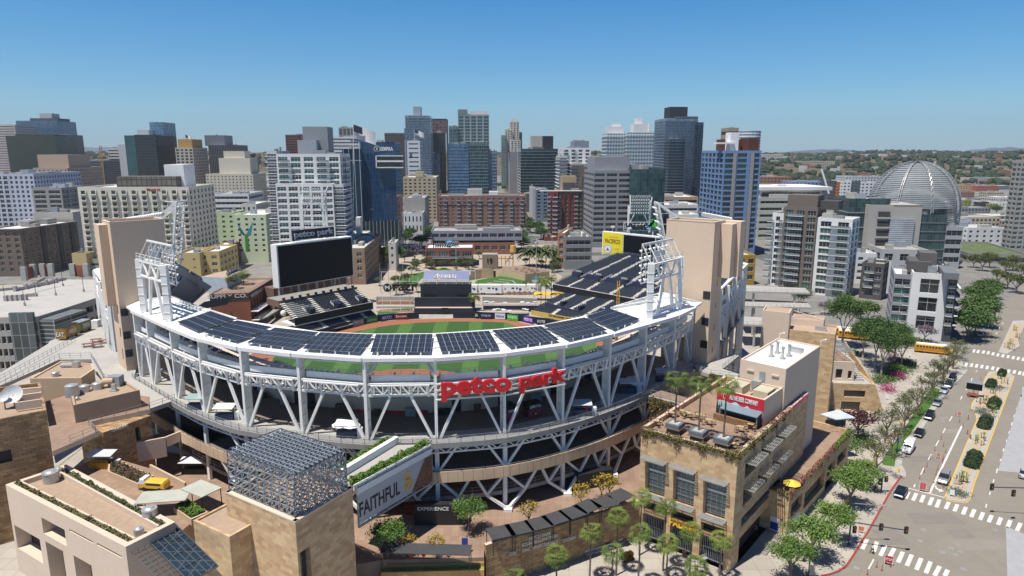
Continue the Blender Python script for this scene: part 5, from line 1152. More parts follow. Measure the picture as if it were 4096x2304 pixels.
d=(pc-pl2).normalized();n=Vector((d.y,-d.x));ds=(pr-pc).normalized();ns_=Vector((ds.y,-ds.x))
m=MB();q4=[pl2,pc,pr,pb_]
for i in range(4):
 a,b=q4[i],q4[(i+1)%4];e=(b-a).normalized();f=Vector((e.y,-e.x));m.prism([a+f*.06,b+f*.06,b-f*.5,a-f*.5],RZ_-.02,RZ_+.1)
part(PB,'coping',m,[beigel])
for h in hh:
 m=MB();w=h[2]-h[0];inn_=-n
 P0=pl2+d*h[0]+inn_*1.15
 m.obox(P0,d,inn_,w,.05,h[1],h[3],0)
 for k in range(5):m.obox(P0+d*(w*k/4-.05)+n*.1,d,inn_,.1,.1,h[1],h[3],1)
 for z in(h[1]+.2,h[1]+1.3,h[1]+2.5,h[1]+3.9,h[1]+4.3):m.obox(P0+n*.12,d,inn_,w,.1,z,z+.12 if z!=h[1]+3.9 else z+.4,1)
 part(PB,'window',m,[mat('grey_blind_glass',(.17,.20,.19),.15,var=.15,scale=.3),steel])
 m=MB();
 for z in(h[1]-1.2,):m.obox(pl2+d*h[0]+n*.02,d,n,w,.05,h[1]-1.35,h[1]-1.25,0);m.obox(pl2+d*(h[0]+w/2)+n*.02,d,n,.08,.05,h[1]-2.9,h[1],0)
 part(PB,'metal_trim',m,[black])
 for z in(h[3]-.1,h[1]+.3):
  m=MB();o=pl2+d*(h[0]-.3)+n*.05
  for k in range(8):m.beam(sv(o+n*(.1+k*.17),z+.1),sv(o+n*(.1+k*.17)+d*(w+.6),z+.1),.07,.12)
  for k in range(3):m.beam(sv(o+d*((w+.6)*k/2),z+.05),sv(o+d*((w+.6)*k/2)+n*1.5,z+.05),.09,.16)
  m.beam(sv(o+n*1.5,z+.05),sv(o+n*1.5+d*(w+.6),z+.05),.1,.3);part(PB,'awning',m,[gal])
for h in gates:
 m=MB();w=h[2]-h[0];o=pl2+d*h[0]-n*1.0;k=0
 for k in range(14):m.beam(sv(o+d*(w*k/13),.15),sv(o+d*(w*k/13),4.8),.07)
 m.beam(sv(o,2.4),sv(o+d*w,2.4),.1);m.beam(sv(o,.4),sv(o+d*w,.4),.1);part(PB,'gate',m,[steel])
a=fu(pl2,pc,'C3',1090,1105);b=fu(pl2,pc,'C3',1245,1160)
text('yellow_lettering','PADRES',sv(pl2+d*a[0]+n*.05,a[1]-.3),(d.x,d.y,0),(0,0,1),b[0]-a[0]+.4,1.25,mat('bright_gold_paint',(.85,.50,.03),.5),PB,.25,.03)
for h in sh[:6]:
 m=MB();w=h[2]-h[0];o=pc+ds*(h[0]-.3)+ns_*.05;z=h[3]+.1
 for k in range(6):m.beam(sv(o+ns_*(.15+k*.3),z),sv(o+ns_*(.15+k*.3)+ds*(w+.6),z),.08,.12)
 for k in range(5):m.beam(sv(o+ds*((w+.6)*k/4),z),sv(o+ds*((w+.6)*k/4)+ns_*1.7,z),.09,.16)
 m.beam(sv(o+ns_*1.7,z-.05),sv(o+ns_*1.7+ds*(w+.6),z-.05),.12,.35);part(PB,'awning',m,[gal])
DZ=RZ_-.8
def pl_box(t,x,y,label):
 c=g2(t,x,y,DZ+1.6);o=thing('palm_planter',label,'planter',(c.x,c.y,DZ),0,'square grey planters on the roof terrace');M_=[d,-n]
 def ob_(l,w,z0,z1):m_.obox(c-d*l/2+n*w/2,d,-n,l,w,z0,z1)
 m_=MB();ob_(2.0,2.0,DZ,DZ+1.0);part(o,'base',m_,[mat('dark_grey_panel',(.06,.07,.08),.6)])
 m_=MB();ob_(2.7,2.7,DZ+.95,DZ+1.05);part(o,'bench_top',m_,[wood])
 m_=MB();ob_(2.4,2.4,DZ+1.05,DZ+1.75);part(o,'box',m_,[mat('slate_panel',(.12,.15,.17),.6)])
 m_=MB();ob_(1.6,1.6,DZ+1.7,DZ+1.78);part(o,'gravel',m_,[concrete]);return c
RP=[pl_box('Q',430,840,'grey planter holding the leftmost of the three roof terrace palms'),pl_box('Q',700,925,'grey planter holding the middle one of the three roof terrace palms'),pl_box('Q',985,1005,'grey planter holding the rightmost of the three roof terrace palms')]
tm=MB();
def table_set():
 o=thing('bar_table','light wooden bar table with stools around it on the brown roof terrace','table',(0,0,0),0,'wooden bar tables on the roof terrace')
 m=MB();m.box(-.5,-.4,.98,.5,.4,1.05);part(o,'table_top',m,[mat('light_wood',(.45,.32,.18),.6)])
 for x in(-.42,.42):
  m=MB();m.beam((x,-.3,0),(x,.3,.98),.05);m.beam((x,.3,0),(x,-.3,.98),.05);part(o,'leg',m,[black])
 return o
def stool():
 o=thing('bar_stool','light wooden bar stool with a low back on the roof terrace','stool',(0,0,0),0,'wooden bar stools on the roof terrace')
 m=MB();m.box(-.2,-.2,.7,.2,.2,.76);part(o,'seat',m,[MT['light_wood']]);m=MB();m.box(-.2,.16,.9,.2,.2,1.15);part(o,'backrest',m,[MT['light_wood']])
 for x in(-.18,.18):
  for y in(-.18,.18):m=MB();m.beam((x,y,0),(x,y,1.1 if y>0 else .7),.04);part(o,'leg',m,[black])
 return o
TT=None;ST=None
for i,(x,y)in enumerate([(385,775),(515,755),(810,860),(1180,940),(1260,1030),(1080,1130),(210,870),(580,780),(700,800),(1290,910)]):
 c=g('Q',x,y,DZ)
 if TT is None:TT=table_set();ST=stool();TT.location=c;TT.rotation_euler.z=-.6;
 else:copytree(TT,c,-.6+R.uniform(-.3,.3))
 for k in range(4):
  a=k*pi/2+R.uniform(0,.4);p=c+Vector((math.cos(a)*.95,math.sin(a)*.95,0))
  if i==0 and k==0:ST.location=p;ST.rotation_euler.z=a-pi/2
  else:copytree(ST,p,a-pi/2)
A0=g2('Q',915,440,24);A1_=g2('Q',1457,572,24);da=(A1_-A0).normalized();na=Vector((-da.y,da.x))
W0=g2('Q',1180,103,27.5);W1b=g2('Q',1703,220,27.5);W2=g2('B4',662,1137,27.5);W3=g2('B4',283,1065,27.5)
W2=W1b+(W2-W1b)*1.0;W3=W0+(W2-W1b)
Ld=(W1b-A1_).dot(na)
m=MB();block(m,[A0,A1_,A1_+na*Ld,A0+na*Ld],DZ,24,1.2,{},.3,0,1);BB=m.build('beer_stand_block',[beigel,rooft],None,label='stucco rooftop block with a red mountain mural above its bar',cat='building')
m=MB();onwall(A0,A1_,.02,DZ+.1,(A1_-A0).length-.02,23.95,.02,.08,m);mu=part(BB,'mural',m,[mat('mural_red',(.52,.015,.03),.6,var=.05)])
La=(A1_-A0).length
def mp_(pts,off,mt,nm):
 m=MB();dn=(A1_-A0).normalized();nn_=Vector((dn.y,-dn.x));m.poly([sv(A0+dn*La*u+nn_*off,DZ+(24-DZ)*w)for u,w in pts]);o=part(BB,nm,m,[mt]);return o
mp_([(.01,.03),(.99,.03),(.99,.52),(.9,.56),(.78,.48),(.66,.62),(.56,.50),(.42,.66),(.30,.56),(.15,.62),(.01,.58)],.09,flat((185,215,210),'mural_pale_green'),'mural_mountains')
mp_([(.01,.03),(.99,.03),(.99,.30),(.7,.36),(.5,.30),(.25,.40),(.01,.38)],.10,flat((70,125,115),'mural_green'),'mural_hills')
for u,h in((.03,.75),(.08,.6),(.12,.68),(.2,.5),(.26,.56),(.34,.45),(.5,.5),(.56,.46)):mp_([(u-.03,.05),(u+.03,.05),(u,h)],.11,flat((20,50,45),'mural_dark_green'),'mural_tree')
mp_([(.14,.72),(.18,.66),(.22,.72),(.22,.86),(.18,.93),(.14,.86)],.10,whitep,'mural_badge');mp_([(.15,.74),(.18,.69),(.21,.74),(.21,.84),(.18,.89),(.15,.84)],.12,red,'mural_badge')
dn=(A1_-A0).normalized();nn_=Vector((dn.y,-dn.x));text('mural_lettering','ALPINE BEER COMPANY',sv(A0+dn*La*.28+nn_*.12,DZ+3.45),(dn.x,dn.y,0),(0,0,1),La*.60,.85,whitep,BB,.06,.02)
m=MB();a=A0+dn*La*.2;
m.hexa([sv(a+nn_*.1,DZ+2.55),sv(a+dn*La*.78+nn_*.1,DZ+2.55),sv(a+dn*La*.78+nn_*2.4,DZ+2.2),sv(a+nn_*2.4,DZ+2.2)],[sv(a+nn_*.1,DZ+2.65),sv(a+dn*La*.78+nn_*.1,DZ+2.65),sv(a+dn*La*.78+nn_*2.4,DZ+2.3),sv(a+nn_*2.4,DZ+2.3)]);part(BB,'bar_roof',m,[tiles('blue_grey_metal_roof',(.16,.22,.27),(.17,.23,.28),(.10,.14,.17),.35,20,.03,0,rough=.45)])
m=MB();m.obox(a+nn_*.12,dn,nn_,La*.76,1.4,DZ,DZ+2.1,0);part(BB,'bar_interior',m,[black]);m=MB();m.obox(a-dn*1+nn_*1.9,dn,nn_,La*.86,.6,DZ,DZ+1.1);part(BB,'bar_counter',m,[wood])
for u in(0,1):
 m=MB();p=a+dn*La*.77*u+nn_*2.2;m.beam(sv(p,DZ),sv(p,DZ+2.2),.12);part(BB,'post',m,[steel])
for x,y,w_,l_ in((1165,420,2.6,3.6),(1450,480,2.6,3.6)):
 c=g2('Q',x,y,23.6);m=MB();m.obox(c-da*w_/2-na*l_/2,da,na,w_,l_,22.8,24.2);part(BB,'roof_unit',m,[mat('cream_unit',(.50,.45,.33),.7)])
m=MB();
for k in range(5):c=g('Q',1290+k*18,470-k*10,23.6);m.cyl(c,c+sv(na*3,0),.18,.18,6);
c=g2('Q',1300,400,23.5);m.obox(c,da,na,1.6,1.2,22.8,24.4);part(BB,'duct_cluster',m,[gal])
m=MB();block(m,[W0,W1b,W2,W3],DZ-2,27.5,.35,{1:[((W2-W1b).length*.62,16.5,(W2-W1b).length*.75,17.6)]},.5,0,1,mb=2,w=.3)
m2=MB();WB=m.build('white_roofed_block',[beigel,roofw,black],None,label='tall stucco block with bright white roof and four vent stacks',cat='building')
wq=[W0,W1b,W2,W3]
m=MB();m.prism([W1b,W1b+(W0-W1b)*.3,W2+(W3-W2)*.3,W2],0,DZ-1.9);part(WB,'lower_wall',m,[beigel])
for x,y in((245,945),(315,905),(375,970),(450,940)):
 c=g('M',x,y,27.2);m=MB();m.cyl(c,c+Vector((0,0,.5)),.55,.3,12);m.cyl(c+Vector((0,0,.5)),c+Vector((0,0,2.0)),.25,.25,10);m.cyl(c+Vector((0,0,2.0)),c+Vector((0,0,2.3)),.35,.3,10);part(WB,'vent_stack',m,[gal])
c=g2('M',530,890,27.2);e_=(W1b-W0).normalized();f_=Vector((-e_.y,e_.x));m=MB();m.obox(c-e_*1.2-f_*.8,e_,f_,2.4,1.7,27.15,27.9);part(WB,'roof_hatch',m,[gal])
for x,y in((340,735),(820,815)):
 c=g('M',x,y,27.5);m=MB();m.beam(c,c+Vector((0,0,1.0)),.12);m.beam(c+Vector((0,0,1.)),c+Vector((.7,-.3,1.3)),.12);m.ball(c+Vector((.75,-.3,1.2)),.22,6,4);part(WB,'roof_lamp',m,[whitep])
m=MB()
for x,y,w_ in((1258,215,1.3),(1540,275,1.3)):u,z=fu(W0,W1b,'Q',x,y);onwall(W0,W1b,u,z-.25,u+w_,z,.02,.25,m)
u,z=fu(W0,W1b,'Q',1400,240);onwall(W0,W1b,u,z-2.2,u+1.1,z,.02,.1,m,1);part(WB,'wall_fittings',m,[beigel,steel])
S0=g2('M',228,603,24.5);S1=g2('M',988,690,24.5);es=(S1-S0).normalized();fs=Vector((-es.y,es.x))
m=MB();block(m,[S0,S1,S1+fs*9+es*0,S0+fs*9],0,24.5,.5,{},.3,0,1,w=.3);SB=m.build('stone_faced_block',[stone,rooft],None,label='tall sandstone faced block behind the white roofed building',cat='building')
c=g2('M',815,650,24);m=MB();m.obox(c-es*1.2,es,fs,2.4,1,24.0,25.0);part(SB,'roof_unit',m,[gal])
m=MB();q0=g2('M',475,505,25.5);q1=g2('M',855,540,25.5);m.prism([q0,q1,q1+fs*6,q0+fs*6],10,25.5,0,1);m.beam(sv(q0+fs*1,25.6),sv(q1+fs*5,27),.15);m.beam(sv(q0+fs*5,26.5),sv(q1+fs*1,25.6),.15);part(SB,'rear_wing',m,[beigel,rooft])
K0=g2('M',145,408,28.5);K1=g2('M',462,440,28.5);m=MB();ek=(K1-K0).normalized();fk=Vector((-ek.y,ek.x));block(m,[K0,K1,K1+fk*5,K0+fk*5],0,28.5,.4,{},.3,0,1,w=.25);m.build('pink_stair_block',[beigel,rooft],None,label='plain pink stucco stair block rising left of the tall sandstone faced block',cat='building')
lc=Vector((47.3,105.7));lr=g2('C4',645,510,8);dlw=(lr-lc).normalized();nlw=Vector((-dlw.y,dlw.x));Lw=(lr-lc).length
hl=[(1.4,2.8,7,5.4),(8.4,1.5,Lw*.55,4.6),(Lw*.60,2.6,Lw*.74,4.8),(Lw*.78,2.6,Lw*.95,4.8),(Lw*.58,.13,Lw*.72,1.9)]
m=MB();fl_=lc+nlw*6.2;block(m,[fl_,lc,lr,lr+nlw*9],0,8,.9,{1:hl},.7,0,1,mb=2,w=.45)
LW=m.build('low_stone_wing',[stone,paver,black],None,label='low sandstone wing with a flowering planted parapet beside the pavement',cat='building')
m=MB();
a=(0.3,4.3);onwall(lc,lr,.5,.2,6.5,2.4,.03,.10,m);part(LW,'poster_row',m,[tiles('poster_white',(.6,.62,.63),(.5,.53,.55),(.3,.3,.32),.9,2,.08,0)])
m=MB();p=g2('V',520,970,0);u,z=fu(fl_,lc,'V',465,960);onwall(fl_,lc,max(.05,u),.3,max(.05,u)+1.6,2.9,.03,.12,m,0);onwall(fl_,lc,max(.05,u)+.1,.5,max(.05,u)+1.5,1.9,.13,.16,m,1);part(LW,'bank_machine_panel',m,[whitep,flat((30,50,130))])
m=MB();m.prism([pc+ds*9+ns_*.1,pc+ds*22+ns_*.1,lr+nlw*9,fl_],7.,7.1);part(LW,'terrace_floor',m,[paver])
KS=g('C4',540,490,7.2);K_=thing('kiosk','small bar kiosk under a folded pale grey roof on the low terrace','kiosk',KS)
m=MB();
for k in range(5):
 a=-.5+k*.55;p=KS+Vector((math.cos(a)*2.2,-math.sin(a)*1.6,0));m.beam(p,p+Vector((0,0,2.5)),.12)
part(K_,'post',m,[black]);m=MB();m.cyl(KS+Vector((0,0,0)),KS+Vector((0,0,1.)),1.9,1.9,8);part(K_,'counter',m,[mat('dark_wood',(.08,.05,.04),.6)])
m=MB();m.hexa([KS+Vector(p)for p in((-3.2,.2,2.6),(-1,-2.6,2.5),(3.4,-1.8,2.6),(1.5,1.8,2.9))],[KS+Vector(p)for p in((-3.2,.2,2.75),(-1,-2.6,2.65),(3.4,-1.8,2.75),(1.5,1.8,3.1))]);part(K_,'folded_roof',m,[mat('pale_grey_roof',(.5,.54,.57),.5)])
um=g('V',700,480,8.4);m=MB();m.cyl((0,0,0),(0,0,.7),1.5,.05,8,0);m.cyl((0,0,-1.8),(0,0,0),.04,.04,6,1);m.build('parasol',[mat('yellow_canvas',(.75,.52,.06),.7),steel],None,label='yellow parasol on the low terrace behind the flowering parapet',cat='parasol').location=um
q0=g2('C4',560,385,0);q1=g2('C4',815,395,0);
zt1=v('C4',775,222,q1.y).z
e=(q1-q0).normalized();f=Vector((-e.y,e.x));Lq=(q1-q0).length
m=MB();hw=[(Lq*.12,zt1-3.6,Lq*.66,zt1-1.8),(Lq*.08,.2,Lq*.56,2.4)]
block(m,[q0-e*3,q1-e*1.2,q1-e*1.2+f*22,q0-e*3+f*22],0,zt1,.3,{0:[(h[0]+3,h[1],h[2]+3,h[3])for h in hw]},.4,0,1,mb=2)
RB=m.build('sandstone_hall',[stone,concrete,mat('brown_tinted_glass',(.03,.025,.02),.15,spec=.7)],None,label='low sandstone hall with dark glazed strips and an outdoor stair on its roof',cat='building')
m=MB();m.hexa([sv(q1-e*1.19,0),sv(q1+e*1.5,0),sv(q1+e*.2+f*22,0),sv(q1-e*1.19+f*22,0)],[sv(q1-e*1.19,zt1-.3),sv(q1-e*1.0,zt1-.3),sv(q1-e*1.0+f*22,zt1+5),sv(q1-e*1.19+f*22,zt1+5)]);part(RB,'sloped_end_wall',m,[stone])
m=MB();zz0=zt1;up0=q0-e*2.6+f*3;block(m,[up0,up0+e*(Lq*.72),up0+e*(Lq*.72)+f*12,up0+f*12],zt1-.3,zt1+4.8,.4,{0:[(Lq*.25,zt1+.3,Lq*.42,zt1+2.8),(Lq*.56,zt1+.3,Lq*.66,zt1+2.4)]},.5,0,1,mb=2);part(RB,'upper_storey',m,[beigel,paver,black])
m=MB()
for k in range(20):m.obox(up0+e*(Lq*.74)+f*(.5+k*.9),e,f,2.6,.9,zt1-.3,zt1+.1+k*.25)
part(RB,'stair',m,[concrete])
m=MB()
for k in range(9):m.beam(sv(up0+f*(.5+k*1.2),zt1+7.4),sv(up0+f*(.5+k*1.2)+e*(Lq*.7),zt1+7.4),.12,.2)
for k in range(4):
 m.beam(sv(up0+e*(Lq*.7*k/3)+f*.5,zt1+7.2),sv(up0+e*(Lq*.7*k/3)+f*10,zt1+7.2),.12,.2);m.beam(sv(up0+e*(Lq*.7*k/3)+f*.5,zt1+4.4),sv(up0+e*(Lq*.7*k/3)+f*.5,zt1+7.2),.12)
part(RB,'pergola',m,[gal])
m=MB();tp=[g2('Q',795,160,TZ),g2('Q',1110,30,TZ),g2('Q',1185,45,TZ),g2('Q',975,215,TZ),g2('Q',1165,275,TZ),g2('Q',1150,320,TZ),g2('Q',840,285,TZ),g2('Q',700,240,TZ)]
m.prism(tp+[g2('B3',1850,1330,TZ)],TZ-.7,TZ);struct('terrace_plaza',m,[concrete])
railing([g('Q',1185,45,TZ),g('Q',975,215,TZ),g('Q',1165,275,TZ)],'railing round the dark opening left of the white roofed block')
railing([g('Q',700,240,TZ),g('Q',840,285,TZ),g('Q',1150,325,TZ)],'railing above the wall of hanging vines')
m=MB();a=g('Q',650,250,TZ+.3);b=g('Q',480,500,14.5);w_=Vector((1.7,.8,0));m.hexa([a-w_-Vector((0,0,.5)),b-w_-Vector((0,0,.5)),b+w_-Vector((0,0,.5)),a+w_-Vector((0,0,.5))][::-1],[a-w_,b-w_,b+w_,a+w_][::-1]);m.hexa([a+w_-Vector((0,0,1.5)),b+w_-Vector((0,0,1.5)),b+w_*1.12-Vector((0,0,1.5)),a+w_*1.12-Vector((0,0,1.5))],[a+w_+Vector((0,0,1)),b+w_+Vector((0,0,1)),b+w_*1.12+Vector((0,0,1)),a+w_*1.12+Vector((0,0,1))])
m.build('roofed_stair',[mat('olive_canvas',(.42,.41,.32),.8)],None,label='stair covered by a pale canopy climbing from the grandstand terrace',cat='stair')
m=MB();tq=[g2('Q',130,515,TZ),g2('Q',265,455,TZ),g2('Q',640,560,TZ),g2('Q',590,610,TZ)];m.prism(tq,TZ-1.3,TZ-.1,0,1);m.build('planted_walkway',[whitep,paver],None,label='short planted walkway joining the grandstand terrace to the roof garden',cat='walkway')
railing([g('Q',130,470,TZ),g('Q',265,430,TZ),g('Q',550,290,TZ)],'slanting rail beside the roofed stair');railing([g('Q',150,520,TZ),g('Q',600,620,TZ)],'railing above the hanging vines next to the roof garden')
for k,(x0,y0,x1,y1,z)in enumerate([(2330,640,2473,600,15),(2330,780,2473,760,11),(2330,960,2473,930,8)]):
 a=g2('B3',x0,y0,z);b=a+Vector((24,-3));c=b+Vector((2,9));dd_=a+Vector((2,12));m=MB();m.prism([a,b,c,dd_],z-.6,z);m.rail([sv(a,z),sv(b,z)],1.1,post=2,r=.07)
 for p in(a.lerp(b,.2),a.lerp(b,.8)):m.beam(sv(p+Vector((0,1)),.2),sv(p+Vector((0,1)),z-.6),.6)
 m.build('concrete_ramp',[concrete],None,label=['topmost pale ramp deck right of the tan tower','middle pale ramp deck right of the tan tower','lowest pale ramp deck right of the tan tower'][k],cat='ramp',group='ramp decks right of the tan tower')
# ================= PARKING GARAGE, left =================
gz=17.
GP=[g2('B1',-300,900,gz),g2('B1',360,885,gz),g2('B1',620,805,gz),g2('B1',985,685,gz),g2('B1',935,500,gz),g2('B1',420,500,gz),g2('B1',230,590,gz),g2('B1',-300,640,gz)]
sh=[]
ho={0:[],1:[],2:[]}
L0=(GP[1]-GP[0]).length
for j in range(4):
 for k in range(12):ho[0].append((L0*(k+.12)/12,1.2+j*3.9,L0*(k+.88)/12,3.4+j*3.9))
for i_ in(1,2):
 L1=(GP[i_+1]-GP[i_]).length
 for j in range(4):
  for k in range(4):ho[i_].append((L1*(k+.1)/4,1.2+j*3.9,L1*(k+.9)/4,3.2+j*3.9))
m=MB();block(m,GP,0,gz,1.,ho,1.5,0,1,mb=2,w=.5)
GA=m.build('parking_garage',[concrete,mat('garage_deck',(.42,.40,.37),.9,var=.1,scale=.2),black],None,label='pale concrete parking garage with lamp posts on its open top deck',cat='parking garage')
m=MB();p0=GP[0].lerp(GP[1],.62);p1=GP[0].lerp(GP[1],.97);e=(p1-p0).normalized();f=Vector((e.y,-e.x));m.prism([p0+f*.1,p1+f*.1,p1+f*1.2,p0+f*1.2],0,gz+1.5);part(GA,'glass_bay',m,[tiles('grey_green_curtain',(.10,.13,.13),(.05,.06,.06),(.25,.26,.26),2.2,3.9,.12,0,rough=.15)])
m=MB();a=GP[1];e=(GP[2]-GP[1]).normalized();f=Vector((e.y,-e.x));m.prism([a+e*.3+f*.1,a+e*14+f*.1,a+e*14+f*5,a+e*.3+f*5],0,gz-1);part(GA,'stair_tower',m,[tiles('dark_louvred_stair',(.05,.06,.06),(.07,.08,.08),(.33,.34,.34),9,1.3,.16,0)])
lnm=MB();dg=gz-.98
for(x0,y0,x1,y1,n_)in((430,520,900,530,18),(120,600,850,590,16),(100,640,760,640,14),(560,690,950,660,8),(60,760,360,800,6)):
 for k in range(n_):
  a=g2('B1',x0+(x1-x0)*k/n_,y0+(y1-y0)*k/n_,gz-1);lnm.poly([(q_.x,q_.y,dg)for q_ in strip(a,a+Vector((1.2,4.6)),.14)])
part(GA,'parking_lines',lnm,[markw])
m=MB();
for(x0,y0,x1,y1)in((60,735,250,725),(150,640,540,560)):
 m=MB();a=g2('B1',x0,y0,gz-1);b=g2('B1',x1,y1,gz-1);
 m.beam(sv(a,gz-.4),sv(b,gz-.4),.4,1.1);part(GA,'ramp_wall',m,[concrete]);m=MB();m.beam(sv(a+Vector((0,6)),gz-.4),sv(b+Vector((0,6)),gz-.4),.4,1.1);part(GA,'ramp_wall',m,[concrete]);m=MB()
 for k in range(5):p=a.lerp(b,k/4);m.box(p.x-.5,p.y-.5,gz-1,p.x+.5,p.y+.5,gz+1.0);part(GA,'ramp_post',m,[concrete]);m=MB()
m=MB()
for(x0,y0,x1,y1)in((150,700,540,600),):a=g2('B1',x0,y0,gz-.95);b=g2('B1',x1,y1,gz-.95);m.prism([a,b,b+Vector((.5,2.2)),a+Vector((.5,2.2))],gz-.97,gz-.95)
part(GA,'ramp_opening',m,[black])
for(x0,x1,y0,y1)in((240,330,465,435),(420,500,430,430),(710,840,430,432)):
 a=g2('B1',x0,y0+60,gz);b=g2('B1',x1,y1+60,gz);m=MB();m.prism([a,b,b+Vector((0,.5)),a+Vector((0,.5))],gz-.5,gz+4.2,0)
 for p in(a,b):m.box(p.x-1,p.y-.6,gz-.5,p.x+1,p.y+.6,gz+4.8,1)
 part(GA,'brick_screen_wall',m,[brick,concrete])
lp=thing('lamp_post','twin headed dark lamp post on the garage deck','lamp post',(0,0,0),0,'dark lamp posts on the garage roof')
m=MB();m.cyl((0,0,0),(0,0,5.5),.09,.07,6);part(lp,'pole',m,[black]);m=MB();m.cyl((0,0,0),(0,0,1.),.35,.35,8);part(lp,'base',m,[concrete]);m=MB();m.box(-.9,-.15,5.4,-.2,.15,5.55);m.box(.2,-.15,5.4,.9,.15,5.55);m.beam((-.3,0,5.45),(.3,0,5.45),.08);part(lp,'lamp_head',m,[black])
for k,(x,y)in enumerate(((810,645),(610,590),(540,680),(350,690),(240,780),(50,730))):
 p=g('B1',x,y,gz-1);
 if k==0:lp.location=p
 else:copytree(lp,p,.1*k)
# ================= THE CITY =================
def col(*c):return srgb(*c)
def wallm(c,n=None):return mat('facade_%d_%d_%d'%c,tuple(x*.82 for x in srgb(*c)),.85,var=.06,scale=.05)
def curt(n,c1,c2,mu,w=1.5,h=3.3,ms=.09,rough=.12):return tiles(n,c1,c2,mu,w,h,ms,0,rough=rough,var=.25,vs=.02,spec=.6)
cBlue=curt('blue_curtain_glass',(.03,.09,.17),(.10,.20,.31),(.22,.28,.34))
cNavy=curt('navy_curtain_glass',(.012,.03,.065),(.02,.045,.085),(.06,.08,.11))
cBlack=curt('black_curtain_glass',(.014,.015,.017),(.02,.02,.022),(.035,.035,.04),2,3.6)
cTeal=curt('teal_curtain_glass',(.02,.07,.075),(.03,.10,.10),(.05,.12,.12))
cGold=curt('green_gold_glass',(.035,.04,.025),(.055,.06,.035),(.02,.022,.016),1.5,3.5,.2)
cGrey=curt('grey_blue_glass',(.06,.10,.14),(.17,.23,.28),(.32,.36,.40),1.6,3.2,.14)
cGrn=curt('green_grey_glass',(.03,.09,.085),(.13,.21,.20),(.28,.33,.33),1.8,3.1,.16)
cDk=curt('dark_teal_glass',(.012,.035,.04),(.04,.085,.09),(.04,.07,.07),1.6,3.2,.08)
cBr=curt('bronze_glass',(.05,.035,.025),(.035,.025,.02),(.09,.07,.055),1.4,3.6,.3)
roofs=[greyroof,mat('pale_roof',(.5,.49,.46),.9,var=.15,scale=.1),mat('white_roof',(.68,.68,.66),.85,var=.1,scale=.1)]
def foot(t,xl,xr,yt,Y,dep,rot):
 A=v(t,xl,yt,Y);z=A.z;dd=Vector((math.cos(math.radians(rot)),math.sin(math.radians(rot))))
 pxr=(pxx(t,xr,yt)[0]-CX)/FP
 tt=(pxr*(Y*cP+(H-z)*sP)-A.x)/(dd.x-pxr*dd.y*cP);n=Vector((-dd.y,dd.x));a=A.xy
 return[a,a+dd*tt,a+dd*tt+n*dep,a+n*dep],z
def balc_mesh(L,dpt,mt1,h=1.05):
 m=MB();m.box(0,-dpt,-.12,L,0,.12,0);m.box(0,-dpt,.12,L,-dpt+.06,h,1);return m.mesh('balcony',[mt1,mat('balcony_glass',(.20,.24,.25),.2,var=.1)])
NC=[0]
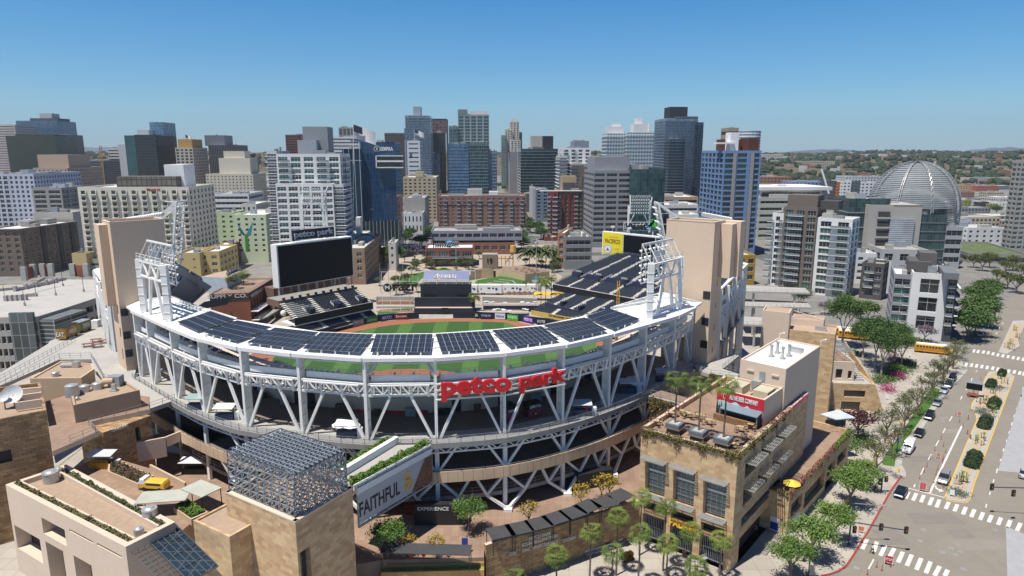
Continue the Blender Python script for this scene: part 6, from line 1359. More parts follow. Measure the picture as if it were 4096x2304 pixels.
def city(name,label,t,xl,xr,yt,Y,dep,wall=None,vis=None,fh=3.2,bw=3.6,ww=.6,wh=.6,glass=GL,fr=None,kind='P',bal=None,cap=100,roof=None,units=3,rot=3,z0=0,base=None,div=1,slab=None,par=1.,pts=None,zt=None,sides=True,brot=1,top=None,group=None,bd=1.3):
 NC[0]+=1;rr=random.Random(NC[0]);
 if pts is None:P_,z=foot(t,xl,xr,yt,Y,dep,rot)
 else:P_,z=[Vector(p)for p in pts],zt
 wm=wallm(wall)if isinstance(wall,tuple)else wall;roof=roof or rr.choice(roofs)
 left=P_[0].x>0;cx_=sum(p.x for p in P_)/4
 holes={};wl_=[]
 faces=[0]+([3]if cx_>0 and vis!='r' else[1])if sides else[0]
 zb=z0+(base or 0)
 if kind in 'PS':
  nf=max(1,int((z-1.2-zb)/fh));
  for f in faces:
   a,b=P_[f],P_[(f+1)%4];L=(b-a).length;d=(b-a).normalized();hs=[]
   nb=max(1,round(L/bw))if kind=='P' else 1;w_=(L/nb)*(ww if kind=='P' else .94);h_=fh*wh
   for j in range(nf):
    zz=z-1.2-(j+1)*fh+fh*(1-wh)*.5
    if zz<.3:continue
    for i in range(nb):
     u=(i+.5)*L/nb-w_/2;hs.append((u,zz,u+w_,zz+h_));wl_.append((a,d,u,zz,w_,h_,.45))
   holes[f]=hs
 m=MB();block(m,P_,z0,z,par,holes,.5,0,1,w=.5)
 B=m.build(name,[wm,roof],None,label=label,cat=name.replace('_',' '),group=group)
 if wl_:
  if kind=='S':
   g1=mat('strip_glass',(.02,.026,.03),.08,var=.3,scale=.03);m=None
   windows(B,wl_,(g1,),fr or wm,max(2,int((P_[1]-P_[0]).length/4)),cap)
  else:windows(B,wl_,glass,fr or mat('pale_window_frame',(.45,.45,.43),.5),div,cap)
 def wrap(z_,h,o,mt,nm):
  m=MB();
  for f in faces:
   a,b=P_[f],P_[(f+1)%4];d=(b-a).normalized();n=Vector((d.y,-d.x));m.prism([a-d*(o+f*.01),b+d*(o+f*.01),b+d*(o+f*.01)+n*o,a-d*(o+f*.01)+n*o],z_,z_+h+f*.01)
  part(B,nm,m,[mt])
 if slab:
  st,sh_,so,sm_=slab
  k=0;zz=z-st
  while zz>z0+4 and k<70:wrap(zz,sh_,so,sm_,'floor_slab');zz-=st;k+=1
 if bal:
  nb_=0;zz=z-1.2-fh
  cand=[]
  while zz>z0+3:
   for(fc,u0,u1)in bal:
    cand.append((zz,fc,u0,u1))
   zz-=fh
  for zz,fc,u0,u1 in cand[:100]:
   f=0 if fc=='f' else(3 if cx_>0 and vis!='r' else 1);a,b=P_[f],P_[(f+1)%4];L=(b-a).length;d=(b-a).normalized();n=Vector((d.y,-d.x))
   key=(name,NC[0],fc,u0,u1)
   if key not in WM:WM[key]=balc_mesh(L*(u1-u0),bd,whitep)
   o=ob('balcony',WM[key],None);o.parent=B;o.matrix_basis=rotm(d,sv(a+d*L*u0,zz+.1))
 c=(P_[0]+P_[2])/2;e1=(P_[1]-P_[0]);e2=(P_[3]-P_[0])
 for k in range(units):
  u=rr.uniform(-.3,.3);w=rr.uniform(-.3,.3);q=c+e1*u+e2*w;s=rr.uniform(.06,.16);hgt=rr.uniform(1.2,3.2)
  m=MB();m.prism([q-e1*s-e2*s*.6,q+e1*s-e2*s*.6,q+e1*s+e2*s*.6,q-e1*s+e2*s*.6],z-par,z-par+hgt+.02*k);part(B,'roof_unit',m,[rr.choice([concrete,concd,steel])])
 if top:
  for(u0,u1,w0,w1,h,mt)in top:
   m=MB();a=P_[0];m.prism([a+e1*u0+e2*w0,a+e1*u1+e2*w0,a+e1*u1+e2*w1,a+e1*u0+e2*w1],z-par,z+h);part(B,'penthouse',m,[wallm(mt)if isinstance(mt,tuple)else mt])
 return B,P_,z
T='office_tower';AP='apartment_tower';HO='hotel'
WH=(232,232,230)
city(T,'pale pink concrete tower at the far left behind the dark gold glass block','A1',-160,140,238,1150,60,(205,190,185),kind='S',fh=4,wh=.35)
city(T,'tall blue glass tower behind the dark gold glass block at far left','A1',150,545,200,1250,60,cBlue,kind='C',slab=(3.4,.3,.25,wallm((120,135,150))),top=[(.45,.75,.3,.7,14,(200,195,195)),(.25,.95,.2,.8,5,(70,80,95))])
city(T,'dark tower under construction beside the blue glass tower','A1',545,640,335,1200,50,cBlack,kind='C',slab=(3.4,.4,.4,wallm((90,85,80))))
city(T,'dark green gold mirrored office block at far left','A1',52,525,345,950,50,cGold,kind='C',top=[(.1,.9,.2,.8,2,(60,60,50))])
city(T,'white striped concrete office slab right of the yellow crane','A1',1040,1148,468,1050,40,(215,208,205),kind='S',fh=4.4,wh=.45)
city(T,'plain pale blank walled tower beside the black office block','A1',1138,1215,430,1000,40,(205,203,203),kind='C')
city(T,'teal glass slab attached to the left of the black office block','A1',1198,1300,342,880,40,cTeal,kind='C')
city(T,'black office block with dark glass penthouse left of the gold capped hotel','A1',1295,1500,335,860,60,cBlack,kind='C',slab=(3.7,.35,.1,wallm((55,55,58))),top=[(.05,.6,.1,.5,6,(205,205,205)),(.45,1.1,.3,.9,16,cBlue)])
city(HO,'beige hotel with a gold cap and vertical ribs','A1',1690,1860,460,830,45,(200,190,172),fh=3.6,bw=5,ww=.62,wh=.7,top=[(.1,.9,.1,.8,10,(190,150,80))],glass=(glA,))
city(T,'dark pinstriped office slab under three small flags','A1',2010,2285,435,930,45,curt('pinstripe_dark',(.022,.02,.02),(.03,.028,.028),(.16,.14,.13),2.2,60,.3,.4),kind='C',top=[(-.15,.55,.1,.8,13,(120,128,135))])
city(HO,'cream wedding cake hotel with stepped terraces and dark arches','A1',1985,2440,715,790,50,(222,212,190),fh=3.4,bw=4,ww=.35,wh=.45,top=[(.25,.92,.15,.7,18,(225,216,195)),(.35,.8,.2,.6,26,(225,216,195))])
city('apartment_block','beige apartment block with red tiled gable roof','A1',2295,2400,560,860,40,(190,160,125),fh=3.5,bw=4,top=[(.1,.9,.2,.8,5,(150,75,50))])
city(T,'white gridded office building at the left edge of the city','A1',-220,72,715,500,60,(205,208,220),fh=3.4,bw=4.2,ww=.68,wh=.72,glass=(glA,glA,glB))
city('office_building','white office building with neat square windows beside the left gridded one','A1',74,320,712,500,60,(205,208,222),fh=3.4,bw=3.6,ww=.5,wh=.6,glass=(glA,glA,glB))
city(HO,'pinkish beige hotel with arched top windows and a pale gable roof','A1',318,650,655,640,60,(196,170,148),fh=3.2,bw=3.8,ww=.34,wh=.5,glass=(glA,),top=[(.05,.95,.1,.7,12,(198,172,150))])
city('office_building','grey apartment building with open white balconies behind the yellow crane','A1',620,990,585,980,50,(110,115,120),kind='S',fh=3.4,wh=.5)
city(HO,'small grey hotel with dark recessed balconies left of the big white hotel','A1',305,590,848,440,26,(172,168,160),fh=3.1,bw=9,ww=.78,wh=.66,glass=(glA,),bal=None,units=5)
city('utility_building','low windowless pale building before the small grey hotel','A1',318,700,1085,395,24,(196,190,180),kind='C',units=2)
a=g2('A1',-150,1245,25.5);b=g2('A1',187,1243,25.5);c=g2('A1',740,1168,25.5)
e=(b-a).normalized();n=Vector((-e.y,e.x));c2_=c
BA,_,_=city('apartment_block','brown apartment block with green tinted windows behind the garage','A1',0,0,0,0,0,(128,112,100),pts=[a,b,c2_,a+(c2_-b)],zt=25.5,fh=3.15,bw=4.2,ww=.46,wh=.58,glass=(glA,glA,mat('green_tinted_glass',(.15,.19,.14),.2)),cap=100,units=6,sides=True,par=.6)
m=MB()
for k in(.33,.62,.85):p=b.lerp(c2_,k);q_=b.lerp(c2_,k+.07);dd_=(c2_-b).normalized();nn=Vector((dd_.y,-dd_.x));m.prism([p+nn*.02,q_+nn*.02,q_+nn*.5,p+nn*.5],0,25.4)
part(BA,'dark_bay',m,[mat('dark_bay_metal',(.05,.045,.045),.5)])
m=MB();
for p,q_ in((a,b),(b,c2_)):dd_=(q_-p).normalized();nn=Vector((dd_.y,-dd_.x));m.prism([p,q_,q_+nn*.7,p+nn*.7],25.2,25.6)
part(BA,'cornice',m,[wallm((190,180,172))])
HB,HP,hz_=city(HO,'large cream hotel with rows of small balconies and red rooftop lettering','A1',745,1820,842,345,34,(222,217,202),fh=2.95,bw=5.05,ww=.44,wh=.62,glass=(glA,glA,glB),cap=100,units=0,div=0,par=.9,base=5)
L=(HP[1]-HP[0]).length;d=(HP[1]-HP[0]).normalized();n=Vector((d.y,-d.x));nb=round(L/5.05)
bm=MB();bm.box(0,-1.25,-.15,2.9,0,.1,0);bm.hexa([(2.9,-1.25,-.1),(3.1,-1.25,-.1),(3.1,0,-.1),(2.9,0,-.1)],[(2.9,-.1,2.4),(3.1,-.1,2.4),(3.1,0,2.4),(2.9,0,2.4)],0);bme=bm.mesh('balcony',[HB.data.materials[0]])
bm=MB();k=0
for j in range(15):
 z=hz_-1.2-(j+1)*2.95+.45
 if z<5:break
 for i in range(nb):
  u=(i+.5)*L/nb-1.35
  if k<100:o=ob('balcony',bme,HB);o.matrix_basis=rotm(d,sv(HP[0]+d*u,z));k+=1
  else:bm.obox(HP[0]+d*u,d,n,2.9,1.25,z-.15,z+.1);bm.obox(HP[0]+d*(u+2.9),d,n,.2,.8,z-.1,z+2.2)
part(HB,'remaining_balconies',bm,[HB.data.materials[0]],kind='stuff')
m=MB();m.prism([HP[0]+d*L*.30-n*6,HP[0]+d*L*.85-n*6,HP[0]+d*L*.85-n*22,HP[0]+d*L*.30-n*22],hz_-.9,hz_+5);part(HB,'roof_plant',m,[tiles('rusty_plant_screen',(.10,.09,.075),(.16,.14,.12),(.05,.05,.05),2.5,3,.25,0)])
m=MB();m.prism([HP[0]+d*L*.70-n*12,HP[0]+d*L*.88-n*12,HP[0]+d*L*.88-n*26,HP[0]+d*L*.70-n*26],hz_-.9,hz_+11);part(HB,'penthouse',m,[whitep])
_a=fu(HP[0],HP[1],'A1',1432,882);_b=fu(HP[0],HP[1],'A1',1560,848);vtext('rooftop_lettering','Marriott',sv(HP[0]+d*_a[0]+n*1.3,_a[1]),sv(HP[0]+d*_b[0]+n*1.3,_a[1]),_b[1]-_a[1],mat('dark_red_letters',(.25,.02,.03),.6),HB,.3,.02)
yel=(196,176,125)
city('hotel_podium','low yellow stucco podium block between garage and brown tower','B1',690,830,275,335,8,yel,kind='C',units=1)
city('hotel_podium','grey gridded podium with a curved canopy beside the yellow block','B1',828,960,330,338,8,(165,162,150),kind='S',fh=3,wh=.4,units=1)
city('hotel_podium','yellow stucco podium corner right of the roof gantry','B1',1700,1925,270,325,20,yel,kind='P',fh=4,bw=6,ww=.2,wh=.2,units=1)
city('hotel_podium','yellow podium tower with white louvred side beside the cream hotel','B1',1905,2115,255,330,26,yel,fh=3.4,bw=5,ww=.5,wh=.5,units=1)
lg=(205,222,180)
city(HO,'pale green hotel wing with a yellow bird mural','A1',2040,2262,1085,420,20,lg,fh=3.1,bw=4.3,ww=.38,wh=.42,glass=(glA,))
GHB,GHP,ghz=city(HO,'pale green hotel wing with a blue and green bird mural','A2',-152,150,1108,400,40,(214,226,194),fh=3.1,bw=4.6,ww=.36,wh=.45,glass=(glA,),base=3)
def birdmark(P_,u,z,w,h,cols3,B):
 d=(P_[1]-P_[0]).normalized();n=Vector((d.y,-d.x));o=P_[0]+d*u+n*.08
 for k,(pts,c)in enumerate(zip(([(0,.5),(-.5,.95),(-.35,.6)],[(0,.55),(.5,1.),(.3,.55)],[(-.1,.55),(.1,.6),(.15,.05),(-.1,0)]),cols3)):
  m=MB();m.poly([sv(o+d*w*a+n*.02*k,z+h*b)for a,b in pts]);part(B,'bird_mural',m,[flat(c)])
birdmark(GHP,6,ghz-22,9,18,((40,100,120),(60,140,170),(60,140,50)),GHB)
B,P_,z=city('hotel_wing','pale green hotel link between the two muralled wings','A1',2258,2275,1100,409,10,lg,kind='C',units=0);birdmark([P_[0]-EU*14,P_[1]],0,z-20,8,16,((210,190,80),(215,180,60),(200,180,70)),B)
city('office_building','low white modern block with roof terrace behind the green hotel','A1',2030,2400,905,560,40,WH,kind='S',fh=4.5,wh=.5)
city('office_building','white low block above the pale green hotel','A1',2330,2473,1005,470,30,(225,222,210),fh=6,bw=3,ww=.4,wh=.7,cap=30)
city('restaurant','low brick arcade with roof terrace umbrellas beside the green hotel','B1',2060,2235,190,385,16,(120,72,58),fh=6,bw=5,ww=.6,wh=.6)
city(AP,'slim dark balconied wing left of the white condo tower','A2',158,255,492,372,26,(205,208,212),kind='S',fh=3.05,wh=.7,slab=(3.05,.3,.9,whitep))
WT,WP,wz=city(AP,'white condo tower with green glass bays and roof boxes','A2',250,868,520,352,28,WH,fh=3.05,bw=6.1,ww=.74,wh=.74,glass=(glG,glG,glC,glA),fr=whitep,div=2,bal=[('f',.05,.22),('f',.66,.83),('s',.25,.6)],top=[(.3,.6,.2,.7,7,(165,172,180)),(.35,.75,.4,.9,14,(150,155,160))],bd=1.5)
P2_,z2=foot('A2',246,800,808,348,5,3)
city(AP,'lower white and green glass condo block in front of the white condo tower','A2',246,800,808,346,5.5,WH,fh=3.05,bw=5.6,ww=.8,wh=.7,glass=(glG,glG,glA,glC),fr=whitep,div=2,units=0)
city(AP,'stacked white balconies on the east side of the white condo tower','A2',800,900,812,349,20,(210,212,214),kind='S',fh=3.05,wh=.7,slab=(3.05,.25,1.1,whitep),units=0)
city(T,'brown banded tower with stepped top behind the white condo tower','A2',340,470,335,1100,50,(120,75,65),kind='S',fh=4,wh=.4,top=[(.45,1.6,.1,.8,-8,(125,85,75))])
city(T,'beige tower with dark vertical windows behind the white office with navy lettering','A2',855,1045,265,1050,45,(165,152,138),fh=11,bw=6,ww=.6,wh=.8,glass=(glA,))
B,P_,z=city(T,'white office tower with window bands and navy lettering','A2',738,1055,355,960,45,(222,220,222),kind='S',fh=4.6,wh=.42);vtext('lettering','PROCOPIO',sv(P_[0]+EU*66,z-7),sv(P_[1]-EU*12,z-7)-Vector((0,.6,0)),4,mat('navy_letters',(.05,.07,.22)),B,.3)
SP,SPP,spz=city(T,'deep blue mirrored office tower with a white logo and a projecting frame','A2',1067,1398,405,420,36,curt('sempra_blue_glass',(.010,.035,.085),(.018,.055,.12),(.03,.06,.10),1.55,4.0,.06,.05),kind='C',units=2,par=.4)
city(T,'lower blue glass wing with white vertical fins left of the deep blue tower','A2',888,1066,472,416,36,curt('blue_finned_glass',(.015,.035,.06),(.03,.06,.09),(.42,.46,.5),3.2,60,.16,.12),kind='C')
e=(SPP[1]-SPP[0]);de=e.normalized();n=Vector((de.y,-de.x))
vtext('lettering','SEMPRA',sv(SPP[0]+e*.57+n*.1,spz-5.3),sv(SPP[0]+e*.94+n*.1,spz-5.3),2.3,whitep,SP,.3,.02)
m=MB();c=sv(SPP[0]+e*.475+n*.2,spz-4.1);m.cyl(c,c+sv(n,0)*.1,1.9,1.9,24,0);m.cyl(c+sv(n,0)*.11,c+sv(n,0)*.16,1.6,1.6,24,1);part(SP,'round_logo',m,[whitep,navy])
vtext('logo_figure','X',c+Vector((-.8,-.45,-1.)),c+Vector((.8,-.45,-1.)),2,whitep,SP,.05)
m=MB();a=SPP[0]+e*.44;
for z_,h_ in((spz-8.6,.5),(spz-12,1.),(spz-15.6,.6)):m.prism([a+n*.02,SPP[1]+n*.02+de*5,SPP[1]+n*3+de*5,a+n*3],z_,z_+h_)
m.prism([a+n*.02,a+n*3,a+n*3+de*.6,a+n*.02+de*.6],spz-15.6,spz-8.1);part(SP,'projecting_frame',m,[whitep]);m=MB();m.prism([a+de*.7+n*.02,SPP[1]+de*4+n*.02,SPP[1]+de*4+n*2,a+de*.7+n*2],spz-15,spz-8.6);part(SP,'framed_windows',m,[darkglass])
m=MB();m.beam(sv(SPP[0]+n*.4,46*.45),sv(SPP[1]+n*.4,46*.45),.5,.6);part(SP,'white_ledge',m,[whitep])
city('office_podium','finned glass podium of the deep blue tower','A2',940,1440,1170,415,6,curt('podium_fins',(.02,.03,.04),(.03,.045,.05),(.30,.34,.36),2.2,30,.14,.2),kind='C',units=0)
city(T,'bronze office tower with raised lettering behind the deep blue tower','A2',1298,1492,325,1000,60,cBr,kind='C',top=[(0,1,0,.9,1,(130,115,105))])
city(T,'tall grey blue glass residential tower above the white bank office','A2',1498,1738,150,900,55,cGrey,kind='C',slab=(3.3,.35,.5,wallm((150,165,175))),top=[(.3,.6,.2,.6,12,(150,165,180))])
B,P_,z=city(T,'slim white office tower with dark window strips and bank lettering','A2',1515,1640,392,780,35,(225,226,232),fh=5,bw=11,ww=.75,wh=.3,glass=(glA,));vtext('lettering','CHASE',sv(P_[0]+EU*6,z-18),sv(P_[1]-EU*12,z-18)-Vector((0,.6,0)),4,mat('navy_letters',(.05,.07,.22)),B,.3)
city(T,'white framed sky terrace tower between lettered bronze and glass towers','A2',1492,1606,375,940,30,(150,160,168),kind='C',top=[(0,1,0,.3,14,cBlue)])
city(T,'brown granite tower with square windows and a dark crown','A2',1748,1900,190,1100,50,(128,95,92),fh=4.4,bw=6,ww=.5,wh=.6,top=[(0,1,0,1,1.5,(40,40,45))])
city(T,'black glass tower in front of the brown granite tower','A2',1742,1888,318,1020,40,cBlack,kind='C',top=[(.4,.7,.3,.7,4,(150,150,150))])
city(T,'low black glass tower stepping out before the tall black one','A2',1742,1820,515,960,30,cGrey,kind='C')
city(AP,'tall green grey glass tower with a slanted parapet in the centre of the skyline','A2',2008,2310,140,700,45,(150,160,162),fh=3.15,bw=6.2,ww=.74,wh=.72,glass=(glG,glG,glB),cap=100,fr=wallm((150,160,162)),top=[(.4,.95,.3,.9,4,(190,190,190)),(.0,.3,.0,.6,5,(128,138,140))])
city(AP,'left shoulder of the tall green grey tower with green balconies','A2',1920,2006,250,695,40,cGrn,kind='C',slab=(3.15,.35,.9,wallm((140,150,150))))
city(AP,'blue glass lower block with a pale blue frame under the green grey tower','A2',1914,2110,420,670,30,cBlue,kind='C',slab=(3.15,.4,.25,wallm((120,140,170))))
city(AP,'green glass middle slab under the tall green grey tower','A2',2112,2300,408,672,30,cGrn,kind='C',slab=(3.15,.35,.6,wallm((130,145,145))))
city(AP,'blue grey right shoulder of the green grey tower','A2',2300,2385,490,675,40,cGrey,kind='C',slab=(3.15,.35,.3,wallm((130,150,175))))
city(HO,'yellow beige hotel with green gable and small balconies','A2',1478,1800,745,640,45,(198,182,150),fh=3.2,bw=4.5,ww=.5,wh=.5,top=[(.38,.6,0,.4,5,(205,188,150)),(.42,.56,.1,.3,7,(110,135,115))])
city('office_building','blank pale grey building with a white front slab left of the street','A2',1482,1690,945,540,45,(175,170,165),kind='C')
city('art_deco_building','small white art deco building with narrow windows','A2',1485,1665,1092,520,22,WH,fh=7,bw=3,ww=.35,wh=.6,glass=(glA,))
BL_,BLP_,blz=city('brick_lofts','long red brick loft building with dark iron balconies','A2',1815,2670,925,585,30,(150,114,100),fh=3.35,bw=5.1,ww=.44,wh=.55,glass=(glA,glC,glB),fr=whitep,par=1.6,bal=[('f',.06,.10),('f',.21,.25),('f',.33,.37),('f',.45,.49),('f',.57,.61),('f',.69,.73),('f',.81,.85),('f',.93,.97)],top=[(.33,.5,.3,.7,5,(185,180,172)),(.58,.68,.3,.6,3,WH)])
e=(BLP_[1]-BLP_[0]);n=Vector((e.y,-e.x)).normalized();m=MB();m.prism([BLP_[0]+n*.02,BLP_[1]+n*.02,BLP_[1]+n*.35,BLP_[0]+n*.35],blz-7.6,blz-7.2);part(BL_,'cornice',m,[wallm((170,120,100))])
city('office_building','grey metal office building with ribbon windows over a brick base','A2',1748,2630,1265,432,26,(150,152,165),fh=3.7,bw=5.4,ww=.84,wh=.66,glass=(glA,glB),fr=wallm((150,152,165)),div=3,z0=9,units=5)
city('brick_arcade','red brick arcade base under the grey metal office building','B2',1760,2560,175,430,28,(150,104,88),fh=4.2,bw=5.4,ww=.7,wh=.66,glass=(glA,),units=0)
B,P_,z=city('restaurant','red brick restaurant with glass terraces and white roof lettering','B2',1692,2155,222,385,20,(146,96,80),fh=4.6,bw=7,ww=.8,wh=.62,glass=(glA,glB),div=3,units=2,roof=roofs[2],bal=[('f',.15,.98)],bd=2.5)
a=v('B2',1835,215,384);b=v('B2',2020,215,384);vtext('roof_lettering','Gallagher Square',a,b,1.7,whitep,B,.2,.02)
m=MB();c=v('B2',1925,178,384);m.cyl(c,c+Vector((0,.3,0)),2.4,2.4,18);part(B,'round_logo',m,[flat((90,150,190))]);vtext('logo_letter','G',c+Vector((-1.3,-.2,-1.5)),c+Vector((1.3,-.2,-1.5)),3,whitep,B,.1,.03)
city('apartment_block','tan brick apartment block with green windows beside the giant screen','B2',880,1105,225,330,60,brickt,fh=3.6,bw=5.3,ww=.42,wh=.55,glass=(glG,glA),fr=whitep,sides=True,units=6,roof=roofs[1])
city('apartment_block','tan brick block behind the apartment block beside the screen','B2',1100,1300,235,395,60,brickt,fh=3.8,bw=5,ww=.5,wh=.6,sides=True,units=5)
city('mission_building','small white mission style building with a square belfry','B2',945,1130,80,390,12,WH,kind='C',units=0,top=[(.42,.66,.1,.6,9,WH)])
city('corner_building','small white corner building with a vertical sign','B2',1335,1405,170,372,14,(225,220,212),fh=4,bw=3,ww=.3,wh=.4)
city(AP,'cream stepped tower far away down the right street','A3',98,186,208,1250,40,(215,205,188),fh=3.2,bw=5,ww=.6,wh=.6,top=[(.2,.8,.2,.7,4,(215,205,190))])
city(AP,'middle step of the far cream tower','A3',50,120,285,1240,35,(212,203,186),fh=3.2,bw=5,ww=.6,wh=.6)
city(AP,'glassy lower step of the far cream tower','A3',14,62,340,1230,35,cGrn,kind='C',slab=(3.2,.5,.3,wallm((200,195,185))))
city(AP,'front step of the far cream tower with small gables','A3',105,198,385,1100,35,(214,208,196),fh=3.2,bw=5,ww=.6,wh=.6)
city(T,'dark narrow tower beside the far cream tower','A3',180,214,312,1300,35,cBlack,kind='C')
city(T,'grey blank tower with a red banded side left of the dark glass block','A3',95,170,500,860,40,(150,148,150),kind='C',top=[(-.35,0,.0,.6,0,(130,70,68))])
DB,DP,dz=city(AP,'dark glass block with white floor lines and planted roof','A3',202,600,470,760,50,cDk,kind='C',slab=(3.25,.3,.5,wallm((160,170,172))),top=[(.28,.55,.3,.7,14,(190,180,170)),(.55,.82,.3,.7,14,(40,40,45)),(.3,.55,.0,.3,2,(120,122,125))])
city('grey_podium','plain grey podium under the dark glass block','A3',204,315,905,745,20,(98,98,102),kind='C')
city(AP,'white balconied tower right of the dark glass block','A3',608,880,462,650,40,WH,fh=3.2,bw=6,ww=.55,wh=.65,glass=(glA,glB),bal=[('f',.0,.2),('f',.35,.5)],cap=100)
city(AP,'left balcony wing of the white balconied tower','A3',578,652,540,640,30,(195,200,200),kind='S',fh=3.2,wh=.6,slab=(3.2,.3,1,whitep))
city(AP,'lower beige glass part of the white balconied tower','A3',690,880,615,630,26,(170,165,158),kind='S',fh=3.2,wh=.68,slab=(3.2,.3,.8,wallm((190,188,180))))
city(T,'windowless blue grey tower behind the white balconied tower','A3',718,860,395,1000,40,(140,150,162),kind='C')
city(HO,'pale blue hotel with paired windows','A3',345,470,865,640,40,(120,135,155),fh=3.3,bw=5,ww=.5,wh=.6,glass=(glB,glA))
city(HO,'white stair wing of the pale blue hotel','A3',315,348,850,642,40,(190,192,195),kind='C')
RC,RP_,rz_=city(AP,'dark red and tan condo tower with a tan rooftop tower','A3',560,815,880,520,28,(140,125,108),fh=3.3,bw=5,ww=.66,wh=.72,glass=(glA,glB,glA),bal=[('f',-.08,.1),('f',.62,.76),('f',.9,1.03)],roof=roofs[2],top=[(.2,.75,.3,.7,11,(178,160,130)),(.24,.71,.28,.72,6,(80,80,85))])
e=(RP_[1]-RP_[0]);d=e.normalized();n=Vector((d.y,-d.x));m=MB()
for u in(.18,.38,.57):m.prism([RP_[0]+e*u+n*.02,RP_[0]+e*(u+.07)+n*.02,RP_[0]+e*(u+.07)+n*1.2,RP_[0]+e*u+n*1.2],8,rz_-2)
part(RC,'red_pilaster',m,[wallm((132,50,52))])
m=MB();m.prism([RP_[0]-d*14+n*1.6,RP_[1]+d*.8+n*1.6,RP_[1]+d*.8-n*2,RP_[0]-d*14-n*2],rz_-.05,rz_+.4);part(RC,'roof_slab',m,[whitep])
city(AP,'dark red side wing with white slab balconies','A3',462,560,885,515,14,(132,50,52),fh=3.3,bw=4,ww=.5,wh=.7,bal=[('f',0,.3),('f',.5,1.)],units=0,rot=-8)
city('retail_building','red brick shop row at the foot of the red condo tower','A3',430,560,1320,500,14,(140,70,55),fh=4,bw=5,ww=.6,wh=.6,units=1)
city(T,'grey framed office tower with dark ribbon windows behind the right scoreboard','A3',905,1262,680,465,40,(150,150,152),fh=3.75,bw=7.8,ww=.84,wh=.56,glass=(glA,glA,glB),div=2,fr=wallm((150,150,152)),top=[(.05,1.0,.1,.9,9,(150,152,158)),(1.,1.3,.2,.9,4,(150,152,158))],cap=100)
city(T,'dark green mirrored wing of the grey framed office','A3',1264,1600,668,462,40,cDk,kind='C')
city(AP,'dark bronze glass tower left of the grey framed office','A3',835,905,650,500,40,cBr,kind='C')
city(AP,'left one of the two white lattice balcony towers on the horizon','A3',1035,1220,318,1250,50,(205,218,222),fh=3.3,bw=5,ww=.68,wh=.6,glass=(glB,glG),slab=(6.6,.6,1.5,whitep),cap=60,top=[(.0,.9,.1,.3,11,WH),(.38,.8,.3,.7,17,WH)])
city(AP,'right one of the two white lattice balcony towers on the horizon','A3',1228,1500,308,1240,50,(205,218,222),fh=3.3,bw=5,ww=.68,wh=.6,glass=(glB,glG),slab=(6.6,.6,1.5,whitep),cap=60,top=[(.25,.78,.1,.6,14,WH),(.78,.83,.0,.2,16,WH),(.4,.6,.3,.7,25,WH)])
city(AP,'tall slate blue glass tower right of the white lattice towers','A3',1605,1915,175,800,50,cGrey,kind='C',slab=(3.3,.35,.7,wallm((115,128,145))),top=[(.15,.7,.1,.6,13,(45,50,58)),(.3,1.0,.0,.5,2,(90,100,120))])
city(AP,'dark side slab of the tall slate blue tower','A3',1915,1968,215,795,50,cNavy,kind='C',slab=(3.3,.35,.7,wallm((60,75,90))))
city(AP,'rounded front bay of the tall slate blue tower with pale balconies','A3',1640,1790,372,780,20,cNavy,kind='C',slab=(3.3,.35,1.4,wallm((120,135,145))))
bz=v('A3',2165,490,430);
cw=(118,148,190)
P0=v('A3',2165,488,425).xy;zt_=v('A3',2165,488,425).z
FR_,_z=foot('A3',2165,2528,488,425,30,3)
BT,BTP,btz=city(AP,'bright blue gridded apartment tower with rusty rooftop screens','A3',2165,2528,488,425,42,cw,fh=3.35,bw=7.2,ww=.74,wh=.74,glass=(glA,glG,glB),div=3,cap=100,roof=roofs[1],units=0,fr=mat('dark_frame',(.1,.11,.12)),base=2)
a=FR_[0];q_=a+NU*30
e=(BTP[1]-BTP[0]);nn=Vector((e.y,-e.x)).normalized();m=MB()
for u in(.25,.72):m.prism([BTP[0]+e*u+nn*.05,BTP[0]+e*(u+.09)+nn*.05,BTP[0]+e*(u+.09)+nn*.5,BTP[0]+e*u+nn*.5],2,btz-1.5)
part(BT,'concrete_strip',m,[wallm((165,160,158))])
m=MB();m.prism([a+Vector((2,12)),a+Vector((14,12)),a+Vector((14,24)),a+Vector((2,24))],btz,btz+7);m.prism([BTP[0]+e*.68+NU*3,BTP[0]+e*.97+NU*3,BTP[0]+e*.97+NU*16,BTP[0]+e*.68+NU*16],btz,btz+7.5);part(BT,'rusty_screen',m,[mat('rusty_screen',(.10,.03,.02),.9,var=.3,scale=.3)])
m=MB();m.prism([BTP[0]+e*.2+NU*3,BTP[0]+e*.42+NU*3,BTP[0]+e*.42+NU*12,BTP[0]+e*.2+NU*12],btz,btz+11);m.prism([BTP[0]-e*.15+NU*2,BTP[0]+e*.3+NU*2,BTP[0]+e*.3+NU*9,BTP[0]-e*.15+NU*9],btz+4,btz+5);part(BT,'white_penthouse',m,[whitep])
city(T,'beige concrete service tower seen above the blue tower roof','A3',2205,2308,268,700,20,(165,152,135),kind='S',fh=8,wh=.4)
m=MB();c=v('A3',2398,300,800);m.cyl((c.x,c.y,20),c,14,14,20);m.build('round_tower',[tiles('banded_white',(.10,.13,.16),(.12,.15,.18),(.72,.75,.78),100,3.3,.9,0)],None,label='round white banded tower peeping over the blue tower roof',cat='tower')
for k,(x0,x1,y,Y_,dp,c,lb)in enumerate([(1590,1915,935,545,40,(190,165,145),'flat tan building between the slate and blue towers'),(1585,1915,1010,500,30,WH,'white ribbed school building behind the lamp mast'),(1660,1920,1105,460,30,WH,'white low roofs behind the right tan tower')]):
 city('low_building',lb,'A3',x0,x1,y,Y_,dp,c,kind='S',fh=5,wh=.4,roof=roofs[2])
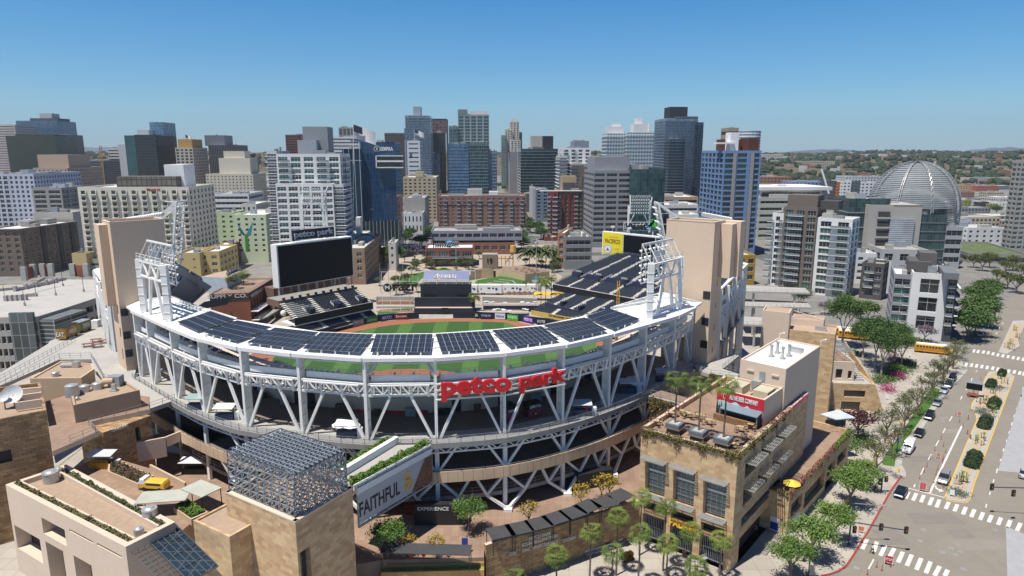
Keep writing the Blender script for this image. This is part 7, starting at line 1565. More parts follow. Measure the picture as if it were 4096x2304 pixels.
city('office_building','grey and tan brick low office with dark ribbon windows right of the park','B3',628,892,112,375,34,(140,142,142),fh=4.4,bw=14,ww=.9,wh=.55,glass=(glA,),div=3,units=4,roof=roofs[1],cap=40)
city('office_building','tan brick end of the low office beside the date palms','B3',560,626,75,380,30,(170,130,100),fh=4.2,bw=4,ww=.6,wh=.7,units=1,rot=-14)
city('yellow_building','yellow framed low building behind the right side grandstand','B3',2300,2473,290,330,24,(178,146,62),fh=4,bw=5,ww=.6,wh=.6,units=1)
city('white_hall','wide white flat roofed hall with glass front right of the blue tower','A4',95,680,835,520,40,(205,205,198),kind='S',fh=6,wh=.5,roof=roofs[2],top=[(-.02,1.12,-.1,1.1,1.5,roofs[2])])
city('office_building','curved cream office terraces below the white hall','A4',85,670,915,505,14,(200,200,188),kind='S',fh=5,wh=.4,roof=roofs[1])
for x0,x1,y,Y_,c,lb in((395,755,765,900,(140,160,200),'blue banded garage building in the middle distance'),(752,822,760,880,(90,90,100),'dark grey block next to the orange one'),(820,880,768,878,(180,110,50),'narrow orange apartment block'),(880,955,760,870,WH,'white apartment block with staggered windows'),(960,1050,762,872,(90,100,105),'dark glass block between two white ones'),(1050,1200,770,870,(220,222,226),'white block with square windows left of the dome'),(95,390,720,1000,(170,125,100),'terracotta coloured low apartments'),(120,315,510,1900,(225,215,205),'white institute on the wooded ridge'),(480,800,575,1700,(205,190,170),'long flat tan building on the wooded slope'),(900,1250,715,1100,(200,205,205),'long pale flat roofed store')):
 city('apartment_block',lb,'A4',x0,x1,y,Y_,30,c,fh=4,bw=5,ww=.5,wh=.5,cap=40,units=2,glass=(glA,))
for x0,x1,y,Y_,c,lb in((1925,2020,925,800,WH,'white apartments at the left of the lime striped row'),(2020,2085,940,795,(150,150,70),'lime green apartment bay'),(2085,2170,945,800,(225,225,225),'white apartments in the middle of the lime striped row'),(2170,2250,960,790,(70,60,70),'dark plum apartment bay'),(2250,2370,975,785,(150,150,70),'olive green apartment bay near the right edge'),(2370,2440,960,780,WH,'white apartments at the right of the lime striped row'),(1900,2130,800,1150,(205,165,120),'cream and orange terraced apartments on the slope'),(2130,2345,805,1140,(175,110,90),'brick pink terraced apartments on the slope'),(2060,2460,730,1350,(215,200,190),'white stucco hillside apartments'),(1905,2080,1120,560,(130,150,190),'low blue and white school block'),(2050,2380,1200,480,WH,'white concrete building near the right edge'),(1925,2090,1130,520,(200,205,215),'white box left of the blue wall'),(2110,2400,690,1500,(90,95,85),'long dark roofed building under the wooded hill')):
 city('apartment_block',lb,'A4',x0,x1,y,Y_,24,c,fh=3.4,bw=5,ww=.4,wh=.5,cap=30,units=2,glass=(glA,))
gq=(118,108,100)
CT,CP_,cz=city(AP,'taupe framed condo tower with curved balconies and open roof frame','A4',325,640,1000,322,16,gq,vis='r',fh=3.1,bw=5.2,ww=.74,wh=.76,glass=(glA,glG,glA),div=2,bal=[('f',.16,.60)],cap=100,top=[(.05,.95,.1,.8,5.5,gq),(.1,1.5,.3,.9,3,(80,78,75))],rot=-38,bd=1.8)
city(AP,'white condo fin with long white balconies left of the taupe tower','A4',215,322,1060,330,14,WH,vis='r',fh=3.1,bw=8,ww=.35,wh=.7,glass=(glA,),bal=[('f',-.4,.2),('f',.6,1.)],cap=40,rot=-38)
city(AP,'white condo tower with glass corner right of the taupe tower','A4',640,968,1105,308,15,WH,vis='r',fh=3.1,bw=6.4,ww=.62,wh=.78,glass=(glA,glA,glG),div=2,bal=[('f',.40,.98)],cap=100,rot=-38,units=4,bd=1.5)
city(AP,'dark grey mid rise with stacked white balconies beside the library','B4',1055,1265,350,300,12,(92,88,84),vis='r',fh=3.3,bw=5,ww=.6,wh=.7,bal=[('f',.18,.58)],cap=50,rot=-38)
city(AP,'white stepped block above the dark grey mid rise','B4',1000,1190,262,335,14,WH,fh=3.3,bw=6,ww=.5,wh=.5,cap=20,rot=-9)
city('stair_wall','plain white tall wall beside the dark grey mid rise','B4',1262,1330,350,312,10,WH,kind='C',rot=-9)
WC,WCP,wcz=city(AP,'white cubic condo block with paired windows and flat grey canopy','B4',1532,1878,445,234,22,WH,vis='r',fh=6.6,bw=7.4,ww=.52,wh=.76,glass=(glA,),div=1,cap=60,rot=-26,top=[(-.1,.55,.3,.9,3,(95,92,90)),(.2,.7,.4,.8,6,(105,102,100))])
city(AP,'glassy left wing of the white cubic condo block','B4',1358,1530,458,240,20,(150,152,158),fh=3.3,bw=4.4,ww=.86,wh=.7,glass=(glG,glA),div=1,cap=60,bal=[('f',.62,1.)],rot=-26)
city(AP,'dark right wing of the white cubic condo block with balconies','B4',1880,1960,470,228,34,(75,78,84),vis='r',fh=3.3,bw=5,ww=.8,wh=.7,glass=(glA,),cap=60,bal=[('f',0,.8),('s',.0,.4),('s',.5,.9)],rot=-26,units=1,top=[(-.9,.9,-.1,.4,1.2,(120,125,130))])
city(AP,'pale twisted apartment tower at the right edge','A4',2560,2740,570,450,9,(165,165,155),fh=3.2,bw=4.5,ww=.7,wh=.6,cap=60,glass=(glC,glB,glA),rot=-4)
city('podium','terraced glass podium with planted roof at the right edge','B4',2055,2640,262,400,60,(150,150,140),kind='S',fh=4.6,wh=.6,roof=mat('planted_roof',(.10,.13,.05),.95,var=.4,scale=.2),rot=-14,units=0)
DY=405.;dc=v('A4',1545,900,DY);dr=385/2.3504/FP*(DY*1.01)*.98;dome_t=v('A4',1570,590,DY).z
LBm=thing('library_dome','silver ribbed lattice dome of the library','dome',(dc.x,dc.y,20))
zc=dome_t-dr*1.15
m=MB();NR=44
for k in range(NR):
 z=zc-dr*.75+(dome_t-zc+dr*.75)*k/NR;s=(z-zc)/(dome_t-zc);rr=dr*math.sqrt(max(0,1-s*s))if z>zc else dr*(1-.1*((zc-z)/dr)**2)
 seg=48;zu=z+(dome_t-zc+dr*.75)/NR*.68;s=(zu-zc)/(dome_t-zc);r2=dr*math.sqrt(max(0,1-s*s))if zu>zc else dr*(1-.1*((zc-zu)/dr)**2)
 for i in range(seg):
  t0=2*pi*i/seg;t1=2*pi*(i+1)/seg
  if z<zc+2 and(math.sin(t0)<.2 and math.cos(t0)<.35):continue
  c=lambda t,q,w:(dc.x+q*math.cos(t),dc.y+q*math.sin(t),w)
  m.poly([c(t0,rr,z),c(t1,rr,z),c(t1,r2,zu),c(t0,r2,zu)])
part(LBm,'louvre_rings',m,[mat('dome_aluminium',(.24,.26,.27),.7,0)])
for i in range(9):
 t0=2*pi*i/9+.35;m=MB();pr_=None
 for k in range(15):
  s=k/14;ph=s*pi/2*1.0;rr=(dr+.8)*math.cos(ph);z=zc+(dome_t-zc+.6)*math.sin(ph);p=Vector((dc.x+rr*math.cos(t0),dc.y+rr*math.sin(t0),z))
  q2=Vector((dc.x+rr*math.cos(t0+.05),dc.y+rr*math.sin(t0+.05),z+.5))
  if pr_:m.beam(pr_[0],p,.3);m.beam(pr_[1],q2,.3);m.beam(pr_[0],q2,.2)
  pr_=(p,q2)
 part(LBm,'dome_rib',m,[gal])
m=MB();m.cyl((dc.x,dc.y,0),(dc.x,dc.y,zc+3),dr*.72,dr*.72,20);part(LBm,'inner_drum',m,[cDk])
lw_=(185,180,172)
LB_,LP_,lz=city('library','pale concrete library block with stair openings and louvred panel under the dome','A4',1130,1625,985,365,30,lw_,kind='C',rot=-6,top=[(.45,1.0,0,.8,0,lw_)])
e=(LP_[1]-LP_[0]);d=e.normalized();n=Vector((d.y,-d.x));
m=MB();m.prism([LP_[0]+e*.40+n*.1,LP_[0]+e*.86+n*.1,LP_[0]+e*.86+n*1.2,LP_[0]+e*.40+n*1.2],8,lz-7);part(LB_,'louvred_panel',m,[tiles('louvre_panel',(.16,.19,.23),(.18,.21,.25),(.45,.46,.46),30,1.1,.3,0)])
for k in range(5):m=MB();z=10+k*5.2;m.prism([LP_[0]+e*.17+n*.1,LP_[0]+e*.39+n*.1,LP_[0]+e*.39+n*.9,LP_[0]+e*.17+n*.9],z,z+2.8);part(LB_,'stair_shade_box',m,[mat('stair_shadow',(.06,.05,.05),.9)]);m=MB();m.prism([LP_[0]+e*.15+n*.2,LP_[0]+e*.39+n*.2,LP_[0]+e*.39+n*1.6,LP_[0]+e*.15+n*1.6],z-1,z-.2);part(LB_,'stair_landing',m,[concrete])  # dark boxes on the wall, coloured as the shade inside stair openings
city('library_wing','slanted dark glass reading wing left of the library block','A4',935,1325,925,372,24,cDk,kind='C',rot=-8,slab=(8,.5,.4,wallm((150,155,155))))
city('library_wing','dark glass wing right of the library block under the dome','A4',1625,1860,1075,380,20,cDk,kind='C',rot=-8,slab=(5,.5,.3,wallm((120,125,125))))
city('library_wing','white finned corner wing of the library at right','A4',1850,2010,1190,378,20,(175,178,180),kind='S',fh=5,wh=.6,rot=-8)
city('library_wing','low white library terrace wing with large windows','B4',1240,1680,225,345,24,(190,190,188),fh=6,bw=8,ww=.55,wh=.6,glass=(glA,),rot=-9,cap=30)
fill=[]
fpat=[tiles('lowrise_%d'%i,(.03,.035,.04),(.05,.055,.06),tuple(x*.8 for x in srgb(*c)),3.6,3.6,.85,0,rough=.5,var=.15,vs=.02)for i,c in enumerate([(215,210,200),(190,170,150),(170,120,100),(225,225,225),(150,150,150),(205,190,160),(120,110,105)])]
rf=random.Random(5);bxs=[]
def clear(x,y,w):
 for o in bxs:
  if abs(o[0]-x)<(o[2]+w)/2+4 and abs(o[1]-y)<(o[2]+w)/2+4:return False
 for sx in(st2.x,st1.x+3):
  if abs(x-(sx-.045*(y-478)))<w/2+11:return False
 return True
k=0
for it in range(4000):
 if k>=230:break
 y=rf.uniform(350,1700);x=rf.uniform(-.80,.8)*y
 if y<620 and-330<x<130:continue
 if y<440 and x<-60 and y<380:continue
 if x>180 and y<520:continue
 w=rf.uniform(16,42)
 if not clear(x,y,w):continue
 bxs.append((x,y,w));k+=1;h=rf.uniform(5,13)if rf.random()<.8 else rf.uniform(13,20)
 if x>200:h*=.7
 a=Vector((x-w/2,y-w/2));e1=EU*w;e2=NU*w*rf.uniform(.5,1)
 m=MB();i_=rf.randrange(7);block(m,[a,a+e1,a+e1+e2,a+e2],0,h,.6,{},.3,0,1,w=.5)
 for q in range(rf.randrange(1,4)):
  c=a+e1*rf.uniform(.2,.8)+e2*rf.uniform(.2,.8);s=rf.uniform(1,3.5);m.box(c.x-s,c.y-s*.7,h-.6,c.x+s,c.y+s*.7,h+rf.uniform(.5,2.5),2)
 m.build('low_building',[fpat[i_],roofs[rf.randrange(3)],concd],None,label='low flat roofed building packed among the towers of the distant city',cat='building',group='low flat roofed city buildings')
# ================= HILLS =================
rh=random.Random(3)
def hz(x,y):
 s=min(1,max(0,(y-(1150 if x>250 else 1900))/(900 if x>250 else 500)));s=s*s*(3-2*s)
 return s*(50+7*math.sin(x*.004+1)+5*math.sin(y*.006+x*.002)+4*math.sin(x*.013))-1.5*(s<.01)
m=MB();xs=[-3600+150*i for i in range(49)];ys=[1100+100*j for j in range(30)]
idx={}
for j,y in enumerate(ys):
 for i,x in enumerate(xs):idx[i,j]=len(m.v);m.v.append((x,y,hz(x,y)))
for j in range(len(ys)-1):
 for i in range(len(xs)-1):m.f.append((idx[i,j],idx[i+1,j],idx[i+1,j+1],idx[i,j+1]));m.m.append(0)
struct('hills',m,mat('dry_hillside',(.035,.045,.02),.95,scale=.006,col2=(.16,.125,.07)))
m=MB()
for x0,w_,h_,y0 in((-6600,2800,80,10500),(5100,1700,46,10500),(3600,1600,20,12500),(6950,1200,30,10500),(8300,2000,80,11000),(200,3500,10,12500)):
 n_=24;prev=None
 for i in range(n_+1):
  x=x0-w_/2+w_*i/n_;h=(math.sin(pi*i/n_)**1.3)*h_*(1+.12*math.sin(i*1.7+x0));cur=[(x,y0,-60),(x,y0+500,h+60),(x,y0+1500,-60)]
  if prev:m.poly([prev[0],cur[0],cur[1],prev[1]]);m.poly([prev[1],cur[1],cur[2],prev[2]])
  prev=cur
struct('mountains',m,mat('haze_blue_mountain',(.07,.09,.12),.95,var=.2,scale=.002))  # blue of the distance haze is mixed into the mountain colour itself
def blob(m,c,r,rr,mi=0,sq=.8):
 n0=len(m.v);t=(1+5**.5)/2
 for p in((-1,t,0),(1,t,0),(-1,-t,0),(1,-t,0),(0,-1,t),(0,1,t),(0,-1,-t),(0,1,-t),(t,0,-1),(t,0,1),(-t,0,-1),(-t,0,1)):
  k=r*rr.uniform(.65,1.15)/1.9;m.v.append((c[0]+p[0]*k,c[1]+p[1]*k,c[2]+p[2]*k*sq))
 for f in((0,11,5),(0,5,1),(0,1,7),(0,7,10),(0,10,11),(1,5,9),(5,11,4),(11,10,2),(10,7,6),(7,1,8),(3,9,4),(3,4,2),(3,2,6),(3,6,8),(3,8,9),(4,9,5),(2,4,11),(6,2,10),(8,6,7),(9,8,1)):
  m.f.append(tuple(n0+i for i in f));m.m.append(mi)
m=MB()
for _ in range(6800):
 y=rh.uniform(1250,3300);x=rh.uniform(.12*y,1.05*y)if rh.random()<.62 else rh.uniform(-.95*y,.2*y)
 if x<250 and y<2150:continue
 if hz(x,y)<2:continue
 if math.sin(x*.011)+math.sin(y*.014+x*.006)>1.45:continue
 r=rh.uniform(5,12);blob(m,(x,y,hz(x,y)+r*.4),r,rh)
struct('wooded_hillside',m,foliage('far_forest',(.018,.034,.012),(.045,.062,.026)),kind='stuff')
m=MB()
for _ in range(1500):
 y=rh.uniform(1500,3300);x=rh.uniform(-.95*y,1.0*y)
 if x<250 and y<2150:continue
 z=hz(x,y);s=rh.uniform(5,11);m.box(x-s,y-s*.6,z,x+s,y+s*.6,z+rh.uniform(5,10),rh.randrange(3))
struct('hillside_houses',m,[mat('far_white',(.6,.57,.52)),mat('far_tan',(.4,.3,.22)),mat('far_red_roof',(.28,.13,.08))],kind='stuff')
# ================= TREES =================
bark=mat('grey_bark',(.16,.12,.09),.95,var=.3,scale=3);pbark=mat('pale_bark',(.35,.31,.26),.95,var=.3,scale=2)
F1=foliage('bright_leaf',(.07,.14,.025),(.17,.26,.06));F2=foliage('dark_leaf',(.04,.085,.02),(.11,.18,.045));F3=foliage('olive_leaf',(.05,.07,.02),(.13,.15,.05));F4=foliage('plum_leaf',(.05,.015,.02),(.10,.04,.04));F5=foliage('palm_leaf',(.06,.10,.02),(.20,.24,.05));F6=foliage('yellow_leaf',(.20,.15,.02),(.38,.26,.03));F7=foliage('lilac_bloom',(.14,.11,.13),(.22,.17,.2));F8=foliage('magenta_bloom',(.25,.02,.10),(.45,.04,.2));F9=foliage('dry_vine',(.12,.10,.03),(.22,.17,.06));F10=foliage('vine_green',(.07,.15,.02),(.18,.28,.05))
def leafcard(m,c,s,rr):
 a=Vector((rr.gauss(0,1),rr.gauss(0,1),rr.gauss(0,.7)));a=a.normalized()if a.length>.01 else Vector((1,0,0))
 b=a.cross(Vector((rr.gauss(0,1),rr.gauss(0,1),rr.gauss(0,1))));b=b.normalized()*s*.6;a=a*s
 m.poly([c-a,c+b*.8,c+a,c-b])
def tree_proto(name,label,leaf,seed,h=8.,spread=3.,trunkh=2.2,nl=1600,ls=.32,bk=bark,levels=4,dens_=1.,clump=.9,flat_=.75,group='trees'):
 rr=random.Random(seed);T_=thing(name,label,'tree',(0,0,-500),0,group);tm=MB();ends=[]
 def grow(p,d,L,r,lv):
  q=p+d*L;tm.cyl(p,q,r,r*.68,6 if lv<2 else 4)
  if lv>=levels:ends.append(q);return
  if lv>=levels-1:ends.append(p.lerp(q,.6))
  n_=rr.choice((2,3))if lv else 4
  for i in range(n_):
   az=2*pi*(i+rr.uniform(-.25,.25))/n_+lv;el=rr.uniform(.25,.75)if lv else rr.uniform(.35,.8)
   nd=(d*math.cos(el*1.1)+Vector((math.cos(az),math.sin(az),.25))*math.sin(el*1.1)).normalized();nd.z=nd.z*flat_+.08
   grow(q,nd.normalized(),L*rr.uniform(.62,.8)if lv else(h-trunkh)*.36,r*.62,lv+1)
 grow(Vector((0,0,0)),Vector((rr.uniform(-.08,.08),rr.uniform(-.08,.08),1)).normalized(),trunkh,h*.028+.06,0)
 mx_=max(max(abs(e.x),abs(e.y))for e in ends);mz=max(e.z for e in ends);sx=spread/mx_;sz=(h-.4)/mz
 S_=Vector((sx,sx,sz));ends=[Vector((e.x*sx,e.y*sx,e.z*sz))for e in ends]
 tm.v=[(a*sx if c>trunkh*.9 else a,b*sx if c>trunkh*.9 else b,c*sz)for a,b,c in tm.v]
 tr=tm.build('trunk',[bk],T_)
 lm=MB()
 if nl:
  per=max(1,int(nl*dens_/len(ends)))
  for e in ends:
   k_=rr.uniform(.5,1.3)
   for _ in range(int(per*k_)):
    v_=Vector((rr.gauss(0,1),rr.gauss(0,1),rr.gauss(0,.7)))*clump*.55*k_;leafcard(lm,e+v_,ls*rr.uniform(.6,1.3),rr)
  lm.build('crown',[leaf],T_)
 return T_
PT={'leafy':tree_proto('leafy_tree','x',F1,1,7.5,3.4,2.6,4200,.2,clump=1.15,levels=4,group='leafy street trees'),'leafy2':tree_proto('leafy_tree','x',F1,2,7,3.6,2.2,4000,.2,clump=1.1,group='leafy street trees'),'bare':tree_proto('sparse_tree','x',F3,3,7.5,3.4,2.4,1100,.16,clump=.7,levels=5,group='sparse street trees'),'bare2':tree_proto('sparse_tree','x',F3,4,7,3.2,2.,1300,.16,clump=.75,levels=5,group='sparse street trees'),'syc':tree_proto('tall_tree','x',F2,5,17,5.,4.5,6000,.3,pbark,clump=1.9,group='tall loose trees'),'syc2':tree_proto('tall_tree','x',F2,6,15,4.5,4,5200,.3,pbark,clump=1.9,levels=4,group='tall loose trees'),'round':tree_proto('round_tree','x',F2,8,9,5.,2.5,4200,.38,clump=1.9,group='street trees of the city'),'olive':tree_proto('olive_tree','x',F3,9,5,2.2,1.2,1400,.2,clump=.7,group='small olive green trees'),'plum':tree_proto('plum_tree','x',F4,10,5,2.6,1.2,1500,.2,clump=.8,group='plum'),'yel':tree_proto('yellowing_tree','x',F6,12,4.8,1.7,1.6,420,.2,clump=.6,group='small yellowing trees'),'lil':tree_proto('bare_lilac_tree','x',F7,13,9,4.5,2.5,1700,.4,clump=1.4,group='lilac')}
ND=[0]
def tree(k,t,x,y,label,s=1.,z=.13,group='*',pos=None):
 p=pos or g(t,x,y,z);p=Vector((p[0],p[1],z));ND[0]+=1
 o=copytree(PT[k],p,R.uniform(0,6.28),label,scale=s*R.uniform(.92,1.08));
 if group is None and 'group' in o:del o['group']
 elif group!='*':o['group']=group
 return o
g1_='leafy trees on the pavement by the crossing'
for k,(x,y,l)in enumerate(((640,1010,'bright leafy tree beside the yellow bollards'),(530,1240,'bright leafy tree left of the signal mast by the lower crossing'),(395,1350,'bright leafy tree with the blue street lamp in front'),(262,1490,'bright leafy tree lowest on the pavement at the picture bottom'),(715,888,'half leafy tree between sparse and full trees on the pavement'))):tree('leafy' if k%2 else 'leafy2','C4',x,y,l,1.0 if k<4 else .8,group=g1_)
for k,(x,y)in enumerate(((812,808),(905,680),(872,560),(985,520),(1010,440),(1075,420),(1100,330),(1165,300),(1178,225),(1235,215),(1262,150),(1300,120),(1320,60))):tree('bare' if k%2 else 'bare2','C4',x,y,'sparse twisted tree with few leaves in the grass strip beside Park Boulevard',1.05,group='sparse trees in the grass strip')
for k,(x,y,s)in enumerate(((2040,1085,1.2),(2110,1040,1.15),(2150,960,1.2),(2190,880,1.1),(2160,800,1.1),(2230,745,1.),(2180,700,1.),(2260,690,.9))):tree('round','B4',x,y,'spreading green street tree in the shady row beside the white cubic condos',s,group='shady tree row beside the condos')
for x,y,k,s,l in((865,1150,'syc',1.0,'tallest loose tree between the pink stair block and the school bus'),(1175,1345,'syc2',1.05,'tall tree leaning over the paved forecourt'),(1230,1420,'syc',.85,'tall tree beside the magenta bush'),(1060,1250,'syc2',.8,'tall thin tree behind the outdoor stair'),(1350,1300,'syc2',.8,'tall loose tree next to the forecourt edge'),(1420,1340,'syc',.7,'dark tree at the corner of the forecourt planting'),(460,850,'syc2',.8,'loose green tree in front of the taupe condo tower'),(1110,900,'round',.8,'green tree before the white stepped condo wall'),(700,840,'lil',.6,'leafless tree before the white condo tower'),(1640,1100,'lil',.6,'leafless tree before the white cubic condos')):tree(k,'B4',x,y,l,s,group=None)
tree('plum','C4',690,560,'dark plum leaved tree at the end of the low stone wing',1.3,group=None)
for i,(x,y)in enumerate(((2330,560),(2400,470),(2470,430),(2545,520),(2180,430),(2250,400),(2100,400),(2420,600),(2500,640))):tree('olive','B4',x,y,'dusty olive tree along the podium at the right edge',1.7,group='trees along the right podium')
ct=[('A2',1600,1180),('A2',1560,1230),('A2',1610,1300),('A2',1540,1350),('A2',1500,1400),('B2',1660,230),('A2',1730,1340),('A2',1720,1060),('A2',1750,1000),('A3',200,1120),('A3',215,1180),('A3',275,1230),('A3',290,1280),('A3',355,1290),('A3',400,1350),('A3',200,1400),('B3',200,170),('B3',205,230),('A3',190,1090),('A3',40,880),('A3',20,840),('A2',1860,900)]
for a in ct:tree('round',a[0],a[1],a[2],'dark green street tree lining the two city streets behind the ballpark',.95,group='trees along the city streets')
tree('round','A2',1750,965,'big bright round ficus beside the yellow beige hotel',2.0,group=None)
tree('round','B2',1360,400,'dense green tree beside the long avenue of the park',1.3,group=None);tree('lil','B2',1590,365,'leafless lilac grey tree at the top of the park avenue',1.1,group=None)
for a in(('B2',1250,590),('B2',1430,580),('B2',1460,500),('B2',1560,480),('B2',1730,420),('B2',1850,425),('B2',2150,410),('B2',2215,330),('B2',1600,400),('B2',1990,440),('B2',1500,560),('B3',250,390),('B3',400,410),('B3',120,170)):tree('olive',*a,'small park tree among the paths beyond centre field',1.0,group='small trees in the park')
rc=random.Random(8)
for _ in range(70):
 y=rc.uniform(520,1500);x=rc.uniform(-.75,.8)*y;
 if any(abs(x-b[0])<b[2]/2+3 and abs(y-b[1])<b[2]/2+3 for b in bxs):continue
 tree('round','A1',0,0,'dark street tree scattered between distant city blocks',1.1,group='distant street trees',pos=(x,y))
rq=random.Random(12)
for _ in range(46):
 x,y=rq.choice(((rq.uniform(-640,-330),rq.uniform(60,560)),(rq.uniform(-300,230),rq.uniform(120,230)),(rq.uniform(1130,1290),rq.uniform(60,280))));tree('olive','R',x,y,'small park tree among the paths beyond centre field',rq.uniform(.6,1.2),group='small trees in the park')
for x,y,k,l in((880,1330,'leafy2','loose green tree beside the dark canopy left of the banner columns'),(1010,1320,'yel','thin yellowing tree left of the small red parasols'),(1200,1330,'yel','thin tree behind the low planter wall')):tree(k,'C2',x,y,l,.75,6.,group=None)
for x,y,k,l in((-200,1160,'leafy','green tree next to the blue bottle sign'),(185,1140,'yel','yellowing tree between the second and third canopy'),(520,1020,'yel','yellow green tree above the middle canopies'),(700,960,'yel','golden tree near the upper end of the canopies'),(650,960,'yel','small golden tree beside the other golden one')):tree(k,'C3',x,y,l,.95 if k=='yel' else .7,6.,group=None)
for k in PT:
 for q_ in list(PT[k].children_recursive)+[PT[k]]:bpy.data.objects.remove(q_)
def fan_crown(seed,n=30,L=1.4,feather=False):
 rr=random.Random(seed);m=MB()
 for i in range(n):
  az=2*pi*i/n*2.4+rr.uniform(-.2,.2);el=rr.uniform(-.7,1.1);d=Vector((math.cos(az)*math.cos(el),math.sin(az)*math.cos(el),math.sin(el)))
  if feather:
   p=Vector((0,0,0));dd=Vector((d.x,d.y,abs(d.z)+.3)).normalized()
   for s in range(6):
    q_=p+dd*L*.5;dd=(dd+Vector((0,0,-.33))).normalized();sd_=dd.cross(Vector((0,0,1))).normalized()*(.42*(1-s*.12))
    m.poly([p,q_,q_+sd_-Vector((0,0,.25)),p+sd_*1.1-Vector((0,0,.2))]);m.poly([p,p-sd_*1.1-Vector((0,0,.2)),q_-sd_-Vector((0,0,.25)),q_]);p=q_
  else:
   m.beam((0,0,0),d*L*.75,.035,.035);c=d*L*.72;u=d.cross(Vector((0,0,1)));u=u.normalized()if u.length>.1 else Vector((1,0,0));w=(d+Vector((0,0,-.35))).normalized()
   for k in range(9):
    a=-1.25+2.5*k/8;e=w*math.cos(a)+u*math.sin(a);e2=w*math.cos(a+.26)+u*math.sin(a+.26);tip=c+e*L*(.75+rr.uniform(-.1,.15))+Vector((0,0,-.25));m.poly([c,c+e*L*.45,tip,c+(e*.2+e2*.8)*L*.45])
 return m
crA=fan_crown(1).mesh('palm_crown',[F5]);crB=fan_crown(2).mesh('palm_crown',[F5]);crD=fan_crown(3,34,1.5,True).mesh('date_crown',[F3])
tm=MB()
for k in range(10):tm.cyl((.02*math.sin(k),.02*math.cos(k),k),(.02*math.sin(k+1),.02*math.cos(k+1),k+1),.21-.007*k,.17-.007*k,7)
pt_=tm.mesh('palm_trunk',[bark]);ph=MB();ph.cyl((0,0,-1.3),(0,0,0),.16,.3,8);phm=ph.mesh('dry_skirt',[mat('dry_fronds',(.16,.12,.07),.9,var=.3,scale=4)])
def palm(base,h,label,group,cs=1.,cr=None,lean=(0,0),name='fan_palm'):
 o=thing(name,label,'palm tree',base,R.uniform(0,6),group);a=ob('trunk',pt_,o);a.scale=(.85,.85,h/10)
 b=ob('dry_skirt',phm,o);b.location=(0,0,h);c=ob('crown',cr or R.choice((crA,crB)),o);c.location=(0,0,h);c.scale=(cs,)*3;return o
gp='tall fan palms on the plaza before the store'
for cx_,cy_,bx,by in((900,945,893,1315),(1075,1000,1045,1415),(765,1070,745,1445),(930,1175,885,1530),(1090,1240,1065,1470),(1220,1165,1210,1510),(1430,1215,1404,1470),(590,1160,575,1480),(365,1310,360,1560),(720,1300,715,1560),(1250,1390,1240,1700)):
 b=g('C3',bx,by,.13);h=v('C3',cx_,cy_,b.y).z-.13;palm(b,h,'tall fan palm standing on the pale plaza in front of the lettered stone wall',gp,1.0)
b=g('C3',85,1640,.13);palm(b,v('C3',85,1470,b.y).z,'tall fan palm standing on the pale plaza in front of the lettered stone wall',gp,1.1)
for c,(x,y),l in zip(RP,((470,325),(755,388),(1030,405)),('leftmost','middle','rightmost')):palm(sv(c,DZ+1.7),v('Q',x,y,c.y).z-DZ-1.7,l+' fan palm of the three on the roof terrace',None,1.1)
for x,y,tx,ty,l in(('B3',285,270,400,''),('B3',365,260,400,''),('B3',440,265,410,''),('B3',510,260,400,'')):
 b=g(x,y,ty,.15);palm(b,v(x,y,tx,b.y).z-1,'thick date palm in the row beside the low grey office','date palms beside the low office',2.0,crD,name='date_palm')
for t,x,y0,y1,l in(('B2',2172,690,862,'lone fan palm between batters eye and right bleachers'),('B3',395,540,775,'left fan palm of the cluster beside the right field deck'),('B3',440,560,790,'middle fan palm of the cluster beside the right field deck'),('B3',495,510,740,'right fan palm of the cluster beside the right field deck'),('B1',2245,510,610,'palm before the pale blue rooftop building'),('B1',2355,470,570,'palm behind the pale blue rooftop building')):
 z=.15 if t!='B1' else 13;b=g(t,x,y1,z);palm(b,max(3,v(t,x,y0,b.y).z-z),l,None,1.5)
def bushmesh(m,c,r,n,rr,s=.18,sq=.7):
 for _ in range(n):
  v_=Vector((rr.gauss(0,1),rr.gauss(0,1),rr.gauss(0,1))).normalized()*rr.uniform(.5,1)**.5;leafcard(m,Vector(c)+Vector((v_.x*r,v_.y*r,max(-.1,v_.z*sq*r))),s*rr.uniform(.6,1.3),rr)
hm_=foliage('clipped_hedge',(.018,.035,.012),(.035,.06,.02))
for k,(x,y,r,l)in enumerate(((1615,155,2.2,'topmost clipped dark hedge on the median'),(1545,225,2.6,'second clipped dark hedge on the median'),(1565,352,3.0,'third clipped dark hedge next to the blue groundcover'),(1508,475,3.1,'large clipped hedge in the middle of the median'),(1430,715,3.2,'lowest clipped hedge above the crossing end of the median'))):
 m=MB();c=g('C4',x,y,.2);rr=random.Random(k);ud=(g('C4',1690,170,0)-g('C4',1375,978,0)).normalized()
 for q_ in range(7):bushmesh(m,c+ud*(q_-3)*r*.32+Vector((0,0,.35)),r*.5,330,rr,.2,.8)
 for q_ in range(7):blob(m,c+ud*(q_-3)*r*.32+Vector((0,0,.35)),r*.5,rr)
 m.build('clipped_hedge',[hm_],None,label=l,cat='hedge')
m=MB();rr=random.Random(2)
for x,y in((1340,925),(1320,905),(1500,385),(1525,420),(1480,400),(1560,250),(1600,240)):
 c=g('C4',x,y,.22)
 for _ in range(260):leafcard(m,c+Vector((rr.gauss(0,.9),rr.gauss(0,.9),rr.uniform(0,.25))),.16,rr)
struct('blue_groundcover',m,foliage('blue_succulent',(.07,.11,.10),(.13,.18,.16)),kind='stuff')
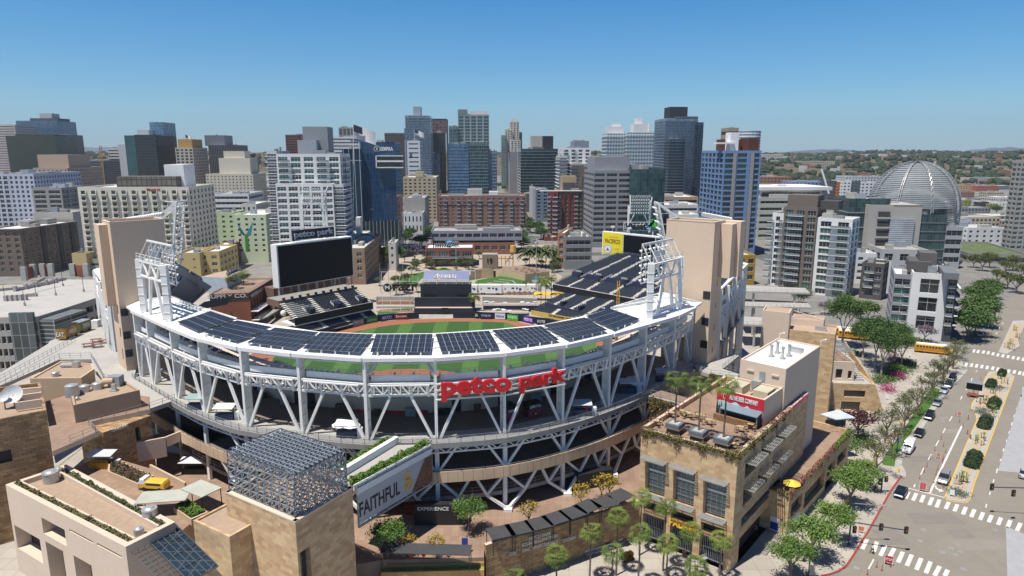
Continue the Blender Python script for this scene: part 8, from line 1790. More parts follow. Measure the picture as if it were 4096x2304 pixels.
def aloe(t,x,y,z,label,s=1.,mt=F10,n=4,group='spiky aloes on the median'):
 c=g(t,x,y,z);m=MB();rr=random.Random(int(x+y))
 for b in range(n):
  o=c+Vector((rr.uniform(-.9,.9),rr.uniform(-.9,.9),0))*s;hgt=rr.uniform(.8,1.6)*s;m.cyl(o,o+Vector((0,0,hgt)),.08,.05,5,1)
  for k in range(9):a=2*pi*k/9;d=Vector((math.cos(a),math.sin(a),.5)).normalized()*.55*s;u=Vector((-d.y,d.x,0))*.16;m.poly([o+Vector((0,0,hgt))-u,o+Vector((0,0,hgt))+u,o+Vector((0,0,hgt))+d])
 return m.build('aloe_plant',[mt,bark],None,label=label,cat='plant',group=group)
for x,y in((1345,835),(1380,820),(1365,850),(1330,850),(1450,580),(1490,570),(1470,605),(1500,350),(1475,335),(1555,400),(1560,385),(1600,180),(1555,285),(1630,215),(1510,330)):aloe('C4',x,y,.22,'spiky green aloe clump growing on the sandy median')
for x,y in((2480,990),(2500,1060),(2440,1120),(2400,1150),(2470,1170)):aloe('B4',x,y,.22,'spiky green aloe clump growing on the sandy median',1.2)
def strewn(name,label,pts,n,mt,w=.4,hang=0,s=.2,cat='planting',grp=None,h=.3,kind='stuff'):
 """leaves strewn along a line; hang metres down the outer side"""
 m=MB();rr=random.Random(n);P_=[Vector(p)for p in pts];tot=sum((b-a).length for a,b in zip(P_,P_[1:]))
 for a,b in zip(P_,P_[1:]):
  d=(b-a);nn=Vector((d.y,-d.x,0)).normalized()
  for _ in range(int(n*d.length/tot)):
   t=rr.random();p=a+d*t;f=rr.random()
   cl=.5+.5*math.sin(t*d.length*1.3)+.4*math.sin(t*d.length*3.1)
   if hang and f<.6:dz=-abs(rr.gauss(0,.45))*hang*max(.25,cl);p=p+nn*rr.uniform(.05,.3)+Vector((0,0,dz))
   else:p=p+nn*rr.uniform(-w,.1)+Vector((0,0,rr.uniform(0,h)*max(.3,cl)))
   leafcard(m,p,s*rr.uniform(.6,1.3),rr)
 return m.build(name,[mt],None,label=label,cat=cat,group=grp,kind=kind)
strewn('hanging_vines','dry hanging vines along the front roof edge of the store building',[sv(pl2,RZ_),sv(pc,RZ_)],2600,F9,.5,1.6)
strewn('hanging_vines','hanging vines along the right roof edge of the store building',[sv(pc,RZ_),sv(pc.lerp(pr,.7),RZ_)],2200,F9,.5,1.4);strewn('flower_patch','magenta flowers on the right roof edge of the store building',[sv(pc.lerp(pr,.42),RZ_),sv(pc.lerp(pr,.98),RZ_)],900,F8,.4,.5,.14)
strewn('flower_patch','reddish flowers along the left roof edge of the store building',[sv(pl2.lerp(pb_,.85),RZ_),sv(pl2,RZ_)],1300,foliage('red_bloom',(.12,.03,.03),(.26,.08,.06)),.5,.4,.14)
strewn('hanging_vines','green and dry vines over the parapet of the low stone wing',[sv(fl_,8),sv(lc,8),sv(lr,8)],2600,F9,.4,1.2,.18);strewn('flower_patch','magenta flowers over the parapet of the low stone wing',[sv(lc,8),sv(lc.lerp(lr,.7),8)],1100,F8,.3,.9,.13);strewn('vine_patch','bright green vine at the far end of the low stone wing',[sv(lc.lerp(lr,.72),8),sv(lr,8)],1200,F10,.4,1.0,.2)
strewn('vine_planter','bright green vine along the banner side of the footbridge',[bA+sv(n*0,0)+Vector((.5,-.3,.35)),bB+Vector((.4,-.5,.35))],3800,F10,.9,1.0,.24,h=.5)
strewn('vine_planter','bright green vine along the far side of the footbridge',[bD+Vector((-1,1,.4)),bC+Vector((-1,1,.4))],2600,F10,1.,.3,.24,h=.5)
strewn('hanging_vines','green curtain of vines under the terrace railing left of the white roofed block',[g('Q',820,290,19),g('Q',1160,340,19)],2600,F9,.4,4.,.22);strewn('hanging_vines','hanging vines under the planted walkway beside the store building',[g('Q',140,545,18.5),g('Q',470,640,18.5)],2200,F9,.4,4.,.2)
strewn('roof_planting','grass tufts and succulents along the front roof edge of the pink building',[sv(BLp[0].lerp(BLp[1],.03)+Vector((.3,1.0)),ZR-.2),sv(BLp[0].lerp(BLp[1],.97)+Vector((.3,1.0)),ZR-.2)],2200,foliage('roof_succulent',(.07,.13,.07),(.24,.19,.08)),.5,0,.2,h=.5)
strewn('roof_planting','grass tufts and succulents along the rear roof edge of the pink building',[sv(BLp[2].lerp(BLp[3],.03)+Vector((-.5,-1.0)),ZR-.2),sv(BLp[2].lerp(BLp[3],.97)+Vector((.2,-1.0)),ZR-.2)],2200,MT['roof_succulent'],.5,0,.2,h=.5)
for(pts,z),mt,l in zip(PLS,(foliage('mixed_succulent',(.05,.08,.03),(.18,.06,.05)),F10),('red and green succulents in the long planter','leafy plants in the square planter')):
 m=MB();rr=random.Random(4)
 for _ in range(900):a,b=rr.random(),rr.random();p=(pts[0].lerp(pts[1],a)).lerp(pts[3].lerp(pts[2],a),b);leafcard(m,sv(p,z+rr.uniform(0,.4)),.2,rr)
 struct('planter_plants',m,mt,kind='stuff')
m=MB();rr=random.Random(9)
for t,x0,y0,x1,y1,n_ in(('B4',1380,1380,1470,1290,1500),('B4',800,1160,1000,1230,1200),('C4',830,215,950,140,1500),('C4',650,640,740,560,800),('B4',1470,1090,1640,1110,700)):
 a=g(t,x0,y0,.15);b=g(t,x1,y1,.15)
 for _ in range(n_):p=a.lerp(b,rr.random())+Vector((rr.gauss(0,1.6),rr.gauss(0,1.6),rr.uniform(0,1.1)));leafcard(m,p,.3,rr)
struct('shrub_bed',m,F2,kind='stuff')
m=MB()
for t,x,y in(('B4',1345,1225),('C4',880,245),('C4',945,160)):
 c=g(t,x,y,1. if t!='B4' else 3)
 for _ in range(500):leafcard(m,c+Vector((rr.gauss(0,1.2),rr.gauss(0,1.2),rr.gauss(0,.6 if t!='B4' else 1.3))),.2,rr)
m.build('magenta_bush',[F8],None,label='magenta flowering bushes among the trees at the forecourt',cat='bush',kind='stuff')
# ================= VEHICLES =================
def loft(m,secs,mi=0):
 """closed sections along x: each (x, [(y,z)...])"""
 n0=len(m.v);k=len(secs[0][1])
 for x,s in secs:m.v+=[(x,a,b)for a,b in s]
 for i in range(len(secs)-1):
  for j in range(k):a=n0+i*k+j;b=n0+i*k+(j+1)%k;m.f.append((a,b,b+k,a+k));m.m.append(mi)
 m.f.append(tuple(range(n0+k-1,n0-1,-1)));m.m.append(mi);e=n0+(len(secs)-1)*k;m.f.append(tuple(range(e,e+k)));m.m.append(mi)
def sec(w,z0,z1,r=.12):return[(-w+r,z0),(w-r,z0),(w,z0+r),(w,z1-r),(w-r,z1),(-w+r,z1),(-w,z1-r),(-w,z0+r)]
paints={}
def paint(c,n):return mat('car_paint_'+n,tuple(c),.25,.2,var=.03)
cgl=mat('car_glass',(.015,.02,.025),.05,spec=.8);hl=mat('headlight_lens',(.6,.6,.58),.15);tl=mat('tail_lens',(.30,.01,.01),.3)
def car(label,p,rz,c,cn,kind='sedan',group=None,detail=True):
 o=thing('parked_car' if kind!='van' else 'delivery_van',label,'van' if kind=='van' else 'car',p,rz,group);pm=paint(c,cn);L=4.6;W_=.92
 if kind=='sedan':body=[(-2.3,.35,.75),(-2.15,.28,.95),(-1.2,.25,1.0),(0,.25,.98),(1.3,.25,.95),(2.1,.28,.82),(2.3,.36,.65)];cab=[(-1.55,.95,.98),(-1.0,.95,1.40),(.25,.95,1.42),(1.05,.93,.97)]
 elif kind=='suv':body=[(-2.35,.4,1.0),(-2.2,.3,1.12),(-1.2,.3,1.15),(.2,.3,1.12),(1.3,.3,1.08),(2.2,.33,.95),(2.4,.42,.75)];cab=[(-2.2,1.08,1.15),(-1.9,1.08,1.72),(.4,1.08,1.74),(1.15,1.05,1.1)];L=4.8
 else:body=[(-2.7,.4,2.0),(-2.6,.35,2.25),(-.5,.35,2.3),(.7,.35,2.28),(1.5,.35,1.45),(2.5,.38,1.15),(2.75,.45,.8)];cab=[(.62,1.3,2.2),(.75,1.3,2.24),(1.0,1.3,1.95),(1.62,1.25,1.4)];L=5.4
 m=MB();loft(m,[(x,sec(W_ if abs(x)<2 else W_*.9,a,b))for x,a,b in body]);part(o,'body',m,[pm])
 m=MB();loft(m,[(x,sec(W_*.86 if 0<i<len(cab)-1 else W_*.9,a-.05,b,.06))for i,(x,a,b)in enumerate(cab)]);part(o,'windows',m,[cgl])
 if kind!='van':m=MB();a,b=cab[1],cab[2];m.box(a[0]+.12,-W_*.72,a[2]-.01,b[0]-.1,W_*.72,a[2]+.05);part(o,'roof',m,[pm])
 for x in(-1.45*L/4.6,1.4*L/4.6):
  for y in(-W_+.08,W_-.08):m=MB();m.cyl((x,y-.11,.33),(x,y+.11,.33),.33,.33,12);m.cyl((x,y-.125,.33),(x,y+.125,.33),.18,.18,8,1);part(o,'wheel',m,[rubber,steel])
 xe=body[-1][0];zz=body[-1][2]
 for y in(-.62,.62):m=MB();m.box(xe-.12,y-.18,zz-.12,xe+.02,y+.18,zz+.02);part(o,'headlight',m,[hl]);m=MB();m.box(body[0][0]-.02,y-.16,.72,body[0][0]+.1,y+.16,.88);part(o,'tail_light',m,[tl])
 for q in o.children:q.matrix_parent_inverse=Matrix.Identity(4)
 return o
up_=(g('C4',1250,250,0)-g('C4',1010,600,0));ang=math.atan2(up_.y,up_.x)
bk=(.012,.012,.016);gy=(.20,.22,.25);sv_=(.45,.47,.50)
for x,y,k,c,cn,l,dr_ in((965,928,'sedan',(.01,.013,.03),'midnight','midnight blue sedan waiting at the lower left crossing',pi),(1243,840,'suv',(.28,.28,.28),'grey','grey metallic car in the turning lane beside the median',pi),(1015,645,'van',(.75,.75,.75),'white','white delivery van parked at the kerb',pi),(1085,545,'sedan',bk,'black','black sedan parked behind the white van',pi),(1150,438,'suv',bk,'black','big black car parked third from the crossing',pi),(1200,350,'sedan',gy,'bluegrey','blue grey car parked in the middle of the kerb row',pi),(1243,270,'sedan',sv_,'silver','silver sedan parked fifth in the kerb row',pi),(1272,235,'suv',(.03,.04,.05),'charcoal','charcoal car between silver and black ones',pi),(1297,192,'suv',bk,'black','black car at the far end of the kerb row',pi),(1760,808,'sedan',sv_,'silver','silver car entering at the right picture edge',0)):
 p=g('C4',x,y,.03);car(l,p,ang+dr_,c,cn,k)
cc=[('A2',1680,1185,(.45,.01,.02),'red',1.5,'red car crossing on the left city street'),('A2',1665,1212,bk,'black',1.5,'dark car upper on the left city street'),('A2',1652,1242,(.1,.12,.15),'slate',1.5,'slate car in the middle of the left city street'),('A2',1616,1292,bk,'black',1.5,'dark car lower on the left city street'),('A2',1655,1350,(.3,.45,.6),'sky','','pale blue car near the park end of the left street'),('B2',1490,280,(.7,.7,.7),'white',.2,'white car turning at the end of the park avenue'),('A3',195,1195,(.7,.7,.7),'white',1.5,'white car upper on the right city street'),('A3',240,1228,(.4,.02,.02),'red',1.5,'small red car on the right city street'),('A3',305,1318,(.7,.7,.7),'white',.1,'white car parked crosswise beside the right street'),('A3',347,1388,(.7,.7,.7),'white',1.5,'white car lower on the right city street'),('A3',375,1436,bk,'black',1.5,'black car near the foot of the right city street'),('B3',385,232,(.7,.7,.7),'white',.1,'white car above the date palms'),('B3',245,298,(.6,.6,.6),'pale',1.5,'pale car at the left of the date palms'),('B4',2165,1040,(.6,.6,.6),'pale',.9,'pale car in the shade of the tree row'),('B4',1330,1060,(.75,.75,.75),'white',2.9,'white car on the side street behind the trees')]
for t,x,y,c,cn,a,l in cc:car(l,g(t,x,y,.16),a or 1.5,c,cn,'sedan')
gk='cars parked along the far city streets'
rr=random.Random(6)
for sx,dx in((st1,3),(st2,2)):
 for k in range(14):
  y=sx.y+8+k*16+rr.uniform(-3,3)
  for sd_ in(-5.2,5.2):
   if rr.random()<.75:car('small car parked nose to tail along a far city street',(sx.x+dx+sd_-.05*(y-sx.y),y,.16),pi/2+.05,*rr.choice((((.6,.6,.6),'pale'),(bk,'black'),(gy,'bluegrey'),(sv_,'silver'))),'sedan',gk)
def busf(label,p,rz):
 o=thing('school_bus',label,'bus',p,rz,'yellow school buses on the side street');yb_=mat('school_bus_yellow',(.72,.33,.015),.4,var=.04)
 m=MB();loft(m,[(x,sec(1.22,.5,b,.2))for x,b in((-5.5,2.7),(-5.4,2.95),(3.9,2.95),(4.0,2.7))]);loft(m,[(x,sec(1.05,.5,b,.15))for x,b in((4.0,1.6),(5.4,1.45),(5.6,1.1))]);part(o,'body',m,[yb_])
 m=MB();m.box(-5.3,-1.0,2.93,3.8,1.0,3.08);part(o,'white_roof',m,[whitep])
 for k in range(10):
  for y in(-1.25,1.25):m=MB();x=-5.1+k*.88;m.box(x,y-.02,1.9,x+.68,y+.02,2.5);part(o,'window',m,[cgl])
 m=MB();m.box(3.95,-1,1.75,4.06,1,2.6);part(o,'windscreen',m,[cgl])
 m=MB()
 for y in(-1.24,1.24):m.box(-5.4,y-.015,1.5,3.9,y+.015,1.58);m.box(-5.4,y-.015,1.1,3.9,y+.015,1.18)
 part(o,'black_stripe',m,[black])
 for x in(-3.6,4.6):
  for y in(-1.05,1.05):m=MB();m.cyl((x,y-.15,.5),(x,y+.15,.5),.5,.5,12);part(o,'wheel',m,[rubber])
 for q in o.children:q.matrix_parent_inverse=Matrix.Identity(4)
a=g('B4',1620,1205,0);b=g('B4',1860,1230,0);rz=math.atan2((b-a).y,(b-a).x)
c_=(a+b)/2;busf('yellow school bus with white roof on the cross street beside the forecourt',(c_.x,c_.y+1,.16),rz);c_=g('B4',985,1075,0);busf('yellow school bus half hidden behind the tall loose tree',(c_.x,c_.y,.16),rz);c_=g('B4',860,1045,0);busf('yellow school bus farthest left behind the trees',(c_.x,c_.y+1,.16),rz)
for k,(x0,x1,l)in enumerate(((325,590,'white trailer with round blue emblem right of the batters eye'),(600,860,'white trailer behind the row of brown canopies'),(875,1015,'white trailer behind the floodlight pole'),(1020,1200,'white trailer at the right end of the row'),(170,310,'white truck cab left of the trailers'))):
 a=g('R',x0,512,.16);b=g('R',x1,516,.16);L=(b-a).length;o=thing('trailer',l,'trailer',a,math.atan2((b-a).y,(b-a).x))
 m=MB();m.box(0,0,.7,L,3,4.6);
 m2=MB();m2.box(L*.1,-.03,2.2,L*.14,0,3.2);m2.box(L*.4,-.03,2.8,L*.52,0,3.5);m2.box(L*.6,-.03,2.8,L*.68,0,3.5)
 m3=MB();c0_=Vector((L*.78,-.04,2.8));m3.cyl(c0_,c0_+Vector((0,-.04,0)),.6,.6,10)
 for mm_,nm,mt in((m,'body',whitep),(m2,'window',black),(m3,'emblem',flat((40,60,140)))):q=mm_.build(nm,[mt],o)
 for f in(.15,.25,.8,.88):m=MB();m.cyl((L*f,-.05,.5),(L*f,.3,.5),.5,.5,10);m.build('wheel',[rubber],o)
def canopy(label,c,u,L,W_,h,mt,group=None,name='canopy',slope=.0,posts=True):
 o=thing(name,label,'canopy',c,math.atan2(u[1],u[0]),group);m=MB();m.hexa([(-L/2,-W_/2,h),(L/2,-W_/2,h),(L/2,W_/2,h+slope),(-L/2,W_/2,h+slope)],[(-L/2,-W_/2,h+.12),(L/2,-W_/2,h+.12),(L/2,W_/2,h+.12+slope),(-L/2,W_/2,h+.12+slope)]);m.build('cover',[mt],o)
 for x in(-L/2+.15,L/2-.15):
  for y in(-W_/2+.15,W_/2-.15):m=MB();m.beam((x,y,0),(x,y,h),.1);m.build('post',[black],o)
 return o
cm=mat('charcoal_canvas',(.05,.05,.053),.8,var=.15)
cp=[(770,930),(670,975),(560,1000),(470,1040),(360,1075),(250,1110),(125,1140),(5,1165)]
pq=[g('C3',x,y,8.7)for x,y in cp]
for k,p in enumerate(pq):
 q_=pq[k+1]if k<7 else pq[k-1];u=(p-q_)if k<7 else(q_-p);canopy('charcoal square canopy in the curved row above the lettered wall',(p.x,p.y,6),u.normalized(),3.8,3.3,2.6,cm,'charcoal canopies above the lettered wall')
p=g('C2',1130,1270,8.8);canopy('long charcoal canopy behind the low planter wall',(p.x,p.y,6),(1,-.05),13,2.6,2.6,cm)
p=g('C2',1400,1180,8.8);
for k in range(6):
 p=g('R',675+k*58,485,3.2);m=MB();o=thing('peaked_tent','brown peaked tent in the row before the white trailers','tent',(p.x,p.y,.16),0,'brown tents before the trailers');m.cyl((0,0,2.3),(0,0,3.6),2.6,.05,4);m.build('cover',[mat('brown_canvas',(.12,.07,.05),.8)],o)
p=g('R',1140,500,3);canopy('bright yellow long tent left of the right field stand',(p.x,p.y,.16),(1,0),14,4,2.6,yellow,slope=.6)
BT_=thing('bleacher_terrace','red paved bleacher terraces with white tables and chairs right of the batters eye','terrace',(0,275,0))
for y0,y1,x0,x1,z,h_ in((640,560,380,1000,0,2.6),(730,680,340,900,0,.9)):
 a=g2('R',x0,y0,z+h_);b=g2('R',x1,y0,z+h_);m=MB();m.prism([a,b,b+Vector((0,7)),a+Vector((0,7))],.16,h_+.1,0,1);part(BT_,'terrace_step',m,[navy,paver]);rr=random.Random(int(y0))
 for k in range(26):p=a.lerp(b,(k+.5)/26);m=MB();m.box(p.x-.35,p.y+.3,h_+.1,p.x+.35,p.y+.8,h_+.9);part(BT_,'white_chair',m,[whitep])
 for k in range(9):p=a.lerp(b,rr.random())+Vector((0,rr.uniform(2,6)));m=MB();m.box(p.x-.8,p.y-.5,h_+.8,p.x+.8,p.y+.5,h_+.9);m.box(p.x-.1,p.y-.1,h_+.1,p.x+.1,p.y+.1,h_+.8);part(BT_,'white_table',m,[whitep])
m=MB();a=g2('R',370,560,3);b=g2('R',1000,580,3);m.prism([a,b,b+Vector((0,2)),a+Vector((0,2))],.16,4.,0);part(BT_,'rear_wall',m,[concrete])
for k in range(4):a=g2('N',1560,520+k*40,.2);b=g2('N',1940,520+k*40,.2);m=MB();m.prism([a,b,b+Vector((0,1.5)),a+Vector((0,1.5))],.16,.5+.5*(3-k));m.build('picnic_step',[mat('terracotta_step',(.35,.20,.14),.9)if k%2 else concrete],None,label=['uppermost','second','third','lowest'][k]+' long low step behind the left centre field wall',cat='step',group='low steps behind the left centre wall')
m=MB();a=g2('N',1590,615,.2);b=g2('N',1730,640,.2);sheet('practice_turf',[[a,g2('N',1930,600,.2),g2('N',1930,620,.2),g2('N',1560,680,.2)]],.2,grassp,kind='stuff')
PG=thing('playground','yellow play structure with a tall slide tower beyond the lawn','playground',g('R',650,165,5))
a=g('R',655,180,5);b=g('R',722,180,5)
m=MB();m.cyl(b,b+Vector((0,0,8)),.3,.3,6);m.cyl(b+Vector((0,0,7.5)),b+Vector((0,0,11)),1.8,1.5,8);part(PG,'tower',m,[mat('mustard_plastic',(.60,.36,.08),.5)])
m=MB();m.beam(b+Vector((0,0,7)),a+Vector((-1,0,1.5)),1.2,.5);part(PG,'slide',m,[mat('wood_slide',(.4,.28,.16),.6)])
m=MB()
for k in range(5):p=a+Vector((-5+k*2,0,0));m.beam(p,p+Vector((0,0,5.5)),.4)
m.beam(a+Vector((-5,0,4)),a+Vector((3,0,4)),.5);m.beam(a+Vector((-5,0,2)),a+Vector((-7,-2,0)),.8);part(PG,'climbing_frame',m,[MT['mustard_plastic']])
m=MB();a=g('R',370,215,5);m.box(a.x,a.y,.2,a.x+8,a.y+6,12.6,0,1);o=m.build('brick_pavilion',[brickt,roofs[0]],None,label='square tan brick tower with dark number 19 beside the playground',cat='building');vtext('lettering','19',(a.x+2.6,a.y-.1,8.2),(a.x+5.4,a.y-.1,8.2),2.4,black,o,.15,.03)
for k,(x,y)in enumerate(((820,240),(870,255),(930,250),(975,260),(900,225),(1000,240),(850,215),(760,225),(945,235))):
 p=g('R',x,y,5.05);m=MB();m.box(-1,-.5,.7,1,.5,.8);m.box(-.9,-.9,.4,.9,-.65,.45);m.box(-.9,.65,.4,.9,.9,.45);m.box(-.1,-.6,0,.1,.6,.7);o=m.build('picnic_table',[wood],None,label='brown picnic table on the red park terrace',cat='table',group='picnic tables on the park terrace',loc=p)
p=g('R',1035,330,8);Y_=p.y;m=MB();
o=thing('lawn_sign','white lettered sign with round blue mark on the round lawn','sign',g('R',985,400,.2));
for s,x0,x1,y in(('Gallagher',938,1010,372),('Square',950,1012,392)):q0=v('R',x0,y,292);q1=v('R',x1,y,292);vtext('lettering',s,q0,q1,1.2,whitep,o,.3,.04)
m=MB();c=v('R',988,340,292);m.cyl(c,c+Vector((0,.4,0)),1.1,1.1,18);part(o,'round_mark',m,[flat((90,150,190))])
for x,y,h_,l in((985,520,23,'tall floodlight pole before the white trailers'),(72,230,19,'tall pole behind the sloping blue sign'),(1165,210,18,'tall pole beside the right field stand')):
 b=g('R',x,y,.2);m=MB();m.cyl(b,b+Vector((0,0,h_)),.25,.15,8);m.box(b.x-.8,b.y-.3,h_-.3,b.x+.8,b.y+.3,h_+.4);m.build('light_pole',[gal],None,label=l,cat='pole')
for k,x in enumerate((1605,1690,1695+75,1840,1935)):b=g('N',x,440,.2);m=MB();m.cyl(b,b+Vector((0,0,14)),.15,.08,6);m.build('flag_pole',[gal],None,label='thin white flagpole in the row left of centre field',cat='flagpole',group='flagpoles left of centre field')
usr=tiles('flag_stripes',(.5,.03,.05),(.5,.03,.05),(.7,.7,.7),50,.9,.45,0)
def flag(label,t,x,yt,yb,Y_,w_,h_):
 a=v(t,x,yt,Y_);b=v(t,x,yb,Y_);o=thing('flagpole',label,'flag',b);m=MB();m.cyl(b,a,.45 if w_>12 else .2,.2,8);part(o,'pole',m,[white])
 m=MB();n_=8
 for i in range(n_):
  x0=a.x+w_*i/n_;x1=a.x+w_*(i+1)/n_;f=lambda x_:.8*math.sin((x_-a.x)/w_*6);dz=lambda x_:-(x_-a.x)*.35
  m.poly([(x0,Y_+f(x0),a.z-h_+dz(x0)),(x1,Y_+f(x1),a.z-h_+dz(x1)),(x1,Y_+f(x1),a.z+dz(x1)),(x0,Y_+f(x0),a.z+dz(x0))])
 part(o,'flag_cloth',m,[usr]);m=MB();m.poly([(a.x+.1,Y_-.25,a.z-h_*.54),(a.x+w_*.42,Y_-1.0,a.z-h_*.54-w_*.15),(a.x+w_*.42,Y_-1.0,a.z-w_*.15),(a.x+.1,Y_-.25,a.z)]);part(o,'star_field',m,[navy])
flag('large american flag on a very tall white pole beside the blue tower','A2',998,235,1240,380,12,7)
flag('small american flag on the roof of the white bank office','A2',1588,285,385,790,11,6);flag('small american flag over the gold capped hotel','A1',1790,335,425,840,8,6);flag('small american flag over the pinstriped slab','A1',2085,332,400,940,8,6)
m=MB();b=v('A1',990,700,900);tp=v('A1',970,445,900)
for dx in(-1.2,1.2):m.beam((b.x+dx,900,0),(tp.x+dx,900,tp.z),.7)
for k in range(24):z=tp.z*k/24;m.beam((b.x-1.2,900,z),(b.x+1.2,900,z+tp.z/24),.5)
m.beam((tp.x-4,900,tp.z-14),(tp.x+10,900,tp.z-12),1.6);m.build('tower_crane',[mat('crane_orange',(.35,.18,.06),.6)],None,label='orange tower crane among the far left buildings',cat='crane')
m=MB();a=v('A1',2275,435,1100);c=v('A1',2272,395,1100);m.beam(a,c,2);m.beam(v('A1',2240,428,1100),v('A1',2340,415,1100),1.4);m.build('tower_crane',[white],None,label='white tower crane peeping over the pinstriped slab',cat='crane')
m=MB();m.beam(v('A4',740,880,700),v('A4',672,655,700),1.6);m.build('mobile_crane',[white],None,label='white crane boom leaning left above the white hall',cat='crane')
# ================= STREET FURNITURE =================
pole_m=mat('slate_blue_pole',(.04,.055,.10),.5)
def lampp(label,t,bx,by,tx,ty,z=.13):
 b=g(t,bx,by,z);tp=v(t,tx,ty,b.y);o=thing('street_lamp',label,'street lamp',b);h=tp.z-z
 m=MB();m.cyl((0,0,0),(0,0,.8),.3,.18,8);m.cyl((0,0,.8),(0,0,h),.11,.08,8);m.build('pole',[pole_m],o);m=MB();m.beam((-.9,0,h-.3),(.9,0,h-.3),.08);m.beam((-.9,0,h-.3),(-.9,0,h-.7),.06);m.beam((.9,0,h-.3),(.9,0,h-.7),.06);m.build('arm',[pole_m],o)
 for x in(-.9,.9):m=MB();m.cyl((x,0,h-1.15),(x,0,h-.7),.32,.12,8);m.build('lamp_shade',[pole_m],o)
 m=MB();m.box(.15,-.03,h-3.6,.95,.03,h-1.9);m.build('banner',[mat('banner_print',(.2,.4,.5),.7,col2=(.7,.35,.1),scale=1.2)],o)
lampp('blue street lamp with hanging banner on the grass verge','K',567,650,625,245);lampp('blue street lamp with banner in front of the lower leafy trees','C4',372,1470,378,1310);lampp('street lamp at the far forecourt corner','C4',1235,185,1235,100)
def signal(label,base,top,arm,heads,lum):
 o=thing('traffic_signal',label,'traffic light',(base.x,base.y,.13));m=MB();m.cyl(sv(base,.13),sv(base,top),.16,.10,8);part(o,'mast',m,[pole_m])
 m=MB();m.beam(arm[0],arm[1],.14);part(o,'arm',m,[pole_m])
 for h_ in heads:
  m=MB();m.box(h_.x-.28,h_.y-.15,h_.z-.6,h_.x+.28,h_.y+.15,h_.z+.6);q=part(o,'signal_head',m,[black])
  for k,c in enumerate(((.25,.02,.02),(.25,.15,.02),(.02,.12,.05))):
   m=MB();p=Vector((h_.x,h_.y-.16,h_.z+.38-.38*k));m.cyl(p,p-Vector((0,.08,0)),.12,.12,8);c_=m.build('lens',[flat(c,'lens_%d'%k)]);c_.parent=q;c_.matrix_parent_inverse=(Matrix.LocRotScale(o.location,None,None)@q.matrix_parent_inverse).inverted()
 if lum:m=MB();m.beam(lum[0],lum[1],.09);m.box(lum[1].x-.1,lum[1].y-.2,lum[1].z-.05,lum[1].x+.8,lum[1].y+.2,lum[1].z+.1);part(o,'luminaire',m,[gal])
b=g('J',385,935,.13);Yb=b.y;j=v('J',432,565,Yb);e=g('J',1330,700,j.z-.2);mid=j.lerp(e,.55)
signal('signal mast with long arm at the lower crossing',b,v('J',485,255,Yb).z,(j,e),[mid-Vector((0,0,.1)),e,v('J',455,690,Yb)+Vector((.3,0,0))],(v('J',485,258,Yb),v('J',930,300,Yb)))
b=g('J',915,85,.13);Yb=b.y;tp=v('K',355,1010,Yb);signal('signal mast beside the waiting midnight blue sedan',b,tp.z,(v('K',345,1050,Yb),v('K',190,1240,Yb)),[v('K',290,1150,Yb),v('K',395,1100,Yb),v('K',220,1270,Yb)],None)
a=g('C4',1900,1080,.13);signal('signal mast at the right picture edge with an arm over the road',a,6.5,(sv(a,6),g('C4',1560,880,5.6)),[g('C4',1690,918,5.6),g('C4',1552,878,5.6)],None)
con=mat('orange_red_plastic',(.32,.075,.045),.6)
mc=MB();mc.cyl((0,0,0),(0,0,.08),.2,.18,8);mc.cyl((0,0,.08),(0,0,1.05),.055,.04,6);cme=mc.mesh('channelizer',[con])
for x,y in((1700,1440),(1340,1235),(1255,1105),(1335,790),(1300,445),(1195,635),(1338,565),(1375,670),(1322,830),(1245,950),(1215,1035),(1180,1165),(1120,780),(1065,895),(1020,990),(945,1100),(1100,1310),(1750,115),(1740,360),(1780,430),(1605,165),(1663,245),(1543,60)):
 ob('road_post',cme,None,'orange plastic lane post standing between the lanes of the road','traffic post','orange lane posts on the road',None,g('K',x,y,.03))
for x,y in((695,1430),(845,1305),(930,1360),(975,1235),(1070,1300)):ob('road_post',cme,None,'orange plastic lane post near the STOP board below the crosswalk','traffic post','orange posts around the stop board',None,g('J',x,y,.03))
for x,y in((1480,190),(1512,165),(1398,440),(1408,560),(1393,535)):ob('road_post',cme,None,'orange plastic lane post beside the median kerb','traffic post','orange posts beside the median',None,g('C4',x,y,.03))
def board(label,t,x,y,w_,h_,bg,txt=None,fg=(240,235,230),name='barricade'):
 b=g(t,x,y,.05);o=thing(name,label,'sign',b,-.5);m=MB();m.box(-w_/2,-.06,.5,w_/2,.0,.5+h_);m.build('panel',[flat(bg)],o)
 m=MB();m.beam((-w_/2,-.1,0),(-w_/2,.0,.6+h_),.07);m.beam((w_/2,-.1,0),(w_/2,0,.6+h_),.07);m.beam((-w_/2,.5,0),(-w_/2,0,.6+h_),.05);m.beam((w_/2,.5,0),(w_/2,0,.6+h_),.05);m.build('stand',[whitep],o)
 if txt:text('lettering',txt,(-w_*.4,-.09,.5+h_*.3),(1,0,0),(0,0,1),w_*.8,h_*.4,flat(fg),o,.02,.01).matrix_parent_inverse=Matrix.Identity(4)
board('red STOP board on a stand below the crosswalk','J',1035,1270,1.1,1.1,(190,20,35),'STOP',name='stop_board');board('striped barricade on the pavement by the signal mast','J',585,750,.9,.8,(200,120,90));board('red and white barricade at the stop line','K',990,1310,1.1,1.3,(200,90,90));board('striped barricade between the lane posts','K',1250,760,.8,.7,(205,130,90));board('barricade near the upper lane posts','K',1598,75,.8,.7,(205,110,90));board('small barricade on the nose of the median','K',1540,1200,.8,.8,(220,180,160));board('white turn sign on the median nose','K',1475,1400,.7,1.0,(225,225,225),name='road_sign');board('white A board on the forecourt','C4',877,320,.7,1.0,(225,225,225),name='sandwich_board');board('small white sign at the forecourt planting','C4',1022,45,.8,1.3,(225,225,225),name='sandwich_board')
